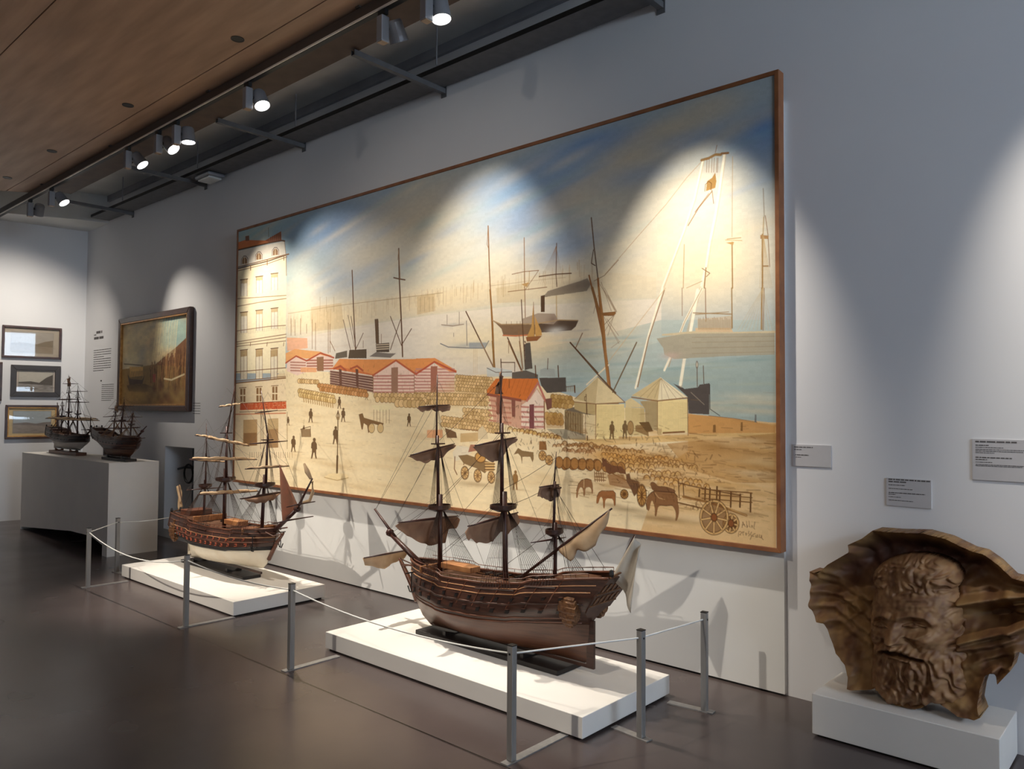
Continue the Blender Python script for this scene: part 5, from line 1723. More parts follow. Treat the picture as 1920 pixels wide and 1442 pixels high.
0 209 155 83 0.7 4665 2154 4673 2137 4692 2135 4701 2152
1 130 84 40 0.85 6 4663 2155 4669 2141 4682 2134 4696 2140 4702 2154
0 209 155 83 0.7 4695 2150 4701 2137 4716 2135 4723 2149
1 130 84 40 0.85 6 4693 2152 4698 2140 4708 2134 4719 2139 4724 2150
0 215 161 89 0.7 4732 2149 4737 2138 4750 2136 4756 2148
1 130 84 40 0.85 6 4730 2150 4734 2140 4743 2136 4753 2140 4757 2149
0 224 170 98 0.7 4756 2153 4762 2140 4776 2139 4783 2152
1 130 84 40 0.85 5.9 4755 2154 4759 2143 4769 2138 4779 2142 4783 2153
0 204 150 78 0.7 4783 2158 4789 2145 4803 2143 4810 2157
1 130 84 40 0.85 5.9 4781 2159 4786 2148 4796 2142 4806 2147 4811 2158
0 197 143 71 0.7 4817 2165 4823 2152 4837 2150 4844 2164
1 130 84 40 0.85 5.9 4816 2166 4820 2155 4830 2149 4840 2154 4845 2165
0 222 168 96 0.7 4846 2150 4851 2140 4862 2139 4867 2150
1 130 84 40 0.85 5.8 4845 2151 4848 2143 4856 2139 4864 2142 4868 2150
0 221 167 95 0.7 4867 2162 4873 2149 4888 2147 4894 2161
1 130 84 40 0.85 5.8 4866 2163 4870 2152 4880 2146 4891 2151 4895 2162
0 209 155 83 0.7 4898 2150 4902 2140 4914 2139 4919 2149
1 130 84 40 0.85 5.8 4897 2151 4900 2142 4908 2138 4916 2141 4919 2150
0 212 158 86 0.7 4926 2162 4931 2151 4943 2150 4948 2161
1 130 84 40 0.85 5.7 4925 2163 4929 2154 4937 2150 4945 2153 4949 2162
0 200 146 74 0.7 4950 2156 4955 2145 4967 2144 4972 2155
1 130 84 40 0.85 5.7 4949 2157 4952 2147 4961 2143 4969 2147 4973 2156
0 207 153 81 0.7 4978 2162 4983 2152 4995 2151 5000 2161
1 130 84 40 0.85 5.7 4977 2164 4981 2154 4989 2150 4997 2153 5001 2162
0 194 140 68 0.7 5007 2163 5012 2152 5025 2151 5030 2162
1 130 84 40 0.85 5.6 5006 2165 5010 2155 5018 2150 5027 2154 5031 2163
0 191 137 65 0.7 5033 2165 5039 2151 5053 2150 5060 2163
1 130 84 40 0.85 5.6 5031 2166 5036 2154 5046 2149 5056 2153 5061 2165
0 212 158 86 0.7 5056 2157 5063 2140 5081 2139 5089 2156
1 130 84 40 0.85 5.6 5054 2159 5059 2144 5072 2137 5085 2143 5090 2157
0 197 143 71 0.7 5081 2153 5088 2137 5105 2136 5113 2152
1 130 84 40 0.85 5.5 5080 2155 5085 2141 5097 2135 5109 2140 5114 2153
0 196 142 70 0.7 5103 2164 5109 2148 5127 2146 5134 2162
1 130 84 40 0.85 5.5 5101 2165 5106 2152 5118 2145 5130 2151 5135 2164
0 203 149 77 0.7 5128 2156 5134 2142 5149 2141 5155 2154
1 130 84 40 0.85 5.5 5127 2157 5131 2145 5142 2140 5152 2144 5156 2156
0 224 180 118 0.7 4725 2182 4733 2164 4753 2162 4762 2180
1 130 84 40 0.85 6 4723 2184 4729 2168 4743 2161 4757 2167 4763 2182
0 193 149 87 0.7 4754 2187 4762 2169 4782 2167 4791 2185
1 130 84 40 0.85 5.9 4752 2189 4758 2173 4772 2166 4786 2172 4792 2187
0 211 167 105 0.7 4794 2179 4802 2162 4820 2161 4828 2177
1 130 84 40 0.85 5.9 4793 2181 4798 2166 4811 2160 4824 2165 4829 2179
0 212 168 106 0.7 4823 2181 4830 2166 4846 2165 4853 2180
1 130 84 40 0.85 5.9 4821 2182 4826 2170 4838 2164 4849 2169 4854 2181
0 207 163 101 0.7 4849 2187 4856 2172 4873 2170 4880 2185
1 130 84 40 0.85 5.8 4848 2188 4853 2175 4864 2169 4876 2174 4881 2187
0 200 156 94 0.7 4873 2186 4880 2171 4897 2169 4905 2185
1 130 84 40 0.85 5.8 4872 2188 4877 2174 4889 2168 4900 2173 4906 2186
0 198 154 92 0.7 4911 2188 4917 2173 4934 2172 4941 2187
1 130 84 40 0.85 5.7 4909 2190 4914 2177 4926 2171 4937 2176 4942 2188
0 207 163 101 0.7 4939 2176 4944 2164 4957 2163 4963 2175
1 130 84 40 0.85 5.7 4937 2177 4941 2167 4951 2162 4960 2166 4964 2176
0 193 149 87 0.7 4959 2183 4966 2167 4983 2166 4990 2181
1 130 84 40 0.85 5.7 4958 2184 4963 2171 4974 2165 4986 2170 4991 2183
0 219 175 113 0.7 4992 2178 4999 2161 5018 2159 5026 2176
1 130 84 40 0.85 5.7 4990 2180 4995 2165 5008 2158 5021 2164 5027 2178
0 205 161 99 0.7 5020 2176 5027 2161 5043 2160 5050 2175
1 130 84 40 0.85 5.6 5018 2178 5023 2165 5035 2159 5046 2164 5051 2176
0 227 183 121 0.7 5049 2179 5057 2161 5077 2159 5085 2177
1 130 84 40 0.85 5.6 5047 2181 5053 2165 5067 2158 5081 2164 5086 2179
0 227 183 121 0.7 5080 2187 5085 2174 5099 2173 5104 2185
1 130 84 40 0.85 5.6 5078 2188 5082 2177 5092 2172 5101 2176 5105 2186
0 197 153 91 0.7 5098 2192 5106 2173 5126 2171 5135 2190
1 130 84 40 0.85 5.5 5096 2194 5102 2178 5116 2170 5130 2176 5136 2192
0 204 160 98 0.7 5135 2187 5140 2176 5152 2175 5158 2186
1 130 84 40 0.85 5.5 5134 2189 5138 2179 5146 2174 5155 2178 5158 2187
0 201 157 95 0.7 5155 2179 5163 2161 5182 2159 5191 2177
1 130 84 40 0.85 5.5 5153 2181 5159 2165 5173 2158 5186 2164 5192 2179
0 225 181 119 0.7 5185 2177 5192 2162 5207 2161 5214 2175
1 130 84 40 0.85 5.4 5184 2178 5189 2166 5200 2160 5210 2165 5215 2177
0 203 159 97 0.7 5205 2179 5212 2164 5227 2162 5234 2177
1 130 84 40 0.85 5.4 5204 2180 5208 2167 5219 2161 5230 2166 5235 2178
0 227 185 121 0.7 4724 2210 4732 2194 4750 2192 4758 2208
1 130 84 40 0.85 6 4723 2212 4728 2198 4741 2191 4754 2196 4759 2210
0 222 180 116 0.7 4772 2220 4779 2204 4797 2202 4806 2219
1 130 84 40 0.85 5.9 4770 2222 4775 2208 4788 2201 4801 2207 4806 2220
0 206 164 100 0.7 4796 2216 4805 2195 4829 2193 4840 2214
1 130 84 40 0.85 5.9 4793 2218 4800 2200 4817 2191 4834 2198 4841 2216
0 225 183 119 0.7 4844 2215 4854 2194 4876 2192 4887 2213
1 130 84 40 0.85 5.8 4842 2217 4849 2199 4865 2191 4881 2198 4888 2215
0 208 166 102 0.7 4869 2221 4879 2200 4902 2198 4912 2219
1 130 84 40 0.85 5.8 4867 2224 4874 2205 4890 2197 4907 2204 4913 2221
0 214 172 108 0.7 4912 2210 4923 2185 4950 2183 4962 2208
1 130 84 40 0.85 5.7 4909 2213 4917 2191 4936 2181 4955 2190 4964 2210
0 200 158 94 0.7 4947 2214 4956 2195 4976 2194 4985 2212
1 130 84 40 0.85 5.7 4945 2216 4951 2200 4966 2192 4980 2199 4986 2214
0 203 161 97 0.7 4984 2204 4994 2181 5019 2179 5030 2202
1 130 84 40 0.85 5.7 4982 2206 4989 2187 5007 2177 5024 2185 5031 2204
0 217 175 111 0.7 5021 2216 5029 2196 5051 2194 5061 2214
1 130 84 40 0.85 5.6 5018 2218 5025 2201 5040 2193 5055 2199 5062 2216
0 199 157 93 0.7 5057 2197 5063 2183 5078 2181 5085 2196
1 130 84 40 0.85 5.6 5055 2198 5060 2186 5070 2180 5081 2185 5086 2197
0 226 184 120 0.7 5090 2205 5099 2186 5119 2184 5128 2203
1 130 84 40 0.85 5.5 5088 2207 5095 2191 5109 2183 5123 2189 5129 2205
0 194 152 88 0.7 5117 2202 5125 2181 5147 2179 5157 2200
1 130 84 40 0.85 5.5 5114 2204 5121 2186 5136 2178 5152 2185 5158 2202
0 206 164 100 0.7 5154 2200 5161 2185 5176 2184 5183 2198
1 130 84 40 0.85 5.5 5153 2201 5157 2189 5168 2183 5179 2188 5184 2200
0 201 159 95 0.7 5186 2205 5194 2185 5215 2183 5225 2203
1 130 84 40 0.85 5.4 5184 2207 5190 2190 5205 2182 5219 2189 5226 2205
0 227 185 121 0.7 5229 2200 5235 2185 5251 2183 5258 2198
1 130 84 40 0.85 5.4 5227 2201 5232 2188 5243 2182 5254 2187 5259 2200
0 216 174 110 0.7 5257 2194 5263 2179 5278 2178 5285 2192
1 130 84 40 0.85 5.3 5256 2195 5260 2183 5271 2177 5281 2182 5286 2194
0 203 161 97 0.7 5295 2204 5302 2186 5321 2184 5329 2202
1 130 84 40 0.85 5.3 5293 2206 5299 2191 5312 2183 5324 2189 5330 2204
0 206 164 100 0.7 5315 2202 5323 2183 5342 2181 5351 2200
1 130 84 40 0.85 5.3 5313 2204 5319 2187 5333 2180 5346 2186 5352 2202
0 220 178 114 0.7 4847 2250 4859 2223 4888 2221 4901 2247
1 130 84 40 0.85 5.8 4844 2252 4853 2230 4873 2219 4893 2228 4902 2249
0 213 171 107 0.7 4885 2252 4892 2236 4910 2235 4917 2250
1 130 84 40 0.85 5.8 4884 2254 4889 2240 4901 2234 4913 2239 4918 2252
0 222 180 116 0.7 4920 2242 4927 2226 4944 2225 4952 2240
1 130 84 40 0.85 5.7 4918 2244 4924 2230 4936 2224 4948 2229 4953 2242
0 199 157 93 0.7 4937 2253 4949 2227 4977 2224 4990 2250
1 130 84 40 0.85 5.7 4935 2256 4943 2233 4963 2222 4983 2231 4991 2252
0 217 175 111 0.7 4977 2252 4986 2231 5009 2229 5019 2249
1 130 84 40 0.85 5.7 4975 2254 4982 2236 4998 2227 5013 2234 5020 2251
0 204 162 98 0.7 5019 2244 5027 2226 5047 2224 5056 2242
1 130 84 40 0.85 5.6 5017 2246 5023 2230 5037 2223 5051 2229 5057 2244
0 219 177 113 0.7 5036 2259 5046 2235 5072 2232 5083 2256
1 130 84 40 0.85 5.6 5033 2261 5041 2241 5059 2231 5077 2239 5085 2258
0 210 168 104 0.7 5067 2258 5077 2235 5102 2233 5114 2256
1 130 84 40 0.85 5.6 5065 2261 5072 2241 5090 2231 5107 2239 5115 2258
0 197 155 91 0.7 5113 2250 5121 2233 5139 2231 5147 2248
1 130 84 40 0.85 5.5 5112 2252 5117 2237 5130 2230 5143 2235 5148 2249
0 220 178 114 0.7 5137 2245 5145 2226 5164 2224 5173 2242
1 130 84 40 0.85 5.5 5135 2246 5141 2231 5155 2223 5168 2229 5174 2244
0 203 161 97 0.7 5169 2260 5179 2237 5203 2235 5213 2257
1 130 84 40 0.85 5.4 5167 2262 5174 2243 5191 2233 5207 2241 5214 2259
0 212 170 106 0.7 5197 2254 5207 2231 5231 2228 5242 2252
1 130 84 40 0.85 5.4 5194 2257 5202 2237 5219 2227 5236 2235 5244 2254
0 197 147 75 0.7 4982 2287 4991 2264 5016 2261 5027 2284
1 130 84 40 0.85 5.7 4979 2289 4987 2269 5004 2260 5021 2267 5028 2286
0 198 148 76 0.7 5032 2273 5038 2258 5055 2256 5063 2271
1 130 84 40 0.85 5.6 5030 2275 5035 2261 5047 2255 5058 2260 5063 2273
0 201 151 79 0.7 5059 2291 5068 2270 5090 2268 5100 2288
1 130 84 40 0.85 5.6 5057 2293 5064 2275 5079 2267 5094 2273 5101 2290
0 222 172 100 0.7 5100 2279 5107 2263 5123 2262 5130 2277
1 130 84 40 0.85 5.5 5098 2280 5103 2267 5115 2261 5126 2266 5131 2278
0 225 175 103 0.7 5126 2287 5135 2267 5155 2265 5164 2284
1 130 84 40 0.85 5.5 5124 2288 5131 2272 5145 2264 5159 2270 5165 2286
0 220 170 98 0.7 5157 2289 5166 2270 5186 2267 5195 2287
1 130 84 40 0.85 5.4 5155 2291 5161 2274 5176 2266 5190 2273 5196 2288
0 201 151 79 0.7 5191 2287 5199 2269 5218 2267 5227 2285
1 130 84 40 0.85 5.4 5189 2289 5195 2273 5208 2265 5222 2271 5227 2286
0 222 172 100 0.7 5226 2283 5231 2270 5245 2268 5251 2281
1 130 84 40 0.85 5.4 5224 2284 5228 2273 5238 2267 5248 2272 5252 2283
0 223 173 101 0.7 5257 2274 5263 2261 5277 2259 5283 2273
1 130 84 40 0.85 5.3 5255 2276 5260 2264 5270 2258 5279 2263 5284 2274
0 191 141 69 0.7 5292 2276 5298 2263 5311 2262 5317 2274
1 130 84 40 0.85 5.3 5291 2277 5295 2266 5304 2261 5313 2265 5317 2275
0 216 166 94 0.7 5323 2287 5330 2268 5350 2266 5359 2284
1 130 84 40 0.85 5.3 5321 2289 5326 2272 5340 2264 5354 2271 5360 2286
0 219 169 97 0.7 5349 2285 5356 2269 5372 2267 5379 2283
1 130 84 40 0.85 5.2 5347 2286 5352 2273 5364 2266 5375 2271 5380 2284
0 221 171 99 0.7 5122 2313 5128 2300 5142 2298 5148 2311
1 130 84 40 0.85 5.5 5121 2315 5125 2303 5135 2297 5145 2302 5149 2313
0 197 147 75 0.7 5163 2314 5169 2300 5184 2299 5190 2312
1 130 84 40 0.85 5.4 5162 2316 5166 2304 5176 2298 5186 2302 5191 2314
0 219 169 97 0.7 5183 2304 5192 2283 5214 2280 5224 2301
1 130 84 40 0.85 5.4 5181 2306 5188 2288 5203 2279 5218 2286 5225 2303
0 200 150 78 0.7 5233 2315 5241 2296 5260 2294 5269 2312
1 130 84 40 0.85 5.4 5231 2317 5237 2301 5250 2293 5264 2299 5270 2314
0 197 147 75 0.7 5262 2304 5270 2284 5291 2282 5300 2302
1 130 84 40 0.85 5.3 5260 2306 5266 2289 5281 2281 5295 2287 5301 2303
0 199 149 77 0.7 5311 2305 5316 2293 5329 2291 5335 2304
1 130 84 40 0.85 5.3 5309 2307 5313 2296 5322 2291 5332 2295 5335 2305
0 201 151 79 0.7 5345 2311 5352 2296 5368 2294 5375 2309
1 130 84 40 0.85 5.2 5343 2313 5348 2299 5360 2293 5371 2298 5376 2311
0 212 162 90 0.7 5388 2311 5397 2290 5418 2288 5427 2308
1 130 84 40 0.85 5.2 5386 2313 5393 2295 5407 2287 5422 2293 5428 2310
3 150 100 52 84 50 22 5.6 4367 2230 33 36
3 150 100 52 84 50 22 5.6 4434 2226 33 36
3 150 100 52 84 50 22 5.5 4499 2223 32 35
3 150 100 52 84 50 22 5.4 4564 2220 32 35
3 150 100 52 84 50 22 5.3 4627 2217 31 35
3 196 150 84 110 70 30 1.6 5408 2302 1 1
3 196 150 84 110 70 30 1.6 5408 2302 1 1
3 196 150 84 110 70 30 1.6 5408 2302 1 1
3 196 150 84 110 70 30 1.6 5408 2302 1 1
3 196 150 84 110 70 30 1.6 5408 2302 1 1
3 196 150 84 110 70 30 1.6 5408 2302 1 1
3 196 150 84 110 70 30 1.6 5408 2302 1 1
3 196 150 84 110 70 30 1.6 5408 2302 1 1
3 196 150 84 110 70 30 1.6 5408 2302 1 1
0 209 163 91 0.7 3963 2022 3972 2004 3996 2002 4006 2021
1 130 84 40 0.85 6.9 3961 2024 3968 2008 3984 2001 4000 2008 4008 2023
0 189 143 71 0.7 3997 2032 4007 2013 4031 2011 4042 2031
1 130 84 40 0.85 6.9 3995 2034 4002 2017 4019 2009 4036 2017 4044 2033
0 188 142 70 0.7 4031 2028 4042 2005 4070 2004 4083 2027
1 130 84 40 0.85 6.8 4028 2030 4036 2011 4056 2002 4076 2010 4084 2029
0 217 171 99 0.7 4052 2032 4062 2010 4090 2008 4102 2031
1 130 84 40 0.85 6.8 4049 2034 4057 2015 4076 2007 4095 2014 4103 2033
0 210 164 92 0.7 4085 2039 4095 2020 4118 2019 4129 2038
1 130 84 40 0.85 6.8 4083 2041 4090 2025 4106 2017 4123 2024 4130 2040
0 211 165 93 0.7 4119 2042 4128 2025 4149 2024 4159 2041
1 130 84 40 0.85 6.7 4117 2044 4124 2029 4139 2022 4154 2028 4160 2043
0 189 143 71 0.7 4151 2053 4159 2037 4180 2035 4189 2052
1 130 84 40 0.85 6.7 4149 2055 4155 2041 4169 2034 4184 2040 4190 2054
0 204 158 86 0.7 4188 2049 4195 2035 4213 2033 4221 2048
1 130 84 40 0.85 6.6 4186 2051 4192 2038 4204 2032 4217 2037 4222 2050
0 210 164 92 0.7 4203 2060 4214 2039 4239 2037 4250 2059
1 130 84 40 0.85 6.6 4201 2062 4208 2044 4226 2036 4244 2043 4252 2061
0 196 150 78 0.7 4243 2056 4251 2038 4272 2036 4282 2055
1 130 84 40 0.85 6.6 4240 2057 4247 2042 4262 2035 4277 2041 4283 2056
0 182 136 64 0.7 4269 2058 4280 2035 4307 2033 4320 2056
1 130 84 40 0.85 6.5 4266 2060 4275 2040 4294 2031 4313 2039 4321 2058
0 200 154 82 0.7 4290 2063 4301 2040 4328 2039 4340 2062
1 130 84 40 0.85 6.5 4287 2065 4295 2046 4314 2037 4334 2045 4342 2064
0 182 132 76 0.7 4262 2113 4269 2098 4287 2097 4295 2112
1 130 84 40 0.85 6.5 4261 2115 4266 2102 4278 2096 4291 2101 4296 2113
0 189 139 83 0.7 4294 2114 4303 2094 4327 2092 4337 2112
1 130 84 40 0.85 6.5 4291 2116 4298 2099 4315 2091 4331 2098 4338 2114
0 196 146 90 0.7 4332 2104 4338 2090 4355 2089 4362 2103
1 130 84 40 0.85 6.5 4330 2105 4335 2093 4346 2088 4358 2093 4363 2104
0 181 131 75 0.7 4370 2111 4376 2097 4393 2096 4400 2110
1 130 84 40 0.85 6.4 4368 2112 4373 2100 4385 2095 4396 2100 4401 2111
0 182 132 76 0.7 4405 2108 4412 2095 4428 2094 4435 2107
1 130 84 40 0.85 6.4 4404 2110 4409 2098 4420 2093 4431 2097 4436 2108
0 176 126 70 0.7 4440 2103 4446 2089 4463 2088 4470 2102
1 130 84 40 0.85 6.3 4438 2105 4443 2093 4454 2087 4466 2092 4471 2103
0 171 121 65 0.7 4471 2113 4477 2099 4493 2098 4500 2112
1 130 84 40 0.85 6.3 4469 2114 4474 2103 4485 2097 4496 2102 4501 2113
0 171 121 65 0.7 4494 2107 4502 2090 4522 2088 4531 2105
1 130 84 40 0.85 6.3 4492 2108 4498 2094 4512 2087 4526 2093 4532 2107
0 192 142 86 0.7 4523 2107 4533 2086 4558 2084 4569 2105
1 130 84 40 0.85 6.2 4521 2109 4528 2091 4545 2082 4562 2090 4570 2107
0 179 129 73 0.7 4561 2115 4567 2102 4582 2101 4589 2114
1 130 84 40 0.85 6.2 4560 2116 4564 2105 4575 2100 4585 2105 4590 2115
0 181 131 75 0.7 4598 2116 4607 2097 4629 2095 4638 2114
1 130 84 40 0.85 6.1 4596 2118 4603 2101 4618 2094 4633 2100 4639 2116
0 173 123 67 0.7 4626 2110 4632 2097 4647 2096 4654 2109
1 130 84 40 0.85 6.1 4625 2112 4629 2101 4639 2095 4650 2100 4654 2111
0 194 144 88 0.7 4657 2102 4664 2087 4682 2086 4690 2101
1 130 84 40 0.85 6.1 4656 2104 4661 2091 4673 2084 4686 2090 4691 2103
0 182 132 76 0.7 4690 2111 4698 2093 4718 2092 4727 2110
1 130 84 40 0.85 6 4688 2113 4694 2098 4708 2091 4722 2097 4728 2111
0 192 142 86 0.7 4717 2112 4723 2096 4741 2095 4749 2111
1 130 84 40 0.85 6 4715 2113 4720 2100 4732 2094 4744 2099 4750 2112
0 192 142 86 0.7 4755 2110 4763 2093 4782 2092 4790 2109
1 130 84 40 0.85 5.9 4753 2112 4759 2097 4772 2090 4786 2096 4791 2110
0 229 191 117 0.7 3850 2007 3860 1987 3886 1986 3898 2006
1 130 84 40 0.85 7.1 3847 2009 3855 1992 3873 1984 3891 1991 3899 2008
0 222 184 110 0.7 3894 2020 3905 1998 3932 1997 3944 2019
1 130 84 40 0.85 7 3891 2022 3899 2003 3918 1995 3937 2003 3946 2021
0 220 182 108 0.7 3938 2016 3946 2000 3966 1998 3975 2015
1 130 84 40 0.85 7 3936 2017 3942 2003 3956 1997 3970 2003 3976 2016
0 223 185 111 0.7 3963 2020 3973 1999 3999 1998 4011 2019
1 130 84 40 0.85 6.9 3960 2022 3968 2004 3986 1996 4004 2003 4012 2021
0 214 176 102 0.7 4014 2019 4022 2002 4044 2000 4053 2018
1 130 84 40 0.85 6.9 4012 2020 4018 2006 4033 1999 4048 2005 4054 2020
0 231 193 119 0.7 4050 2026 4059 2006 4083 2005 4094 2025
1 130 84 40 0.85 6.8 4047 2028 4054 2011 4071 2003 4088 2010 4095 2026
0 211 173 99 0.7 4080 2033 4090 2012 4115 2011 4126 2032
1 130 84 40 0.85 6.8 4077 2035 4085 2017 4102 2009 4120 2017 4128 2034
0 217 179 105 0.7 4130 2038 4137 2025 4153 2024 4160 2037
1 130 84 40 0.85 6.7 4129 2039 4134 2028 4145 2023 4156 2027 4161 2038
0 216 178 104 0.7 4153 2042 4164 2020 4190 2018 4202 2040
1 130 84 40 0.85 6.7 4150 2044 4158 2025 4177 2016 4196 2024 4204 2042
0 223 185 111 0.7 4194 2039 4202 2021 4224 2020 4234 2038
1 130 84 40 0.85 6.6 4191 2041 4198 2025 4213 2018 4228 2025 4235 2040
0 216 178 104 0.7 4233 2045 4243 2024 4268 2023 4279 2043
1 130 84 40 0.85 6.6 4231 2047 4238 2029 4255 2021 4273 2028 4280 2045
0 222 184 110 0.7 4275 2049 4282 2035 4299 2034 4307 2049
1 130 84 40 0.85 6.5 4273 2051 4278 2038 4290 2033 4302 2038 4308 2050
3 170 120 66 96 60 28 5.7 4319 2218 34 39
3 170 120 66 96 60 28 5.6 4385 2219 34 39
3 170 120 66 96 60 28 5.5 4450 2220 33 38
3 170 120 66 96 60 28 5.5 4514 2221 32 38
3 170 120 66 96 60 28 5.4 4577 2222 32 38
3 170 120 66 96 60 28 5.3 4638 2223 31 37
3 170 120 66 96 60 28 5.3 4699 2224 31 37
3 170 120 66 96 60 28 5.2 4759 2226 30 37
3 170 120 66 96 60 28 5.1 4818 2227 30 36
0 228 214 188 1 3284 2192 3332 2140 3451 2144 3486 2184 3405 2237 3303 2259
1 140 100 62 1 9.7 3309 2225 3304 2318 3334 2358
1 140 100 62 1 9.6 3417 2229 3405 2279
0 140 112 76 1 3345 2215 3440 2203 3714 2255 3626 2333 3557 2304 3405 2271
3 200 150 84 96 62 34 7.4 3579 2217 54 38
0 170 116 92 1 3474 2127 3549 2124 3550 2169 3451 2185
3 222 184 124 96 62 34 9.5 3418 2341 40 47
1 140 100 62 1 6.2 3378 2343 3457 2339
1 140 100 62 1 6.2 3385 2316 3450 2366
1 140 100 62 1 6.2 3405 2298 3431 2383
1 140 100 62 1 6.2 3430 2297 3406 2385
1 140 100 62 1 6.2 3450 2312 3386 2370
3 222 184 124 96 62 34 9.3 3553 2354 38 46
1 140 100 62 1 6 3514 2356 3591 2351
1 140 100 62 1 6 3522 2329 3584 2378
1 140 100 62 1 6 3541 2312 3565 2395
1 140 100 62 1 6.1 3565 2310 3542 2397
1 140 100 62 1 6.1 3584 2326 3522 2382
3 222 184 124 96 62 34 9.1 3691 2357 35 43
1 140 100 62 1 5.9 3655 2360 3726 2355
1 140 100 62 1 5.9 3662 2334 3720 2380
1 140 100 62 1 5.9 3679 2318 3702 2396
1 140 100 62 1 5.9 3701 2317 3680 2398
1 140 100 62 1 5.9 3719 2331 3662 2384
0 214 176 118 1 3625 2252 3725 2247 3720 2311 3631 2316
1 96 62 34 1 7.2 3625 2264 3725 2259
1 96 62 34 1 7.2 3625 2284 3725 2279
1 96 62 34 1 7.2 3625 2305 3726 2299
2 160 130 90 0.6 3535 2420 202 20 0
0 140 112 76 1 3908 2183 3949 2134 3991 2152 4093 2159 4094 2206 4084 2229 4063 2192 3991 2195 3987 2249 3976 2195 3950 2173
0 150 104 60 1 4143 2081 4202 2079 4212 2139 4143 2142
3 210 166 104 96 62 34 6.7 4173 2179 33 33
1 140 100 62 1 5 4141 2180 4205 2178
1 140 100 62 1 5 4151 2157 4196 2201
1 140 100 62 1 5 4173 2147 4173 2211
1 140 100 62 1 5 4195 2156 4151 2203
3 210 166 104 96 62 34 6.6 4232 2207 33 33
1 140 100 62 1 4.9 4201 2208 4263 2205
1 140 100 62 1 4.9 4210 2185 4254 2228
1 140 100 62 1 4.9 4232 2175 4232 2238
1 140 100 62 1 5 4254 2183 4210 2230
0 120 90 62 1 3195 2008 3269 2023 3318 2039 3331 2081 3221 2084
0 216 196 160 1 3554 2017 3599 1983 3645 2031 3657 2080 3555 2083
1 140 100 62 1 6.5 3366 2013 3554 2017
0 190 150 90 0.7 3367 2046 3554 2033 3555 2099 3367 2113
0 150 112 66 1 3912 2318 3937 2317 3949 2333 3952 2368 3945 2370 3944 2403 3948 2431 3934 2432 3928 2390 3920 2394 3913 2434 3901 2435 3906 2392 3905 2367 3898 2364 3900 2333
3 150 112 66 150 112 66 1.7 3927 2306 12 12
2 190 158 112 0.5 3974 2429 72 6 0
2 206 186 150 0.8 4532 2332 17 26 0
0 116 76 50 1 4671 2177 4677 2167 4689 2180 4703 2173 4712 2201 4757 2217 4819 2218 4850 2245 4854 2267 4784 2257 4730 2275 4703 2261 4694 2224 4674 2233
1 120 78 42 1 7.2 4730 2260 4940 2334 5007 2358
0 150 104 62 0.8 4712 2276 4836 2268 4854 2311 4957 2312 4957 2362 4854 2355 4730 2341
1 120 78 42 1 6.1 4612 2266 4617 2327
1 120 78 42 1 6.1 4628 2266 4634 2326
1 120 78 42 1 6.1 4645 2265 4650 2324
1 120 78 42 1 6.1 4661 2264 4667 2323
1 120 78 42 1 6 4678 2263 4683 2322
1 130 86 46 1 5.3 4612 2274 4699 2273
1 130 86 46 1 5.3 4612 2297 4699 2296
1 130 86 46 1 5.3 4612 2316 4699 2315
0 110 78 54 1 4854 2267 4880 2258 4889 2294 4948 2305 4953 2362 4914 2401 4889 2352 4858 2311
3 200 150 84 96 60 26 8 4841 2392 28 28
1 104 66 30 1 5.4 4813 2395 4869 2390
1 104 66 30 1 5.4 4817 2380 4865 2404
1 104 66 30 1 5.5 4827 2369 4855 2415
1 104 66 30 1 5.5 4841 2365 4841 2420
1 104 66 30 1 5.5 4855 2367 4827 2418
1 104 66 30 1 5.5 4865 2377 4817 2408
3 200 150 84 96 60 26 7.8 4969 2390 33 65
1 104 66 30 1 5.3 4936 2392 5003 2387
1 104 66 30 1 5.3 4940 2360 4998 2420
1 104 66 30 1 5.3 4953 2335 4986 2444
1 104 66 30 1 5.3 4969 2325 4969 2455
1 104 66 30 1 5.3 4986 2333 4953 2447
1 104 66 30 1 5.4 4998 2355 4940 2425
0 150 108 72 1 4463 2427 4465 2408 4469 2386 4476 2363 4487 2344 4501 2329 4519 2320 4540 2314 4559 2313 4576 2316 4588 2324 4595 2337 4599 2359 4600 2391 4598 2408 4592 2409 4589 2401 4587 2383 4581 2372 4570 2367 4559 2367 4545 2371 4538 2387 4536 2414 4532 2428 4527 2430 4523 2419 4521 2395 4515 2379 4504 2372 4495 2376 4486 2390 4480 2408 4478 2429 4474 2442 4468 2446 4465 2445 4464 2440
1 96 60 32 1 4.7 4466 2398 4482 2351 4508 2325 4551 2313 4586 2320
1 214 180 130 1 5.4 4527 2321 4526 2371
0 156 102 60 1 4626 2452 4629 2433 4634 2417 4641 2403 4650 2393 4661 2387 4676 2384 4694 2384 4717 2382 4744 2377 4762 2379 4771 2386 4775 2410 4774 2451 4771 2472 4766 2473 4762 2463 4759 2440 4749 2428 4731 2428 4715 2429 4703 2433 4695 2449 4694 2479 4690 2494 4683 2494 4680 2481 4679 2455 4676 2437 4671 2426 4665 2423 4658 2427 4652 2438 4647 2455 4641 2465 4634 2469 4629 2468 4627 2464
1 104 64 34 1 4.5 4631 2424 4647 2396 4669 2383 4757 2377 4775 2392 4774 2464
0 124 86 56 1 5032 2307 5040 2302 5050 2301 5063 2305 5072 2312 5078 2320 5093 2324 5118 2322 5144 2324 5172 2329 5192 2336 5206 2345 5202 2354 5181 2360 5150 2363 5110 2360 5079 2358 5059 2356 5045 2350 5039 2340 5034 2329 5030 2317
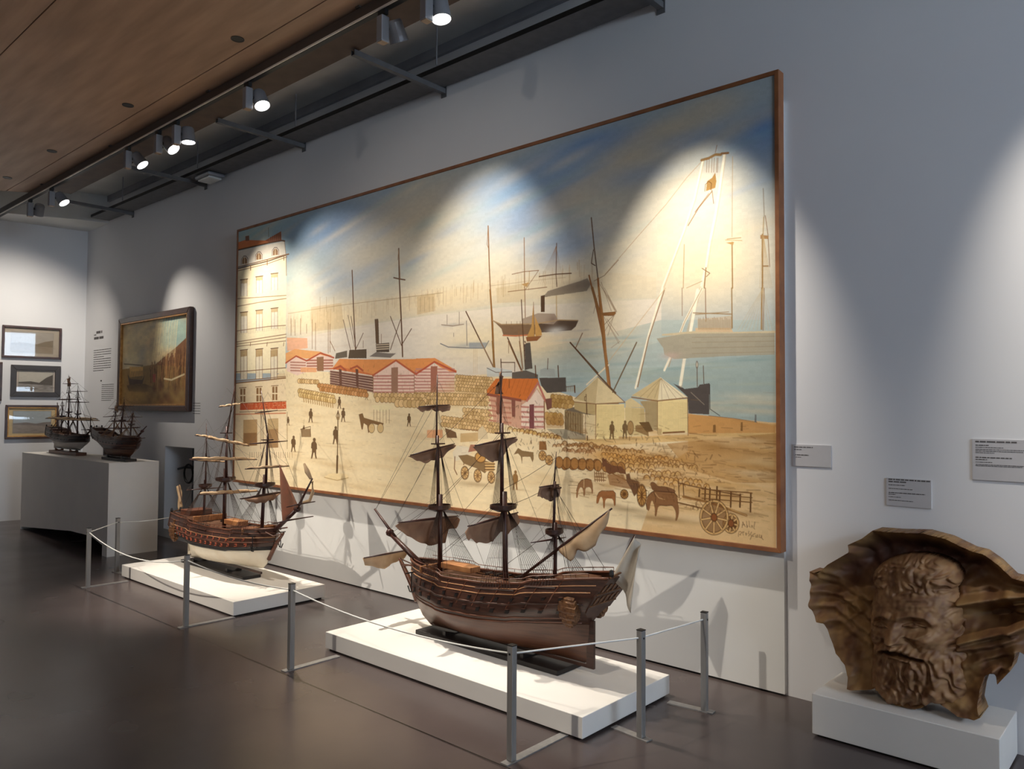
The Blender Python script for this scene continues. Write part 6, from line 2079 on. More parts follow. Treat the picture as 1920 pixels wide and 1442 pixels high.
0 140 98 62 1 5005 2462 5001 2441 5001 2423 5005 2409 5013 2394 5026 2378 5038 2367 5050 2359 5069 2356 5093 2357 5118 2357 5142 2354 5165 2354 5187 2354 5203 2360 5213 2372 5219 2386 5220 2403 5223 2420 5227 2437 5228 2456 5227 2477 5223 2497 5216 2515 5210 2523 5204 2522 5203 2513 5207 2497 5207 2481 5203 2464 5196 2450 5186 2438 5171 2434 5149 2438 5128 2440 5108 2440 5093 2445 5085 2454 5080 2472 5076 2497 5071 2509 5064 2510 5061 2500 5063 2478 5061 2457 5055 2436 5049 2423 5043 2416 5038 2420 5033 2435 5029 2449 5027 2464 5023 2474 5019 2480 5015 2480 5010 2475
1 84 52 28 1 5.1 5005 2401 5032 2371 5057 2356 5154 2355 5198 2356 5219 2379
1 84 52 28 1 4.1 5099 2439 5139 2439 5182 2432
1 84 52 28 1 4.9 4999 2434 5007 2473
1 190 150 104 1 5.5 5065 2368 5089 2395 5130 2402
1 84 52 28 1 3.8 5055 2362 5069 2396 5066 2425
1 120 82 44 1 8.5 5217 2412 5378 2433
1 96 60 28 1 6.1 5225 2287 5229 2384
1 96 60 28 1 6 5256 2299 5260 2374
1 110 72 36 1 6.5 5229 2297 5385 2317 5616 2340
1 92 58 26 1 9.7 5400 2309 5397 2384
1 92 58 26 1 9.7 5430 2314 5427 2381
1 92 58 26 1 9.6 5474 2301 5471 2378
1 92 58 26 1 9.5 5492 2323 5489 2390
1 92 58 26 1 9.4 5560 2324 5557 2410
1 92 58 26 1 9.3 5616 2333 5613 2405
1 92 58 26 1 9.1 5678 2322 5675 2426
1 92 58 26 1 9.8 5363 2325 5360 2366
1 120 80 40 1 6.1 5378 2321 5685 2321
1 120 80 40 1 6.1 5378 2348 5685 2347
1 120 80 40 1 6.1 5378 2375 5685 2373
1 150 106 58 1 14.5 5256 2375 5430 2395 5650 2448
1 200 158 100 1 7.3 5545 2418 5650 2448
0 70 44 20 1 5545 2464 5601 2491 5594 2525 5545 2537 5531 2512
2 120 88 50 0.6 5105 2520 204 18 0
2 110 80 46 0.5 4854 2486 136 15 0
2 130 96 56 0.5 5657 2440 81 13 0
2 130 92 50 0.5 4731 2468 106 12 0
0 128 84 42 0.75 5601 2498 5601 2508 5598 2517 5594 2526 5589 2534 5583 2541 5575 2546 5567 2550 5559 2552 5551 2552 5543 2550 5535 2546 5529 2540 5524 2534 5520 2525 5517 2516 5516 2507 5517 2497 5520 2487 5524 2478 5529 2470 5536 2463 5543 2458 5551 2455 5559 2453 5568 2453 5576 2455 5583 2459 5589 2465 5594 2471 5598 2480 5601 2489 5601 2498
1 84 52 22 1 17.6 5601 2498 5601 2508 5598 2517 5594 2526 5589 2534 5583 2541 5575 2546 5567 2550 5559 2552 5551 2552 5543 2550 5535 2546 5529 2540 5524 2534 5520 2525 5517 2516 5516 2507 5517 2497 5520 2487 5524 2478 5529 2470 5536 2463 5543 2458 5551 2455 5559 2453 5568 2453 5576 2455 5583 2459 5589 2465 5594 2471 5598 2480 5601 2489 5601 2498
1 214 172 112 1 10.1 5601 2498 5601 2508 5598 2517 5594 2526 5589 2534 5583 2541 5575 2546 5567 2550 5559 2552 5551 2552 5543 2550 5535 2546 5529 2540 5524 2534 5520 2525 5517 2516 5516 2507 5517 2497 5520 2487 5524 2478 5529 2470 5536 2463 5543 2458 5551 2455 5559 2453 5568 2453 5576 2455 5583 2459 5589 2465 5594 2471 5598 2480 5601 2489 5601 2498
1 84 52 22 1 12.4 5559 2502 5598 2508
1 222 180 120 1 8 5559 2502 5598 2508
1 84 52 22 1 12.4 5559 2502 5581 2539
1 222 180 120 1 8.1 5559 2502 5581 2539
1 84 52 22 1 12.5 5559 2502 5551 2549
1 222 180 120 1 8.1 5559 2502 5551 2549
1 84 52 22 1 12.6 5559 2502 5525 2532
1 222 180 120 1 8.2 5559 2502 5525 2532
1 84 52 22 1 12.6 5559 2502 5519 2497
1 222 180 120 1 8.2 5559 2502 5519 2497
1 84 52 22 1 12.5 5559 2502 5537 2465
1 222 180 120 1 8.2 5559 2502 5537 2465
1 84 52 22 1 12.5 5559 2502 5567 2456
1 222 180 120 1 8.1 5559 2502 5567 2456
1 84 52 22 1 12.4 5559 2502 5593 2473
1 222 180 120 1 8.1 5559 2502 5593 2473
3 140 84 44 84 50 22 6.2 5559 2502 18 22
0 128 84 42 0.75 5538 2470 5536 2488 5532 2506 5524 2523 5514 2538 5501 2551 5487 2561 5471 2568 5455 2572 5438 2572 5423 2568 5408 2561 5395 2551 5384 2537 5377 2522 5372 2505 5370 2486 5372 2468 5377 2449 5385 2432 5395 2417 5408 2404 5423 2394 5439 2388 5455 2384 5472 2385 5487 2389 5502 2396 5514 2407 5524 2420 5532 2435 5537 2452 5538 2470
1 84 52 22 1 18.2 5538 2470 5536 2488 5532 2506 5524 2523 5514 2538 5501 2551 5487 2561 5471 2568 5455 2572 5438 2572 5423 2568 5408 2561 5395 2551 5384 2537 5377 2522 5372 2505 5370 2486 5372 2468 5377 2449 5385 2432 5395 2417 5408 2404 5423 2394 5439 2388 5455 2384 5472 2385 5487 2389 5502 2396 5514 2407 5524 2420 5532 2435 5537 2452 5538 2470
1 214 172 112 1 10.4 5538 2470 5536 2488 5532 2506 5524 2523 5514 2538 5501 2551 5487 2561 5471 2568 5455 2572 5438 2572 5423 2568 5408 2561 5395 2551 5384 2537 5377 2522 5372 2505 5370 2486 5372 2468 5377 2449 5385 2432 5395 2417 5408 2404 5423 2394 5439 2388 5455 2384 5472 2385 5487 2389 5502 2396 5514 2407 5524 2420 5532 2435 5537 2452 5538 2470
1 84 52 22 1 12.6 5455 2478 5532 2488
1 222 180 120 1 8.2 5455 2478 5532 2488
1 84 52 22 1 12.6 5455 2478 5504 2542
1 222 180 120 1 8.2 5455 2478 5504 2542
1 84 52 22 1 12.8 5455 2478 5453 2567
1 222 180 120 1 8.3 5455 2478 5453 2567
1 84 52 22 1 12.9 5455 2478 5402 2550
1 222 180 120 1 8.4 5455 2478 5402 2550
1 84 52 22 1 13 5455 2478 5375 2499
1 222 180 120 1 8.5 5455 2478 5375 2499
1 84 52 22 1 13 5455 2478 5386 2438
1 222 180 120 1 8.4 5455 2478 5386 2438
1 84 52 22 1 12.9 5455 2478 5430 2396
1 222 180 120 1 8.4 5455 2478 5430 2396
1 84 52 22 1 12.7 5455 2478 5484 2393
1 222 180 120 1 8.3 5455 2478 5484 2393
1 84 52 22 1 12.6 5455 2478 5525 2429
1 222 180 120 1 8.2 5455 2478 5525 2429
3 140 84 44 84 50 22 6.4 5455 2478 19 23
1 92 48 18 1 2.8 5625 2519 5631 2486
1 92 48 18 1 2.8 5630 2488 5645 2512
1 92 48 18 1 2.8 5628 2504 5640 2500
1 92 48 18 1 2.7 5652 2481 5654 2515
1 92 48 18 1 2.7 5654 2501 5659 2509 5655 2515
1 92 48 18 1 2.7 5667 2478 5668 2508 5674 2511
1 92 48 18 1 2.7 5681 2500 5684 2513 5688 2501
1 92 48 18 1 2.7 5701 2479 5694 2514 5700 2520
1 92 48 18 1 2.8 5604 2551 5603 2571
1 92 48 18 1 2.8 5605 2545 5618 2542 5625 2547 5614 2556 5616 2561 5610 2560
1 92 48 18 1 2.8 5630 2541 5632 2560
1 92 48 18 1 2.8 5630 2544 5638 2542
1 92 48 18 1 2.7 5645 2548 5648 2559 5655 2549 5647 2546
1 92 48 18 1 2.7 5666 2534 5663 2546 5670 2554 5664 2561
1 92 48 18 1 2.7 5681 2537 5675 2550 5681 2561 5673 2580
1 92 48 18 1 2.7 5702 2543 5688 2552 5684 2560 5695 2559
1 92 48 18 1 2.7 5705 2553 5707 2565
1 92 48 18 1 2.7 5713 2549 5711 2563 5720 2560 5718 2548
1 92 48 18 1 2.7 5728 2547 5727 2562 5737 2563 5739 2548
1 92 48 18 1 2.7 5739 2549 5742 2567 5749 2572
9 5'''
t = empty('large_harbour_painting', (-7.576, 0, .788)); tag(t, 'huge wide painting of a harbour quay with sailing ships, sheds and barrels', 'painting')
frame_bars(5.876, 2.659, .024, -.102, -.03, 'frame', M_FRAME, t)
cv = Canvas(5826, 2609, 1900, 851, hexc('a8b6bc')); cv.run(HARBOUR); cv.grain(.07, 2)
cv.mesh('canvas', M_OIL, t, Matrix.Translation((.025, -.094, .0249)))
B = MB(); B.box(.02, 5.856, -.092, -.034, .02, 2.64); B.build('stretcher', M_PANEL, t)

# medium oil painting in a dark frame
t = empty('oil_painting', (-10.73, -.0, 1.515)); tag(t, 'dark-framed oil painting of sailing boats and rowers beside a steep bank', 'painting')
frame_bars(2.03, 1.22, .07, -.06, -.003, 'frame', M_DKFRAME, t, .008); sl = frame_bars(1.90, 1.09, .022, -.056, -.02, 'gilt_slip', M_GOLD, t, .004); sl.location = (.065, 0, .065)
W2, H2 = 1870, 1060
c = Canvas(W2, H2, 300, 170, hexc('b09a72')); r = random.Random(5)
for k in range(90): c.blob(hexc(r.choice(['cdb98a', 'a89a7c', 'c2aa80', '9a9484', 'd8c79a'])), .5, r.uniform(0, 1150), r.uniform(0, 560), r.uniform(60, 220), r.uniform(30, 90), -.3)
for k in range(30): c.blob(hexc(r.choice(['8fa79c', '9db4a6', '86a09c'])), .6, r.uniform(1250, 1870), r.uniform(0, 330), 150, 70, 0)
c.poly(hexc('6e4a30'), 1, [1870, 250, 1560, 370, 1250, 470, 1000, 560, 900, 640, 1870, 700]); c.poly(hexc('84683c'), 1, [0, 590, 900, 560, 1870, 620, 1870, 1060, 0, 1060])
for k in range(240):
    x = r.uniform(850, 1870); c.line(hexc(r.choice(['54361f', '8a6038', '9c7044', '3e281a'])), .6, 14, [x, r.uniform(330+.2*(1870-x), 700), x+r.uniform(-30, 30), r.uniform(560, 900)])
for k in range(26): x = 930+k*24; c.line(hexc('d9c493'), .7, 9, [x+60, 0 if k % 3 else 60, x-20 if k < 8 else x, 420+r.uniform(0, 120)])
c.line(hexc('4a3826'), .8, 16, [60, 520, 300, 535, 640, 560])
c.poly(hexc('c29a58'), .9, [230, 560, 640, 580, 640, 690, 260, 700]); c.poly(hexc('4c3a2c'), 1, [170, 650, 260, 720, 620, 740, 700, 680, 640, 790, 240, 800])
for k in range(9): c.line(hexc('3a2818'), .9, 14, [290+k*42, 630, 270+k*42, 720])
c.poly(hexc('56402a'), .9, [150, 800, 700, 790, 1050, 860, 700, 900, 230, 880]); c.poly(hexc('8e3e34'), .8, [930, 680, 1010, 680, 1010, 780, 940, 780])
for k in range(40): c.blob(hexc(r.choice(['4a3426', '6e4e30', '8a7248', '5a3a2a'])), .6, r.uniform(800, 1800), r.uniform(760, 1020), 70, 40, r.uniform(-.6, .6))
c.blob(hexc('b08a4a'), .8, 520, 940, 280, 70, 0); c.line(hexc('d8c8a0'), .7, 20, [1250, 740, 1450, 760, 1780, 700]); c.a *= 1.55; c.grain(.16, 4)
c.mesh('canvas', M_OIL, t, Matrix.Translation((.08, -.026, .08)))

# framed prints on the left wall: local x runs along the wall, y out of it
def print_frame(yc, z0, z1, y0, y1, label, fm, paintf, mount, bw=.035, gilt=False):
    d = Vector((.165, 1, 0)).normalized(); p0 = Vector((lx(y0), y0, z0)); L = (y1-y0)/d.y
    t = empty('framed_print', p0, math.atan2(d.y, d.x)); tag(t, label, 'framed print', 'framed prints on the left wall')
    w, h = L, z1-z0
    frame_bars(w, h, bw, -.035, -.002, 'frame', fm, t, .004)
    if gilt: q = frame_bars(w-2*bw+.01, h-2*bw+.01, .02, -.03, -.012, 'gilt_slip', M_GOLD, t, .002); q.location = (bw-.005, 0, bw-.005)
    c = Canvas((w-.04)*1000, (h-.04)*1000, 160, max(20, int(160*(h-.04)/(w-.04))), hexc(mount)); paintf(c); c.grain(.06, int(yc*100) % 97)
    c.mesh('print_sheet', M_PRINT, t, Matrix.Translation((.02, -.012, .02)))
    B = MB(); B.box(bw-.005, w-bw+.005, -.0205, -.0185, bw-.005, h-bw+.005); B.build('glass_pane', M_GLASS, t)
def view(a, sky, hill, sea, peak):
    def f(c):
        w, h = c.w, c.h; x0, x1, y0, y1 = w*a, w*(1-a), h*a*1.2, h*(1-a*1.2)
        c.poly(hexc(sky), 1, [x0, y0, x1, y0, x1, y1, x0, y1]); m = y0+(y1-y0)*.55
        c.poly(hexc(hill), 1, [x0, m, x0+(x1-x0)*.35, m-12, x0+(x1-x0)*.6, m+6, x0+(x1-x0)*.8, m-peak*.6, x1, m-peak, x1, y1, x0, y1])
        c.poly(hexc(sea), 1, [x0, m+20, x1, m+40, x1, y1, x0, y1])
        r = random.Random(int(w)); 
        for k in range(50): c.blob(hexc(hill), .4, r.uniform(x0, x1), r.uniform(m, y1), (x1-x0)*.06, 8)
        c.line(hexc('8a847c'), 1, 5, [x0, y0, x1, y0, x1, y1, x0, y1, x0, y0])
    return f
print_frame(1, 2.235, 2.68, -1.0, -.30, 'topmost framed print on the left wall, mirroring the bright window', M_DKFRAME, view(.12, '9c948a', '7c6e5c', '8c7e6c', 60), 'a89c8c', .03)
print_frame(2, 1.70, 2.14, -.89, -.30, 'dark wide-framed print of a coast, middle of the left wall', mat('black_brown_frame', (58, 50, 46), .4), view(.13, 'b8b2a6', '5c5650', '96908a', 110), 'bcb0a6', .07)
print_frame(3, 1.115, 1.585, -.94, -.31, 'lowest framed print with a gold edge, behind the small white-hulled ship', M_DKFRAME, view(.12, 'a8b0b4', '847c78', '9a9088', 20), 'cdb68c', .03, True)
print_frame(4, 1.64, 2.17, -1.75, -.985, 'framed print cut off by the left edge of the view', M_DKFRAME, view(.16, 'a8988e', '8a7c74', '98887e', 30), '8a7a72', .04)

# ------------------------------------------------------------------ wall texts and labels
def strokes(B, x, z, w, rowh, seed, y=-.001):
    r = random.Random(seed); e = x+w
    while x < e-.001:
        q = min(r.uniform(.6, 3.2)*rowh*1.6, e-x); B.add([(x, y, z), (x+q, y, z), (x+q, y, z+rowh), (x, y, z+rowh)], [(0, 1, 2, 3)]); x += q+rowh*.55
def card(x0, x1, z0, z1, rows, label):
    t = empty('wall_label', (x0, 0, z0)); tag(t, label, 'wall label', 'printed labels on the wall')
    w, h = x1-x0, z1-z0
    B = MB(); B.box(0, w, -.006, 0, 0, h); B.build('card', M_PAPER, t)
    B = MB()
    for i, (fx, fw_, fz, th) in enumerate(rows): strokes(B, w*fx, h*fz, w*fw_, th, i+int(w*1e4), -.0068)
    B.build('printed_text', M_INK, t)
card(-1.668, -1.464, 1.258, 1.375, [(.03, .5, .86, .005), (.03, .2, .75, .004), (.06, .36, .5, .0045), (.06, .16, .4, .003)], 'small grey label beside the right edge of the big painting')
card(-1.19, -.985, 1.083, 1.222, [(.05, .93, .93, .006), (.05, .42, .85, .006), (.05, .38, .74, .0035), (.05, .55, .61, .003), (.05, .82, .46, .004), (.05, .16, .40, .0035), (.05, .28, .31, .003), (.05, .55, .19, .003)], 'grey label on the wall just above the carved head')
card(-.807, -.58, 1.237, 1.43, [(.06, .74, .92, .007), (.06, .24, .84, .004), (.06, .50, .79, .003), (.06, .86, .74, .003), (.06, .84, .70, .003), (.06, .34, .66, .003), (.06, .66, .54, .005), (.06, .22, .49, .004), (.06, .3, .43, .003), (.06, .86, .37, .003), (.06, .82, .34, .003)], 'larger grey label at the right edge of the view, in the light pool')
def wall_text(x0, w, blocks, label):
    t = MB()
    for i, (dx, fw_, z, th) in enumerate(blocks): strokes(t, x0+dx, z, w*fw_, th, i)
    tag(t.build('wall_text', M_INK), label, 'wall text', 'printed texts on the wall')
wall_text(-11.72, .62, [(0.08, .34, 2.60, .035), (0, .12, 2.575, .02), (0, .55, 2.52, .035)]+[(0, 1 if i not in (3, 9) else .6, 2.36-.032*i, .010) for i in range(10)], 'upper printed wall text with a two-line heading, left of the framed oil painting')
wall_text(-11.40, .42, [(-.05, .12, 1.92, .02)]+[(0, 1 if i < 8 else .8, 1.87-.027*i, .008) for i in range(9)], 'lower printed wall text block above the right small ship')
wall_text(-8.69, .2, [(0, .9, 1.61-.03*i, .006) for i in range(5)], 'faint small printed wall text right of the framed oil painting')

# ------------------------------------------------------------------ model ships
W_DK = mat('dark_stained_oak', (74, 44, 32), .38, c2=(48, 28, 21), scale=26, stretch=(.3, 1, 3), bump=.05)
W_MID = mat('red_brown_wood', (112, 66, 44), .4, c2=(78, 44, 30), scale=24, stretch=(.3, 1, 3), bump=.05)
W_LOW = mat('brown_hull_planking', (98, 64, 46), .36, c2=(72, 44, 32), scale=16, stretch=(.2, 1, 4), bump=.05)
W_SPAR = mat('dark_red_spar', (70, 34, 26), .4, c2=(48, 24, 20), scale=30)
W_DECK = mat('planked_deck', (104, 70, 48), .5, c2=(78, 50, 34), scale=30, stretch=(.2, 3, 1))
W_ORNG = mat('pale_varnished_wood', (190, 134, 86), .4, c2=(140, 88, 54), scale=22, stretch=(.4, 4, 1))
W_GILT = mat('carved_gilt_wood', (128, 88, 54), .4, .2, c2=(74, 44, 28), scale=60, bump=.4)
W_BLACK = mat('blackened_wood', (34, 28, 26), .45, c2=(26, 22, 21), scale=20)
W_WHITE = mat('cream_hull_paint', (232, 222, 202), .5, c2=(222, 208, 184), scale=8)
W_GREYW = mat('grey_white_hull_paint', (196, 190, 184), .6, c2=(178, 172, 166), scale=8)
W_PORT = mat('port_red', (176, 88, 62), .5)
W_LIGHTLINE = mat('light_moulding', (178, 128, 88), .4)
ROPE_D = mat('tarred_rigging', (58, 40, 32), .8); ROPE_L = mat('tan_rigging', (128, 96, 70), .8)
SAIL_BR = mat('tobacco_sailcloth', (156, 120, 94), .85, c2=(128, 94, 72), scale=10, bump=.2)
SAIL_PALE = mat('unbleached_sailcloth', (206, 176, 140), .85, c2=(180, 148, 114), scale=10, bump=.2)
SAIL_RED = mat('rust_red_sailcloth', (140, 84, 62), .85, c2=(112, 80, 62), scale=9, bump=.2)
FLAGC = mat('grey_white_flag', (196, 188, 176), .85, c2=(180, 170, 156), scale=6)

def interp(x, tab):
    for (a, fa), (b, fb) in zip(tab[:-1], tab[1:]):
        if x <= b: return fa+(fb-fa)*max(0., min(1., (x-a)/(b-a)))
    return tab[-1][1]
class Hull:
    def __init__(s, K): s.__dict__.update(K)
    def pt(s, t, v, side=1, out=0.):
        xs, xb = interp(v, s.stern), interp(v, s.stem); x = xs+(xb-xs)*t
        zr = interp(t, s.sheer); z = s.zk+(zr-s.zk)*v+s.trim*(t-.45)
        ub = min(1, (1-t)/s.fb); us = min(1, t/s.fs)
        ws = interp(v, s.transom); pb = (1-(1-ub)**(1.7+1.3*v))**.85; ps = ws+(1-ws)*(1-(1-us)**2)
        if v < .55: f = (1-(1-v/.55)**2.3)**.62
        else: f = 1-s.tumble*((v-.55)/.45)**1.5
        fin = 0
        if v < .6: fin = (1-v/.6)*(max(0, 1-ub*1.15)*.55+max(0, 1-us*1.05)*.75)
        hb = s.B*pb*ps*f*(1-fin)+.004
        return Vector((x, side*(hb+out), z))
def ship(name, loc, rz, label, K):
    root = empty(name, loc, rz); tag(root, label, 'model ship', 'model sailing ships')
    H = Hull(K); nt_, nv = 44, 18; vs = [K['vbot']*i/7 for i in range(8)]+[K['vbot']+(1-K['vbot'])*i/10 for i in range(1, 11)]
    ts = [i/(nt_-1) for i in range(nt_)]; rig = K['rope_r']
    def shell(va, name_, m):
        B = MB(); rows = [[H.pt(t, v, -1) for v in reversed(va)]+[H.pt(t, v, 1) for v in va] for t in ts]
        B.grid(rows); n = len(rows[0]); B.add(rows[0], [tuple(range(n))]); B.add(rows[-1], [tuple(range(n-1, -1, -1))])
        return B.build(name_, m, root, smooth=True)
    shell(vs[:8], 'lower_hull', K['m_low']); shell(vs[7:], 'topsides', K['m_top'])
    B = MB(); B.box(H.stern[0][1]+.0, H.stem[0][1]-.02, -.007, .007, H.zk-.012, H.zk+.006); B.build('keel', K['m_top'], root)
    B = MB(); B.grid([[H.pt(t, .9, s_*.98) for s_ in (-1, -.5, 0, .5, 1)] for t in ts]); B.build('deck', W_DECK, root)
    for side in (-1, 1):
        B = MB(); B.path([H.pt(t, 1, side) for t in ts], K['rail_r']); B.build('rail', K['m_trim'], root, smooth=True)
        for v, rr_, mm in K['wales']:
            B = MB(); B.path([H.pt(t, v, side) for t in ts[1:]], rr_, 5); B.build('wale', mm, root, smooth=True)
        for v, t0, t1, n, sz, mm in K['ports']:
            for i in range(n):
                t = t0+(t1-t0)*i/(n-1); p = H.pt(t, v, side); q = H.pt(t+.01, v, side); up_ = H.pt(t, v+.03, side)
                d = (q-p).normalized(); u = (up_-p).normalized(); nn = d.cross(u).normalized()
                if nn.y*side < 0: nn = -nn
                M = Matrix((d, nn, u)).transposed().to_4x4(); M.translation = p
                B = MB(); B.box(-sz, sz, -.004, .0035, -sz, sz, M); g = B.build('gun_port', mm, root)
                if K.get('guns'):
                    B = MB(); B.path([p, p+nn*.022], sz*.33, 7); B.build('cannon', W_BLACK, g)
                if K.get('lids'):
                    B = MB(); B.box(-sz*1.1, sz*1.1, 0, .016, sz*1.05, sz*1.3, M); B.build('port_lid', K['m_top'], g)
    # stern: transom, rudder, galleries
    zt = H.pt(0, 1).z; x0 = H.pt(0, 1).x; wv = H.pt(0, 1, 1).y; vt = [.6+.4*i/8 for i in range(9)]
    B = MB(); B.grid([[H.pt(0, v, 1)+Vector((-.006, .006, 0)), H.pt(0, v, -1)+Vector((-.006, -.006, 0))] for v in vt]); tr_ = B.build('transom', K['m_top'], root, solid=.008)
    for lv in (.70, .84):
        for i in range(5):
            p = H.pt(0, lv, 1); p.y *= (-.78+.39*i); w_ = .11*wv; q = H.pt(0, lv+.08, 1); dx_ = q.x-p.x; dz_ = q.z-p.z
            B = MB(); B.add([(p.x-.013, p.y-w_, p.z), (p.x-.013, p.y+w_, p.z), (p.x-.013+dx_, p.y+w_, p.z+dz_), (p.x-.013+dx_, p.y-w_, p.z+dz_)], [(0, 1, 2, 3)]); B.build('stern_window', W_GILT, tr_, solid=.004)
        B = MB(); p = H.pt(0, lv-.02, 1); B.path([(p.x-.012, -p.y*1.03, p.z), (p.x-.018, 0, p.z+.004), (p.x-.012, p.y*1.03, p.z)], .005*K['k']); B.build('stern_moulding', W_GILT, tr_)
    B = MB(); B.path([(x0-.012, -wv*1.05, zt+.004), (x0-.016, 0, zt+.022*K['k']), (x0-.012, wv*1.05, zt+.004)], .006*K['k']); B.build('taffrail', W_GILT, tr_)
    for sx_, sy_ in ((0, -.9), (0, 0), (0, .9)):
        B = MB(); B.lathe([(0, 0), (.009, 0), (.014, .015), (.010, .036), (0, .04)], 8, Matrix.Translation((x0-.01, sy_*wv, zt+.006)) @ Matrix.Scale(K['k'], 4)); B.build('stern_lantern', W_BLACK, tr_)
    if K['k'] > .8:        # skids, rail stanchions, dead-eyes
        for side in (-1, 1):
            for t in [.16+.085*i for i in range(9)]:
                B = MB(); B.path([H.pt(t, v, side, .001) for v in (.64, .72, .8, .88, .99)], .0032, 4); B.build('skid', K['m_trim'], root)
            B = MB(); up_ = [H.pt(t, 1, side)+Vector((0, 0, .026)) for t in ts[3:-3]]; B.path(up_, .0028, 4)
            for p in up_[::2]: B.path([p, p-Vector((0, 0, .026))], .0022, 4)
            B.build('top_rail', K['m_trim'], root)
            for t in [.34+.05*i for i in range(7)]:
                p = H.pt(t, .93, side); B = MB(); B.path([p+Vector((0, -side*.075, .012)), p+Vector((0, -side*.01, .016))], [.009, .006], 8); B.build('deck_gun', W_BLACK, root)
    B = MB(); xr = H.stern[0][1]; B.box(xr-.05*K['k'], xr-.002, -.008, .008, H.zk-.012, K['rud_top']); B.build('rudder', K['m_rud'], root)
    for side in (-1, 1):
        if K['gallery']:
            B = MB(); g0 = H.pt(.06, .62, side)
            for (dz, r_, ln) in ((-.075, .016, .04), (-.055, .028, .07), (-.025, .036, .10), (.01, .04, .115), (.035, .036, .105), (.055, .03, .085), (.08, .016, .04), (.105, .012, .03)):
                k = K['k']; B.lathe([(0, -ln*k/2), (r_*k*.8, -ln*k/2), (r_*k, 0), (r_*k*.8, ln*k/2), (0, ln*k/2)], 10, Matrix.Translation(g0+Vector((0, 0, dz*k))) @ Matrix.Rotation(PI/2, 4, 'Y'))
            B.build('quarter_gallery', W_GILT, root, smooth=False)
    # head: knee, rails, bowsprit
    hb0 = H.pt(1, .8); B = MB(); kx = [Vector(p) for p in K['knee']]
    B.path(kx, [K['knee_r']*(1-.5*i/(len(kx)-1)) for i in range(len(kx))], 8); B.build('head_knee', K['m_trim'], root, smooth=True)
    for side in (-1, 1):
        a = H.pt(.965, .93, side); c = kx[-1]
        B = MB(); B.path([a, (a+c)/2+Vector((0, side*.012, -.028*K['k'])), c], .0045*K['k']); B.build('head_rail', K['m_trim'], root)
        ca = H.pt(.93, .95, side); B = MB(); B.path([ca, ca+Vector((.05, side*.055, .01))*K['k']], .006*K['k']); B.build('cathead', K['m_trim'], root)
        if K['k'] > .8:
            a = ca+Vector((-.02, side*.035, -.035)); B = MB(); B.path([a, a+Vector((0, 0, -.12))], .004); B.path([a+Vector((-.035, 0, -.09)), a+Vector((-.015, 0, -.125)), a+Vector((.015, 0, -.125)), a+Vector((.035, 0, -.09))], .0045)
            B.path([a+Vector((0, -.045, 0)), a+Vector((0, .045, 0))], .0045); B.build('anchor', W_BLACK, root)
    b0, b1, b2 = (Vector((p[0], 0, p[1])) for p in K['bowsprit'])
    B = MB(); B.path([b0, b1], [K['spar_r']*1.25, K['spar_r']*.9], 8); B.path([b0+(b1-b0)*.82+Vector((0, 0, .008)), b2], [K['spar_r']*.7, K['spar_r']*.4], 8); B.path([b1-Vector((.012, 0, 0)), b1+Vector((.012, 0, .006))], K['spar_r']*1.6, 8)
    bs = B.build('bowsprit', W_SPAR, root, smooth=True)
    # deck furniture
    for (nm, s0, s1, y0, y1, z0, z1, mm) in K['deckbits']:
        B = MB(); B.box(s0, s1, y0, y1, z0, z1); B.build(nm, mm, root, bevel=.004)
    # masts, yards, sails, shrouds
    tips = {}
    for md in K['masts']:
        (xa, za), (xt, zt_), (xc, zc), (xe, ze) = md['pts']; r0 = md['r']; g = MB()
        g.path([(xa, 0, za-.12), (xt, 0, zt_+md['dbl'])], [r0, r0*.8], 9); g.path([(xt+r0*1.2, 0, zt_-.01), (xc+r0*.4, 0, zc+md['dbl']*.6)], [r0*.72, r0*.5], 8)
        g.path([(xc+r0*1.1, 0, zc), (xe, 0, ze)], [r0*.42, r0*.18], 7); mo = g.build('mast', W_SPAR, root, smooth=True)
        B = MB(); w = md['top_w']; q = Matrix.Translation((xt+.01, 0, zt_)) @ Matrix.Scale(.75, 4, (1, 0, 0))
        h_ = K['k']**2; B.lathe([(w*.45, -.02*h_), (w, -.002), (w, .004*h_), (w*1.02, .004*h_), (w*1.02, .022*h_), (w*.96, .022*h_), (w*.96, .005*h_), (0, .005*h_)], 18, q); B.build('mast_top', W_DK, mo)
        B = MB(); B.box(xc-.016, xc+.022, -w*.55, w*.55, zc-.004, zc+.004); B.box(xc-.03, xc+.03, -.012, .012, zc-.004, zc+.003); B.build('crosstree', W_DK, mo)
        if md.get('flag'):
            B = MB(); fl = md['flag']; B.grid([[Vector((xe+fl*.9*u*s_*.4-.0*s_, .02*math.sin(6*u+4*s_), ze-.02-s_*fl*(1.0-.3*u)-u*.04)) for u in (0, .25, .5, .75, 1)] for s_ in (0, .3, .6, 1)]); B.build('pennant', SAIL_BR, mo, smooth=True, solid=.002)
        cl = lambda x_: min(.97, max(.03, (x_-interp(1, H.stern))/(interp(1, H.stem)-interp(1, H.stern))))
        n = md['n']
        for side in (-1, 1):
            B = MB(); feet = []
            for i in range(n):
                f = H.pt(cl(xa-md['spread']*(i/(n-1))+.02), .93, side, .018*K['k']); feet.append(f); B.path([f, (xt, side*w*.25, zt_-.004)], rig, 4, False)
            for k in range(1, md['rat']):
                u = k/md['rat']*.93; B.path([feet[0].lerp(Vector((xt, side*w*.25, zt_)), u), feet[-1].lerp(Vector((xt, side*w*.25, zt_)), u)], rig*.55, 3, False)
            m_ = max(3, n-3)
            for i in range(m_): B.path([(xt-.02+.05*i/(m_-1)-.01, side*w*.95, zt_+.01), (xc, side*w*.12, zc)], rig*.8, 3, False)
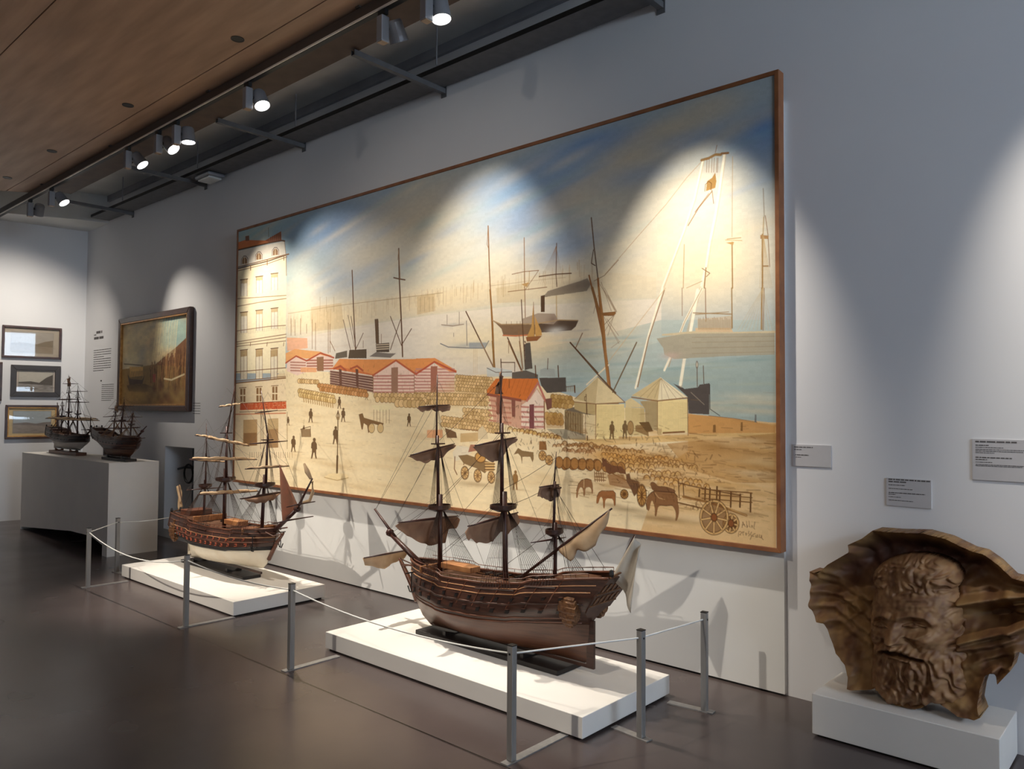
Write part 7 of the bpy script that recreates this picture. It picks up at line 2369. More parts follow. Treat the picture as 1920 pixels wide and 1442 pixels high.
            for i in range(3): B.path([(xc-.014+.016*i, side*w*.5, zc), (xe, 0, zc+(ze-zc)*.6)], rig*.7, 3, False)
            B.build('shrouds', K['rope'], root)
            a = H.pt(cl(xa-md['spread']*.5), .93, side); B = MB(); c0, c1 = feet[0], feet[-1]
            B.path([c0+Vector((.03, 0, -.003)), (c0+c1)/2+Vector((0, side*.002, -.003)), c1-Vector((.03, 0, .003))], .0055*K['k'], 5); B.build('channel', K['m_top'], root)
            bk = H.pt(cl(xa-md['spread']-.06), .95, side); B = MB(); B.path([bk, (xc, 0, zc)], rig*.8, 3, False); B.build('backstay', K['rope'], root)
        tips[md['nm']] = md['pts']
        for y in md['yards']:
            x, z, yn, dn, yf, df, rr_ = y['d']; rake = y.get('rake', 0.)
            A = Vector((x-rake, yn, z+dn)); C = Vector((x+rake, yf, z+df)); mid = (A*yf-C*yn)/(yf-yn) if yf != yn else (A+C)/2; mid.x += y.get('fwd', .02)
            A.x += y.get('fwd', .02); C.x += y.get('fwd', .02)
            B = MB(); B.path([A, A.lerp(mid, .6), mid, C.lerp(mid, .6), C], [rr_*.45, rr_*.85, rr_, rr_*.85, rr_*.45], 7); yo = B.build('yard', W_SPAR, root, smooth=True)
            B = MB(); hz = min(zc if z > zt_ else zt_, z+.22); top = Vector((xt if z < zt_+.05 else xc, 0, z+.16*K['k']))
            for e in (A, C): B.path([e, top], rig*.6, 3, False)
            B.build('lift', K['rope'], yo)
            if 'sail' in y:       # clewed-up sail hanging in bunts from the yard
                tab = y['sail']; rows = []; sg = y.get('sgn', 1)
                for i in range(8):
                    k = i/7; row = []
                    for j in range(41):
                        u = j/40; p = A.lerp(C, .02+.96*u); dep = interp(u, tab)
                        row.append(p+Vector((.03*math.sin(PI*k)*math.sin(PI*u)+.008*math.sin(23*u+2*k)*k, (.5-u)*.10*k*abs(yf-yn)*1.0, -rr_*.6-dep*k+.004*math.sin(31*u)*k)))
                    rows.append(row)
                B = MB(); B.grid(rows); B.build('sail', SAIL_BR, yo, smooth=True, solid=.003)
            if 'furl' in y:       # sail rolled along the yard
                B = MB(); L = 26; pts_ = []; rs = []
                for j in range(L+1):
                    u = j/L; p = A.lerp(C, .04+.92*u); pts_.append(p+Vector((.004, 0, rr_*.9+.003*math.sin(19*u)))); rs.append(y['furl']*(.45+.55*math.sin(PI*u)**.6)*(1+.18*math.sin(40*u)))
                B.path(pts_, rs, 7); B.build('furled_sail', SAIL_PALE, yo, smooth=True)
    for a, c in K['stays']:
        A, C = (Vector(p if len(p) == 3 else (p[0], 0, p[1])) for p in (a, c)); B = MB(); B.path([A, (A+C)/2-Vector((0, 0, .006)), C], rig, 4, False); B.build('stay', K['rope'], root)
    return root, H, bs

Y_ = lambda x, z, yn, dn, yf, df, r, **k: dict(d=(x, z, yn, dn, yf, df, r), **k)
# big dark brown ship: bow to the left (local +x = bow); local near side is +y after the half turn
S3 = lambda x, z, n, dn, f_, df, r, **k: Y_(x, z, -n, dn, -f_, df, r, **k)
KA = dict(k=1., zk=.055, B=.205, fb=.42, fs=.5, tumble=.2, vbot=.42, trim=-.03, rope_r=.0013, rope=ROPE_D, rail_r=.008, spar_r=.017,
    stern=[(0, -.59), (.45, -.615), (.62, -.66), (1, -.80)], stem=[(0, .66), (.12, .74), (.3, .80), (.6, .85), (1, .86)],
    sheer=[(0, .555), (.1, .535), (.3, .487), (.31, .47), (.5, .432), (.72, .422), (.73, .438), (1, .46)], transom=[(0, .02), (.42, .05), (.6, .5), (.8, .66), (1, .58)],
    m_low=W_LOW, m_top=W_DK, m_trim=W_MID, m_rud=W_DK, wales=[(.44, .006, W_MID), (.50, .005, W_MID), (.70, .006, W_DK), (.84, .0035, W_LIGHTLINE), (.92, .003, W_LIGHTLINE)],
    ports=[(.60, .10, .90, 12, .013, W_BLACK), (.765, .12, .88, 12, .011, W_BLACK)], lids=True, guns=False, tr_h=.2, rud_top=.30, gallery=True,
    knee=[(.80, 0, .17), (.86, 0, .27), (.92, 0, .345), (.965, 0, .40), (.985, 0, .425)], knee_r=.02, bowsprit=[(.76, .41), (1.092, .585), (1.262, .735)],
    deckbits=[('ship_boat', .20, .46, .02, .11, .45, .485, W_ORNG), ('hatch', -.10, .05, -.05, .05, .40, .425, W_MID), ('deck_house', -.62, -.44, -.10, .10, .48, .525, W_MID), ('capstan', -.2, -.16, -.02, .02, .42, .46, W_MID), ('forecastle_bulkhead', .60, .615, -.15, .15, .40, .445, W_ORNG), ('bulkhead', -.30, -.29, -.16, .16, .42, .475, W_MID)],
    masts=[
     dict(nm='f', pts=[(.583, .42), (.585, .80), (.610, 1.217), (.627, 1.668)], r=.017, dbl=.09, top_w=.082, n=11, spread=.20, rat=5, yards=[
        S3(.583, .731, -.327, .007, .194, -.002, .0085, fwd=.035, sail=[(0, .015), (.05, .045), (.3, .12), (.5, .165), (.78, .16), (.82, .08), (.93, .075), (1, .02)]),
        S3(.610, 1.197, -.215, -.048, .176, .014, .007, fwd=.03, sail=[(0, .005), (.1, .03), (.33, .07), (.7, .065), (.85, .035), (1, .003)]),
        S3(.628, 1.463, -.139, -.006, .138, .010, .0055, fwd=.024, sail=[(0, .004), (.08, .03), (.3, .028), (.42, .012), (.55, .03), (.85, .042), (.95, .03), (1, .003)])]),
     dict(nm='m', pts=[(.011, .43), (.023, .85), (.040, 1.301), (.057, 1.695)], r=.0185, dbl=.10, top_w=.092, n=12, spread=.24, rat=5, flag=.14, yards=[
        S3(.022, .775, -.273, -.008, .168, .03, .0085, fwd=.04, sail=[(0, .03), (.04, .09), (.08, .07), (.2, .11), (.5, .13), (.62, .08), (.8, .11), (1, .05)]),
        S3(.040, 1.242, -.212, -.012, .157, .029, .007, fwd=.03, sail=[(0, .004), (.1, .05), (.28, .085), (.42, .12), (.6, .11), (.75, .06), (1, .005)])]),
     dict(nm='z', pts=[(-.363, .46), (-.369, .745), (-.368, 1.0), (-.371, 1.205)], r=.0125, dbl=.06, top_w=.06, n=8, spread=.15, rat=4, yards=[
        S3(-.370, .700, -.197, .012, .12, .004, .006), S3(-.368, 1.005, -.124, .006, .06, .009, .005, sail=[(0, .05), (.3, .065), (.6, .085), (.9, .07), (1, .03)])])],
    stays=[((.60, .86), (1.03, .57)), ((.60, .85), (1.08, .585)), ((.615, 1.25), (1.092, .60)), ((.615, 1.23), (1.10, .61)), ((.625, 1.60), (1.255, .73)), ((.625, 1.50), (1.25, .735)), ((.03, .92), (.60, .47)), ((.03, .90), (.60, .50)), ((.045, 1.32), (.595, .83)), ((.045, 1.30), (.595, .86)), ((.055, 1.62), (.615, 1.23)), ((-.365, .78), (.03, .50)), ((-.368, 1.02), (.03, .85)), ((-.37, 1.17), (.035, .96)),
           ((-.36, 0, 1.0), (-.6, .16, .55)), ((-.36, 0, 1.0), (-.6, -.16, .55)), ((.60, 0, .82), (.35, .19, .44)), ((.04, 1.1), (.58, .62)), ((.4, 0, .6), (.02, 0, .84))])
A, HA, bsA = ship('model_ship', (-3.1, -.76, .114), PI, 'largest model ship, dark brown all over, with drooping brown sails', KA)
# spritsail below the bowsprit, lateen yard and sail, ensign
def cloth(B, rows, nj):   # rows: top curve pts, bottom curve pts -> sheet with folds
    top, bot = rows
    B.grid([[Vector(top[j]).lerp(Vector(bot[j]), i/6)+Vector((.0, .012*math.sin(PI*i/6)*math.sin(2.1*j), 0)) for j in range(nj)] for i in range(7)])
def lerp_line(a, b, n): return [Vector(a).lerp(Vector(b), i/(n-1)) for i in range(n)]
B = MB(); a, c = Vector((1.067, .24, .449)), Vector((1.067, -.155, .452)); B.path([a, (a+c)/2, c], [.004, .007, .004], 7); yo = B.build('spritsail_yard', W_SPAR, A, smooth=True)
n = 25; top = lerp_line(c, a, n); tabS = [(0, .0), (.03, .045), (.2, .06), (.35, .085), (.5, .10), (.62, .075), (.9, .05), (1, .01)]
bot = [p+Vector((.02*math.sin(PI*i/24), 0, -interp(1-i/(n-1), tabS)-.006)) for i, p in enumerate(top)]
B = MB(); B.grid([[top[j].lerp(bot[j], i/6)+Vector((.012*math.sin(PI*i/6)+.005*math.sin(1.7*j)*i/6, 0, 0)) for j in range(n)] for i in range(7)]); B.build('sail', SAIL_PALE, yo, smooth=True, solid=.003)
B = MB(); la, lb = Vector((-.116, .02, .457)), Vector((-.764, .02, .920)); B.path([la, la.lerp(lb, .5), lb], [.008, .0095, .005], 8); ly = B.build('lateen_yard', W_SPAR, A, smooth=True)
n = 22; top = [la.lerp(lb, .46+.52*i/(n-1)) for i in range(n)]
low = [(0, .02), (.08, .045), (.16, .075), (.3, .045), (.45, .075), (.62, .075), (.75, .055), (.88, .04), (1, .0)]
B = MB(); B.grid([[top[j]+Vector((-.3, .0, -1)).normalized()*(interp(j/(n-1), low)*1.5*i/6)+Vector((0, .008*math.sin(j*.9)*i/6+.012*math.sin(PI*i/6), 0)) for j in range(n)] for i in range(7)]); B.build('sail', SAIL_PALE, ly, smooth=True, solid=.003)
B = MB(); e0, e1 = Vector((-.744, 0, .53)), Vector((-.894, 0, .793)); B.path([e0, e1], .0035, 7); es = B.build('ensign_staff', W_SPAR, A)
B = MB(); rows = []
for i in range(9):
    k = i/8; p0 = e1.lerp(e0, .9*k); rows.append([p0+Vector((-.005-.028*u-.09*u*k, .022*math.sin(7*u+1.5*k), -.07*u-.16*u*k*.6)) for u in [j/10 for j in range(11)]])
B.grid(rows); B.build('ensign', FLAGC, es, smooth=True, solid=.0015)
# stand of the big ship
def stand(loc, rz, L, Wd, zk, m_, label, ch):
    t = empty('display_stand', loc, rz); tag(t, label, 'stand', 'wooden stands under the model ships')
    B = MB(); B.box(-L, L, -Wd, Wd, 0, zk*.62); B.build('stand_base', m_, t, bevel=.004)
    for x in ch:
        B = MB(); hh = zk+.012; B.poly_prism([(-Wd*.8, zk*.4), (Wd*.8, zk*.4), (Wd*.8, hh), (.014, zk-.012), (-.014, zk-.012), (-Wd*.8, hh)], -.012, .012); o = B.build('cradle', m_, t); o.rotation_euler = (0, 0, PI/2); o.location = (x, 0, 0)
    return t
stand((-3.197, -.755, .114), 0, .58, .128, .046, W_BLACK, 'long black board stand under the big dark brown ship', (-.34, .3))

# ship with cream lower hull: bow to the right
YB = lambda x, z, n, dn, f_, df, r, **k: Y_(x, z, n, dn, f_, df, r, **k)
KB = dict(KA, trim=.07, zk=.075, B=.215, fb=.36, fs=.42, tumble=.24, vbot=.50, rope_r=.0014, rope=ROPE_D, rail_r=.008, spar_r=.016,
    stern=[(0, -.80), (.4, -.83), (.55, -.90), (.75, -.97), (1, -1.02)], stem=[(0, .47), (.15, .54), (.5, .61), (.8, .66), (1, .66)],
    sheer=[(0, .475), (.12, .46), (.28, .445), (.29, .428), (.5, .405), (.75, .40), (.76, .412), (1, .425)], transom=[(0, .02), (.4, .08), (.55, .5), (.75, .68), (1, .56)],
    m_low=W_WHITE, m_top=W_DK, m_trim=W_MID, m_rud=W_WHITE, wales=[(.515, .011, W_BLACK), (.545, .010, W_BLACK), (.69, .006, W_MID), (.80, .004, W_LIGHTLINE), (.9, .005, W_MID)],
    ports=[(.625, .07, .88, 15, .0135, W_PORT), (.755, .10, .86, 13, .011, W_PORT)], lids=False, guns=True, tr_h=.2, rud_top=.27, gallery=True,
    knee=[(.56, 0, .20), (.63, 0, .29), (.70, 0, .37), (.755, 0, .42), (.775, 0, .44)], knee_r=.018, bowsprit=[(.62, .43), (.962, .645), (1.02, .70)],
    deckbits=[('ship_boat', -.1, .14, -.05, .05, .43, .47, W_ORNG), ('deck_house', -.80, -.62, -.11, .11, .45, .50, W_MID), ('hatch', .2, .3, -.06, .06, .40, .43, W_MID), ('bulkhead', -.45, -.44, -.16, .16, .42, .47, W_ORNG), ('forecastle_bulkhead', .40, .41, -.16, .16, .40, .45, W_ORNG)],
    masts=[
     dict(nm='f', pts=[(.436, .42), (.474, .80), (.503, 1.18), (.398, 1.589)], r=.0165, dbl=.09, top_w=.085, n=9, spread=.17, rat=5, yards=[
        YB(.446, 1.414, -.095, -.012, .115, .012, .006), YB(.503, 1.161, -.175, -.010, .181, .006, .0075), YB(.494, .948, -.202, .0, .205, .004, .008, furl=.009),
        YB(.460, .711, -.225, -.004, .19, .026, .009, sail=[(0, .0), (.12, .02), (.3, .05), (.5, .06), (.75, .05), (.9, .02), (1, 0)])]),
     dict(nm='m', pts=[(-.189, .42), (-.186, .805), (-.183, 1.22), (-.045, 1.642)], r=.018, dbl=.10, top_w=.09, n=9, spread=.18, rat=5, yards=[
        YB(-.12, 1.46, -.12, -.01, .09, .02, .006, furl=.008), YB(-.18, 1.154, -.195, .028, .213, -.055, .0085, furl=.013), YB(-.183, .975, -.34, .028, .297, -.003, .009, furl=.014), YB(-.20, .688, -.255, .004, .33, -.01, .0105, furl=.016)]),
     dict(nm='z', pts=[(-.564, .43), (-.557, .72), (-.552, .99), (-.551, 1.305)], r=.0125, dbl=.06, top_w=.06, n=7, spread=.13, rat=4, yards=[
        YB(-.546, 1.182, -.12, .010, .085, -.018, .0065, furl=.009), YB(-.557, .965, -.15, .006, .19, -.03, .0075, furl=.010), YB(-.56, .70, -.18, 0, .18, 0, .006)])],
    stays=[((.48, .86), (.80, .55)), ((.48, .84), (.86, .585)), ((.505, 1.22), (.962, .66)), ((.505, 1.2), (.94, .66)), ((.41, 1.55), (1.02, .74)), ((-.18, .88), (.46, .47)), ((-.18, .86), (.45, .50)), ((-.18, 1.24), (.475, .84)), ((-.05, 1.60), (.50, 1.2)), ((-.555, .77), (-.18, .48)), ((-.552, 1.0), (-.18, .82)), ((-.551, 1.25), (-.182, 1.0)), ((.40, 0, .44), (-.18, 0, .80)), ((.1, .2, .44), (-.18, 0, 1.2))])
Bs, HB, bsB = ship('model_ship', (-6.3, -.76, .114), 0, 'large model ship with cream lower hull, red gun ports and rolled pale sails', KB)
B = MB(); s0 = Vector((.955, 0, .64)); s1 = Vector((1.165, 0, .90)); B.path([s0, s1], [.011, .006], 8); sm = B.build('sprit_topmast', W_SPAR, Bs, smooth=True)
B = MB(); B.path([s1+Vector((-.02, 0, .0)), s1+Vector((-.07, 0, .05)), s1+Vector((-.115, 0, .11))], [.012, .02, .008], 8); B.path([s1+Vector((0, 0, -.02)), s1+Vector((.01, 0, -.1)), s1+Vector((-.03, 0, -.17)), s1+Vector((-.12, 0, -.19))], [.01, .013, .012, .006], 8); B.build('furled_sail', SAIL_PALE, sm, smooth=True)
B = MB()
ap = Vector((.715, 0, .985)); rows = []
for i in range(12):
    k = i/11; L = Vector((.715+.045*k, 0, .985-.44*k)).lerp(Vector((.79, 0, .50)), max(0, k-.7)*2); R_ = Vector((.715+.28*k, 0, .985-.315*k)); rows.append([L.lerp(R_, u)+Vector((0, .03*math.sin(PI*u)*k*math.cos(6*u+3*k)-.01, 0)) for u in [j/9 for j in range(10)]])
B.grid(rows); B.build('staysail', SAIL_RED, Bs, smooth=True, solid=.004)
for i, (x, z, n_, f_) in enumerate(((.873, .553, -.16, .21), (1.0, .69, -.12, .14))):
    B = MB(); B.path([(x, n_, z-.014), (x, 0, z), (x, f_, z+.008)], [.004, .007, .004], 7); B.build('spritsail_yard', W_SPAR, Bs, smooth=True)
B = MB(); e0, e1 = Vector((-1.0, 0, .53)), Vector((-1.08, 0, .70)); B.path([e0, e1], .004, 7); es = B.build('ensign_staff', W_SPAR, Bs)
B = MB(); B.grid([[e1.lerp(e0, .9*i/6)+Vector((.0-.03*u, .018*math.sin(8*u+i*.6), -.03*u-.07*u*i/6)) for u in [j/8 for j in range(9)]] for i in range(7)]); B.build('ensign', SAIL_PALE, es, smooth=True, solid=.002)
stand((-6.57, -.757, .114), 0, .565, .085, .042, W_BLACK, 'dark wooden stand under the ship with the cream lower hull', (-.36, .26))

# two small ships on the tall plinth
def small(K0, **k): return dict(K0, **k)
KC = dict(KB, trim=0., k=.62, zk=.075, B=.14, fb=.4, fs=.45, vbot=.52, rope_r=.0018, rail_r=.006, spar_r=.010, rope=ROPE_D,
    stern=[(0, -.46), (.45, -.50), (.6, -.56), (1, -.60)], stem=[(0, .40), (.15, .47), (.5, .55), (1, .60)], sheer=[(0, .33), (.28, .30), (.30, .262), (.7, .235), (1, .25)], transom=[(0, .02), (.4, .1), (.6, .6), (1, .6)],
    m_low=W_GREYW, m_top=W_BLACK, m_trim=W_DK, m_rud=W_GREYW, wales=[(.6, .005, W_DK), (.8, .004, W_DK)], ports=[(.72, .15, .8, 8, .009, W_DK)], guns=False, lids=False, tr_h=.12, rud_top=.19, gallery=False,
    knee=[(.5, 0, .16), (.57, 0, .20), (.64, 0, .225)], knee_r=.011, bowsprit=[(.52, .24), (.70, .305), (.83, .358)],
    deckbits=[('deck_house', -.5, -.33, -.09, .09, .27, .31, W_DK), ('forecastle_bulkhead', .36, .37, -.1, .1, .23, .26, W_DK), ('hatch', -.05, .08, -.04, .04, .22, .245, W_DK)],
    masts=[
     dict(nm='f', pts=[(.285, .24), (.275, .50), (.262, .70), (.258, .866)], r=.011, dbl=.05, top_w=.038, n=5, spread=.1, rat=3, yards=[YB(.265, .775, -.107, -.002, .102, .003, .005), YB(.257, .645, -.12, 0, .127, 0, .006), YB(.27, .425, -.25, .008, .25, -.006, .007, furl=.009)]),
     dict(nm='m', pts=[(-.017, .24), (-.03, .52), (-.04, .76), (-.054, .985)], r=.012, dbl=.05, top_w=.042, n=5, spread=.1, rat=3, flag=.12, yards=[YB(-.05, .872, -.075, 0, .10, .005, .005), YB(-.04, .68, -.12, 0, .14, .004, .006), YB(-.032, .44, -.26, .005, .34, -.006, .008, furl=.011)]),
     dict(nm='z', pts=[(-.26, .29), (-.26, .47), (-.258, .6), (-.256, .707)], r=.009, dbl=.03, top_w=.035, n=4, spread=.07, rat=3, yards=[YB(-.27, .68, -.07, 0, .075, -.008, .0045), YB(-.262, .46, -.12, 0, .12, 0, .005)])],
    stays=[((.28, .52), (.60, .28)), ((.262, .7), (.70, .31)), ((-.03, .55), (.27, .28)), ((-.04, .76), (.27, .5)), ((-.26, .5), (-.02, .3)), ((.258, .85), (.82, .36))])
Cs, HC_, _ = ship('model_ship', (-10.45, -.72, .975), 0, 'small model ship with greyish white hull bottom, left one on the tall plinth', KC)
B = MB(); B.path([(.69, 0, .31), (.692, 0, .47)], [.007, .004], 7); B.path([(.69, -.1, .32), (.69, .1, .32)], .004, 6); B.lathe([(.0, 0), (.035, 0), (.035, .014), (0, .014)], 12, Matrix.Translation((.69, 0, .312))); B.build('sprit_topmast', W_SPAR, Cs)
B = MB(); B.path([(-.262, -.03, .30), (-.43, .0, .64)], .005, 6); ly = B.build('lateen_yard', W_SPAR, Cs)
B = MB(); B.grid([[Vector((-.30-.12*u, 0, .40+.21*u)).lerp(Vector((-.40+.02*u, .02, .34+.1*u)), i/4) for u in (0, .25, .5, .75, 1)] for i in range(5)]); B.build('sail', SAIL_PALE, ly, smooth=True, solid=.003)
stand((-10.49, -.72, .975), 0, .47, .06, .062, W_MID, 'reddish stand under the small ship with the whitish bottom', (-.28, .22))
KD = dict(KC, zk=.045, B=.13, vbot=.4, m_low=W_LOW, m_top=W_DK, m_rud=W_DK, rope=ROPE_L, m_trim=W_DK,
    stern=[(0, -.36), (.42, -.39), (.55, -.47), (.75, -.56), (1, -.61)], stem=[(0, .31), (.2, .40), (.5, .48), (1, .545)], sheer=[(0, .345), (.25, .30), (.3, .275), (.7, .255), (1, .265)],
    rud_top=.13, wales=[(.44, .004, W_DK), (.62, .005, W_MID), (.8, .004, W_BLACK)], ports=[(.7, .1, .85, 10, .008, W_BLACK)],
    knee=[(.46, 0, .16), (.54, 0, .215), (.60, 0, .235)], bowsprit=[(.48, .26), (.62, .33), (.73, .39)],
    deckbits=[('deck_house', -.5, -.34, -.08, .08, .27, .31, W_DK), ('forecastle_bulkhead', .34, .35, -.09, .09, .25, .28, W_DK), ('hatch', -.02, .1, -.04, .04, .24, .265, W_DK)],
    masts=[
     dict(nm='f', pts=[(.319, .26), (.338, .40), (.36, .49), (.386, .555)], r=.010, dbl=.03, top_w=.036, n=5, spread=.1, rat=3, yards=[YB(.345, .368, -.17, -.018, .09, .004, .006), YB(.36, .48, -.1, 0, .1, 0, .0045)]),
     dict(nm='m', pts=[(.065, .26), (.09, .44), (.12, .58), (.141, .70)], r=.011, dbl=.04, top_w=.04, n=5, spread=.1, rat=3, yards=[YB(.10, .431, -.15, 0, .14, 0, .006), YB(.07, .354, -.22, .002, .2, .002, .0065), YB(.125, .6, -.1, 0, .1, 0, .0045)]),
     dict(nm='z', pts=[(-.139, .27), (-.11, .43), (-.09, .53), (-.072, .64)], r=.0085, dbl=.03, top_w=.035, n=4, spread=.08, rat=3, flag=.07, yards=[YB(-.108, .487, -.13, -.01, .07, .005, .005), YB(-.088, .571, -.084, 0, .06, -.01, .0045)])],
    stays=[((.34, .42), (.6, .32)), ((.36, .5), (.7, .37)), ((.09, .45), (.32, .29)), ((.12, .58), (.34, .42)), ((-.11, .44), (.07, .29)), ((.14, .68), (.36, .5))])
Ds, HD, _ = ship('model_ship', (-8.95, -.72, .975), 0, 'small model ship with all brown hull, right one on the tall plinth', KD)
stand((-8.92, -.72, .975), 0, .33, .06, .045, W_BLACK, 'dark low stand under the small all brown ship', (-.2, .18))

# ------------------------------------------------------------------ carved bearded head in a shell (relief with real depth)
def relief():
    k = 1/2.991*.0024*1.0
    # plane coordinates: p right, q down (traced units), 1000 units = .806 m wide, .85 m high
    nx, ny = 300, 270; X, Y = np.meshgrid(np.linspace(90, 1420, nx), np.linspace(110, 1170, ny))
    out = [(105, 360), (125, 395), (115, 480), (125, 560), (160, 640), (210, 645), (245, 720), (285, 810), (350, 870), (375, 930), (370, 995), (470, 1005), (545, 1000), (590, 1060), (640, 1085), (740, 1105), (780, 1095), (830, 1060), (880, 1080), (960, 1140), (1040, 1155), (1070, 1140), (1050, 1080), (1060, 1000), (1080, 930), (1120, 905), (1140, 975), (1200, 900), (1225, 790), (1260, 820), (1330, 810), (1400, 740), (1390, 560), (1330, 440), (1200, 400), (1130, 320), (1060, 262), (1000, 245), (880, 180), (760, 145), (600, 140), (480, 130), (420, 175), (340, 210), (350, 250), (220, 320), (160, 370)]
    ox = np.array([p[0] for p in out], float); oy = np.array([p[1] for p in out], float)
    ins = np.zeros(X.shape, bool); D = np.full(X.shape, 1e9); QX = X.copy(); QY = Y.copy(); n = len(out); j = n-1
    for i in range(n):
        if oy[i] != oy[j]: ins ^= ((oy[i] > Y) != (oy[j] > Y)) & (X < (ox[j]-ox[i])*(Y-oy[i])/(oy[j]-oy[i])+ox[i])
        dx, dy = ox[j]-ox[i], oy[j]-oy[i]; t = np.clip(((X-ox[i])*dx+(Y-oy[i])*dy)/(dx*dx+dy*dy), 0, 1)
        d = np.hypot(X-ox[i]-t*dx, Y-oy[i]-t*dy); c_ = d < D; QX = np.where(c_, ox[i]+t*dx, QX); QY = np.where(c_, oy[i]+t*dy, QY); D = np.minimum(D, d); j = i
    near = ~ins & (D < 7.5); X = np.where(near, QX, X); Y = np.where(near, QY, Y); D = np.where(near, 0, D); ins = ins | near
    rs = np.random.RandomState(8)
    def noise(sx, sy):
        gx, gy = int(1430/sx)+3, int(1200/sy)+3; g = rs.rand(gy, gx)-.5; u = np.clip(X, 0, 1425)/sx; v = np.clip(Y, 0, 1190)/sy; i = u.astype(int); j_ = v.astype(int); fu = u-i; fv = v-j_; fu = fu*fu*(3-2*fu); fv = fv*fv*(3-2*fv)
        return (g[j_, i]*(1-fu)+g[j_, i+1]*fu)*(1-fv)+(g[j_+1, i]*(1-fu)+g[j_+1, i+1]*fu)*fv
    def G(cx, cy, sx, sy, a=0):
        ca, sa = math.cos(a), math.sin(a); u = (X-cx)*ca+(Y-cy)*sa; v = (Y-cy)*ca-(X-cx)*sa; return np.exp(-(u/sx)**2-(v/sy)**2)
    def ridge(pts, w):
        d = np.full(X.shape, 1e9)
        for (ax, ay), (bx, by) in zip(pts[:-1], pts[1:]):
            dx, dy = bx-ax, by-ay; t = np.clip(((X-ax)*dx+(Y-ay)*dy)/(dx*dx+dy*dy), 0, 1); d = np.minimum(d, np.hypot(X-ax-t*dx, Y-ay-t*dy))
        return np.exp(-(d/w)**2)
    # shell: deep bowl at the top, rim standing forward, ribs running to the middle
    ang = np.arctan2(Y-640, X-700); top = np.clip((700-Y)/450, 0, 1)
    S = 30+70*np.clip((Y-300)/600, 0, 1)+ (45+95*top)*np.exp(-(D/(26+22*top))**1.3)-60*top*np.exp(-((D-110)/80)**2)+7*np.sin(ang*26)*np.clip(D/40, 0, 1)*(.3+top)+18*noise(70, 60)+7*noise(22, 20)
    # drapery folds at left and right
    for pts, w, a in (([(130, 400), (260, 430), (470, 530)], 24, 46), ([(140, 470), (300, 500), (470, 620)], 22, 44), ([(200, 370), (360, 440), (480, 520)], 18, 34), ([(120, 540), (260, 560), (470, 700)], 24, 50), ([(180, 620), (300, 640), (480, 760)], 20, 34), ([(320, 520), (380, 520), (420, 580), (360, 620), (320, 560)], 14, 22), ([(380, 790), (400, 990)], 40, 36), ([(500, 720), (520, 1000)], 12, -40),
                      ([(950, 540), (1090, 520), (1200, 505), (1330, 500)], 28, 125), ([(960, 480), (1080, 450), (1180, 480)], 26, 55), ([(960, 745), (1080, 715), (1180, 690), (1300, 640)], 22, 130), ([(950, 790), (1090, 770), (1230, 730)], 22, 70), ([(1200, 700), (1300, 680), (1390, 640)], 20, 50), ([(1210, 600), (1300, 600), (1390, 580)], 14, 40), ([(1200, 560), (1330, 545)], 12, 40), ([(980, 880), (1120, 830), (1210, 800)], 30, 40), ([(900, 1040), (980, 1090), (1050, 1120)], 36, 40), ([(1100, 920), (1150, 880), (1190, 890)], 16, 30)):
        S = S+a*ridge(pts, w)
    S -= 125*G(1115, 620, 95, 50, .05)+40*G(1260, 730, 50, 22)+40*G(1120, 850, 60, 14, -.25)+45*G(1110, 940, 30, 30)+30*G(840, 1062, 40, 16)
    S += 10*noise(40, 36)
    # head
    cx = 712; e = ((X-cx)/245)**2+((Y-610)/ (330))**2
    beard = np.exp(-(((X-740)/(225+.12*(Y-700)))**4+((Y-880)/228)**6)); core = np.sqrt(np.clip(1-e, 0, 1))
    Hd = 60+200*core; Hd = np.maximum(Hd, 10+195*beard**.8)
    # hair mass
    hair = np.clip(1-((X-cx)/240)**2-((Y-400)/135)**2, 0, 1)**.5*(Y < 500); Hd = np.where(hair > 0, np.maximum(Hd, 30+205*hair**.7), Hd)
    curl = np.abs(np.sin(X/17+6*noise(60, 50)))*np.abs(np.sin(Y/19+6*noise(55, 60)))
    hm = np.clip(hair*1.6, 0, 1)*np.clip((500-Y)/40, 0, 1); sidem = np.clip((np.abs(X-cx-10)-165)/40, 0, 1)*np.clip((e < 1.15)*1., 0, 1)
    Hd += hm*(20*curl+26*noise(45, 40))+sidem*(16*curl+14*noise(40, 60))
    Hd -= 22*ridge([(620, 340), (640, 470)], 16)*hm
    # forehead, brows, sockets
    Hd += 14*G(705, 515, 130, 28)+8*np.sin(Y/7.)*G(720, 510, 110, 30)
    Hd += 30*ridge([(668, 592), (735, 580), (805, 596), (838, 632)], 16)+28*ridge([(612, 594), (565, 582), (522, 600), (505, 632)], 15)-26*G(640, 600, 16, 26)
    Hd -= 58*G(745, 640, 70, 36)+54*G(562, 645, 56, 36)
    Hd += 44*G(745, 647, 40, 20)+42*G(562, 652, 36, 20); Hd += 16*ridge([(695, 640), (745, 626), (800, 645)], 5)+16*ridge([(522, 645), (562, 632), (605, 648)], 5)
    Hd -= 16*ridge([(692, 650), (745, 655), (800, 655)], 5)+16*ridge([(522, 655), (562, 660), (606, 656)], 5)
    Hd += 20*ridge([(690, 690), (760, 705), (820, 680)], 10)+18*ridge([(520, 690), (570, 705), (612, 690)], 10)
    # nose, cheeks
    nl = np.clip((Y-590)/125, 0, 1)*(Y < 735); Hd += (30+58*nl)*np.exp(-((X-645)/(24+20*nl))**2)*np.clip((Y-580)/25, 0, 1)*np.clip((738-Y)/14, 0, 1)
    Hd += 24*G(684, 712, 17, 17)+24*G(608, 712, 16, 17)-18*G(662, 733, 9, 7)-18*G(630, 733, 9, 7)
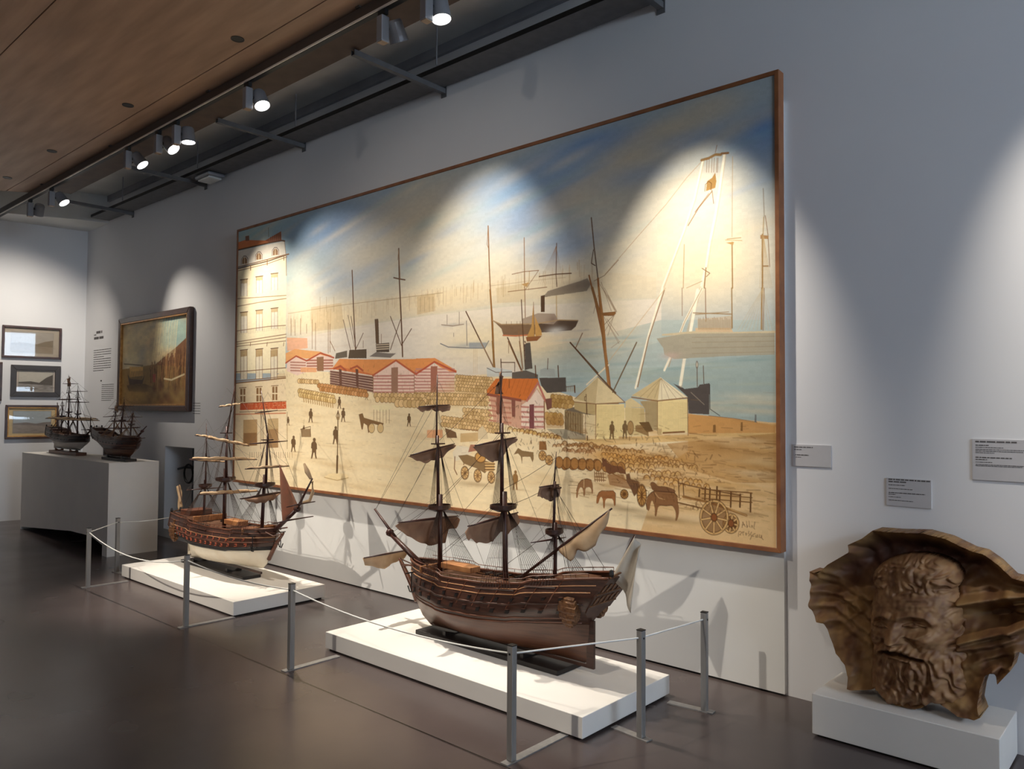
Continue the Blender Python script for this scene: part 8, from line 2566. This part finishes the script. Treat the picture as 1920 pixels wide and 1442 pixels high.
    Hd += 34*G(815, 725, 52, 40)+28*G(520, 725, 40, 40)-24*ridge([(700, 700), (740, 740), (780, 790)], 13)-20*ridge([(596, 715), (570, 745), (545, 770)], 11)
    # moustache, mouth
    Hd += 50*ridge([(650, 752), (710, 768), (780, 808), (835, 820)], 24)+46*ridge([(640, 752), (595, 762), (545, 778), (520, 792)], 22)
    Hd += 7*np.sin((X+Y*.6)/6.)*G(690, 775, 170, 34)
    Hd -= 62*ridge([(565, 790), (640, 783), (710, 806), (790, 828)], 10)-22*ridge([(600, 806), (660, 812), (730, 834)], 10)
    # beard strands flowing down and outward
    bm = np.clip((Y-800)/60, 0, 1)*np.clip(beard*1.4, 0, 1); fl = (X-690)/(1+.0016*np.clip(Y-800, 0, 400))
    Hd += bm*(9*np.sin(fl/9.5+6*noise(90, 80)+Y/38)+8*np.sin(fl/5.2+8*noise(50, 60)-Y/30)+30*noise(50, 80)+14*noise(22, 40))+34*G(700, 900, 120, 110)
    Hd += 5*noise(16, 14)
    return X, Y, S, Hd, ins, D, e, beard, hair
RX, RY, RS, RH, RIN, RD, RE, RB, RHA = relief()
M_CARVE = vcol_mat('carved_painted_wood', .55, .35)
def relief_mesh(name, mask, Hh, back, colour, parent):
    ny, nx = RX.shape; idx = -np.ones(RX.shape, int); q = mask.copy()
    cell = q[:-1, :-1] & q[1:, :-1] & q[:-1, 1:] & q[1:, 1:]; use = np.zeros_like(q)
    for a in (slice(0, -1), slice(1, None)):
        for b_ in (slice(0, -1), slice(1, None)): use[a, b_] |= cell
    idx[use] = np.arange(use.sum()); n = int(use.sum())
    px = -1.578+(RX*.802/1000)-.0; pz = 1.053-(RY*.902/1000)+RX*.074/1000+RX*RY*.12e-6
    h = Hh*.00082; lean = -.06*(1-(RY-110)/1060)       # leans back to the wall
    fy = -.235-lean*-1.0*0+.14*(1-(RY-110)/1060)-h
    by = -.235+.14*(1-(RY-110)/1060)+back
    fr = np.stack([px, fy, pz], -1)[use]; bk = np.stack([px, np.broadcast_to(by, px.shape), pz], -1)[use]
    c = np.argwhere(cell); I = lambda di, dj: idx[c[:, 0]+di, c[:, 1]+dj]
    F = np.stack([I(0, 0), I(1, 0), I(1, 1), I(0, 1)], -1); Fb = F[:, ::-1]+n
    E = np.concatenate([F[:, [i, (i+1) % 4]] for i in range(4)]); key = {}
    for a, b_ in E.tolist(): key[(a, b_)] = 1
    W_ = [(b_, a, a+n, b_+n) for (a, b_) in key if (b_, a) not in key]
    me = bpy.data.meshes.new(name); me.from_pydata(np.concatenate([fr, bk]).tolist(), [], F.tolist()+Fb.tolist()+W_); me.update()
    at = me.color_attributes.new('paint', 'FLOAT_COLOR', 'POINT'); cc = np.concatenate([colour[use]]*2)
    at.data.foreach_set('color', np.concatenate([cc, np.ones((2*n, 1))], 1).astype(np.float32).reshape(-1))
    me.polygons.foreach_set('use_smooth', [True]*len(me.polygons))
    o = bpy.data.objects.new(name, me); COL.objects.link(o); me.materials.append(M_CARVE); o.parent = parent; return o
def patina(a, b_, seed, sz):
    r = np.random.RandomState(seed); g = r.rand(int(1200/sz)+3, int(1450/sz)+3); u, v = RX/sz, RY/sz; i, j = u.astype(int), v.astype(int); fu, fv = u-i, v-j
    t = (g[j, i]*(1-fu)+g[j, i+1]*fu)*(1-fv)+(g[j+1, i]*(1-fu)+g[j+1, i+1]*fu)*fv
    t = np.clip((t-.3)/.4, 0, 1)[..., None]; return hexc(a)*t+hexc(b_)*(1-t)
t = empty('carved_relief', (0, 0, 0)); tag(t, 'brown carved bearded man\'s head in a scalloped shell, leaning on the wall', 'sculpture')
hm_ = (RE < 1.0) | (RB > .06) | (RHA > .02)
shc = patina('a07c4e', '704c34', 3, 60)*.6+patina('98744a', '664630', 5, 24)*.4
bowl_shade = np.clip((520-RY)/200, 0, 1)[..., None]*np.clip(1-np.exp(-(RD/50)**2), 0, 1)[..., None]; shc = shc*(1-bowl_shade)+patina('5c3c32', '462c25', 9, 40)*bowl_shade  # dark brown of the upper bowl also puts its recess shade into the colour
relief_mesh('shell', RIN, RS, .03, shc, t)
relief_mesh('head', RIN & hm_, np.maximum(RH, 30), .012, patina('9c7450', '6c4a32', 4, 34)*.6+patina('a8845c', '7a5236', 6, 14)*.4, t)
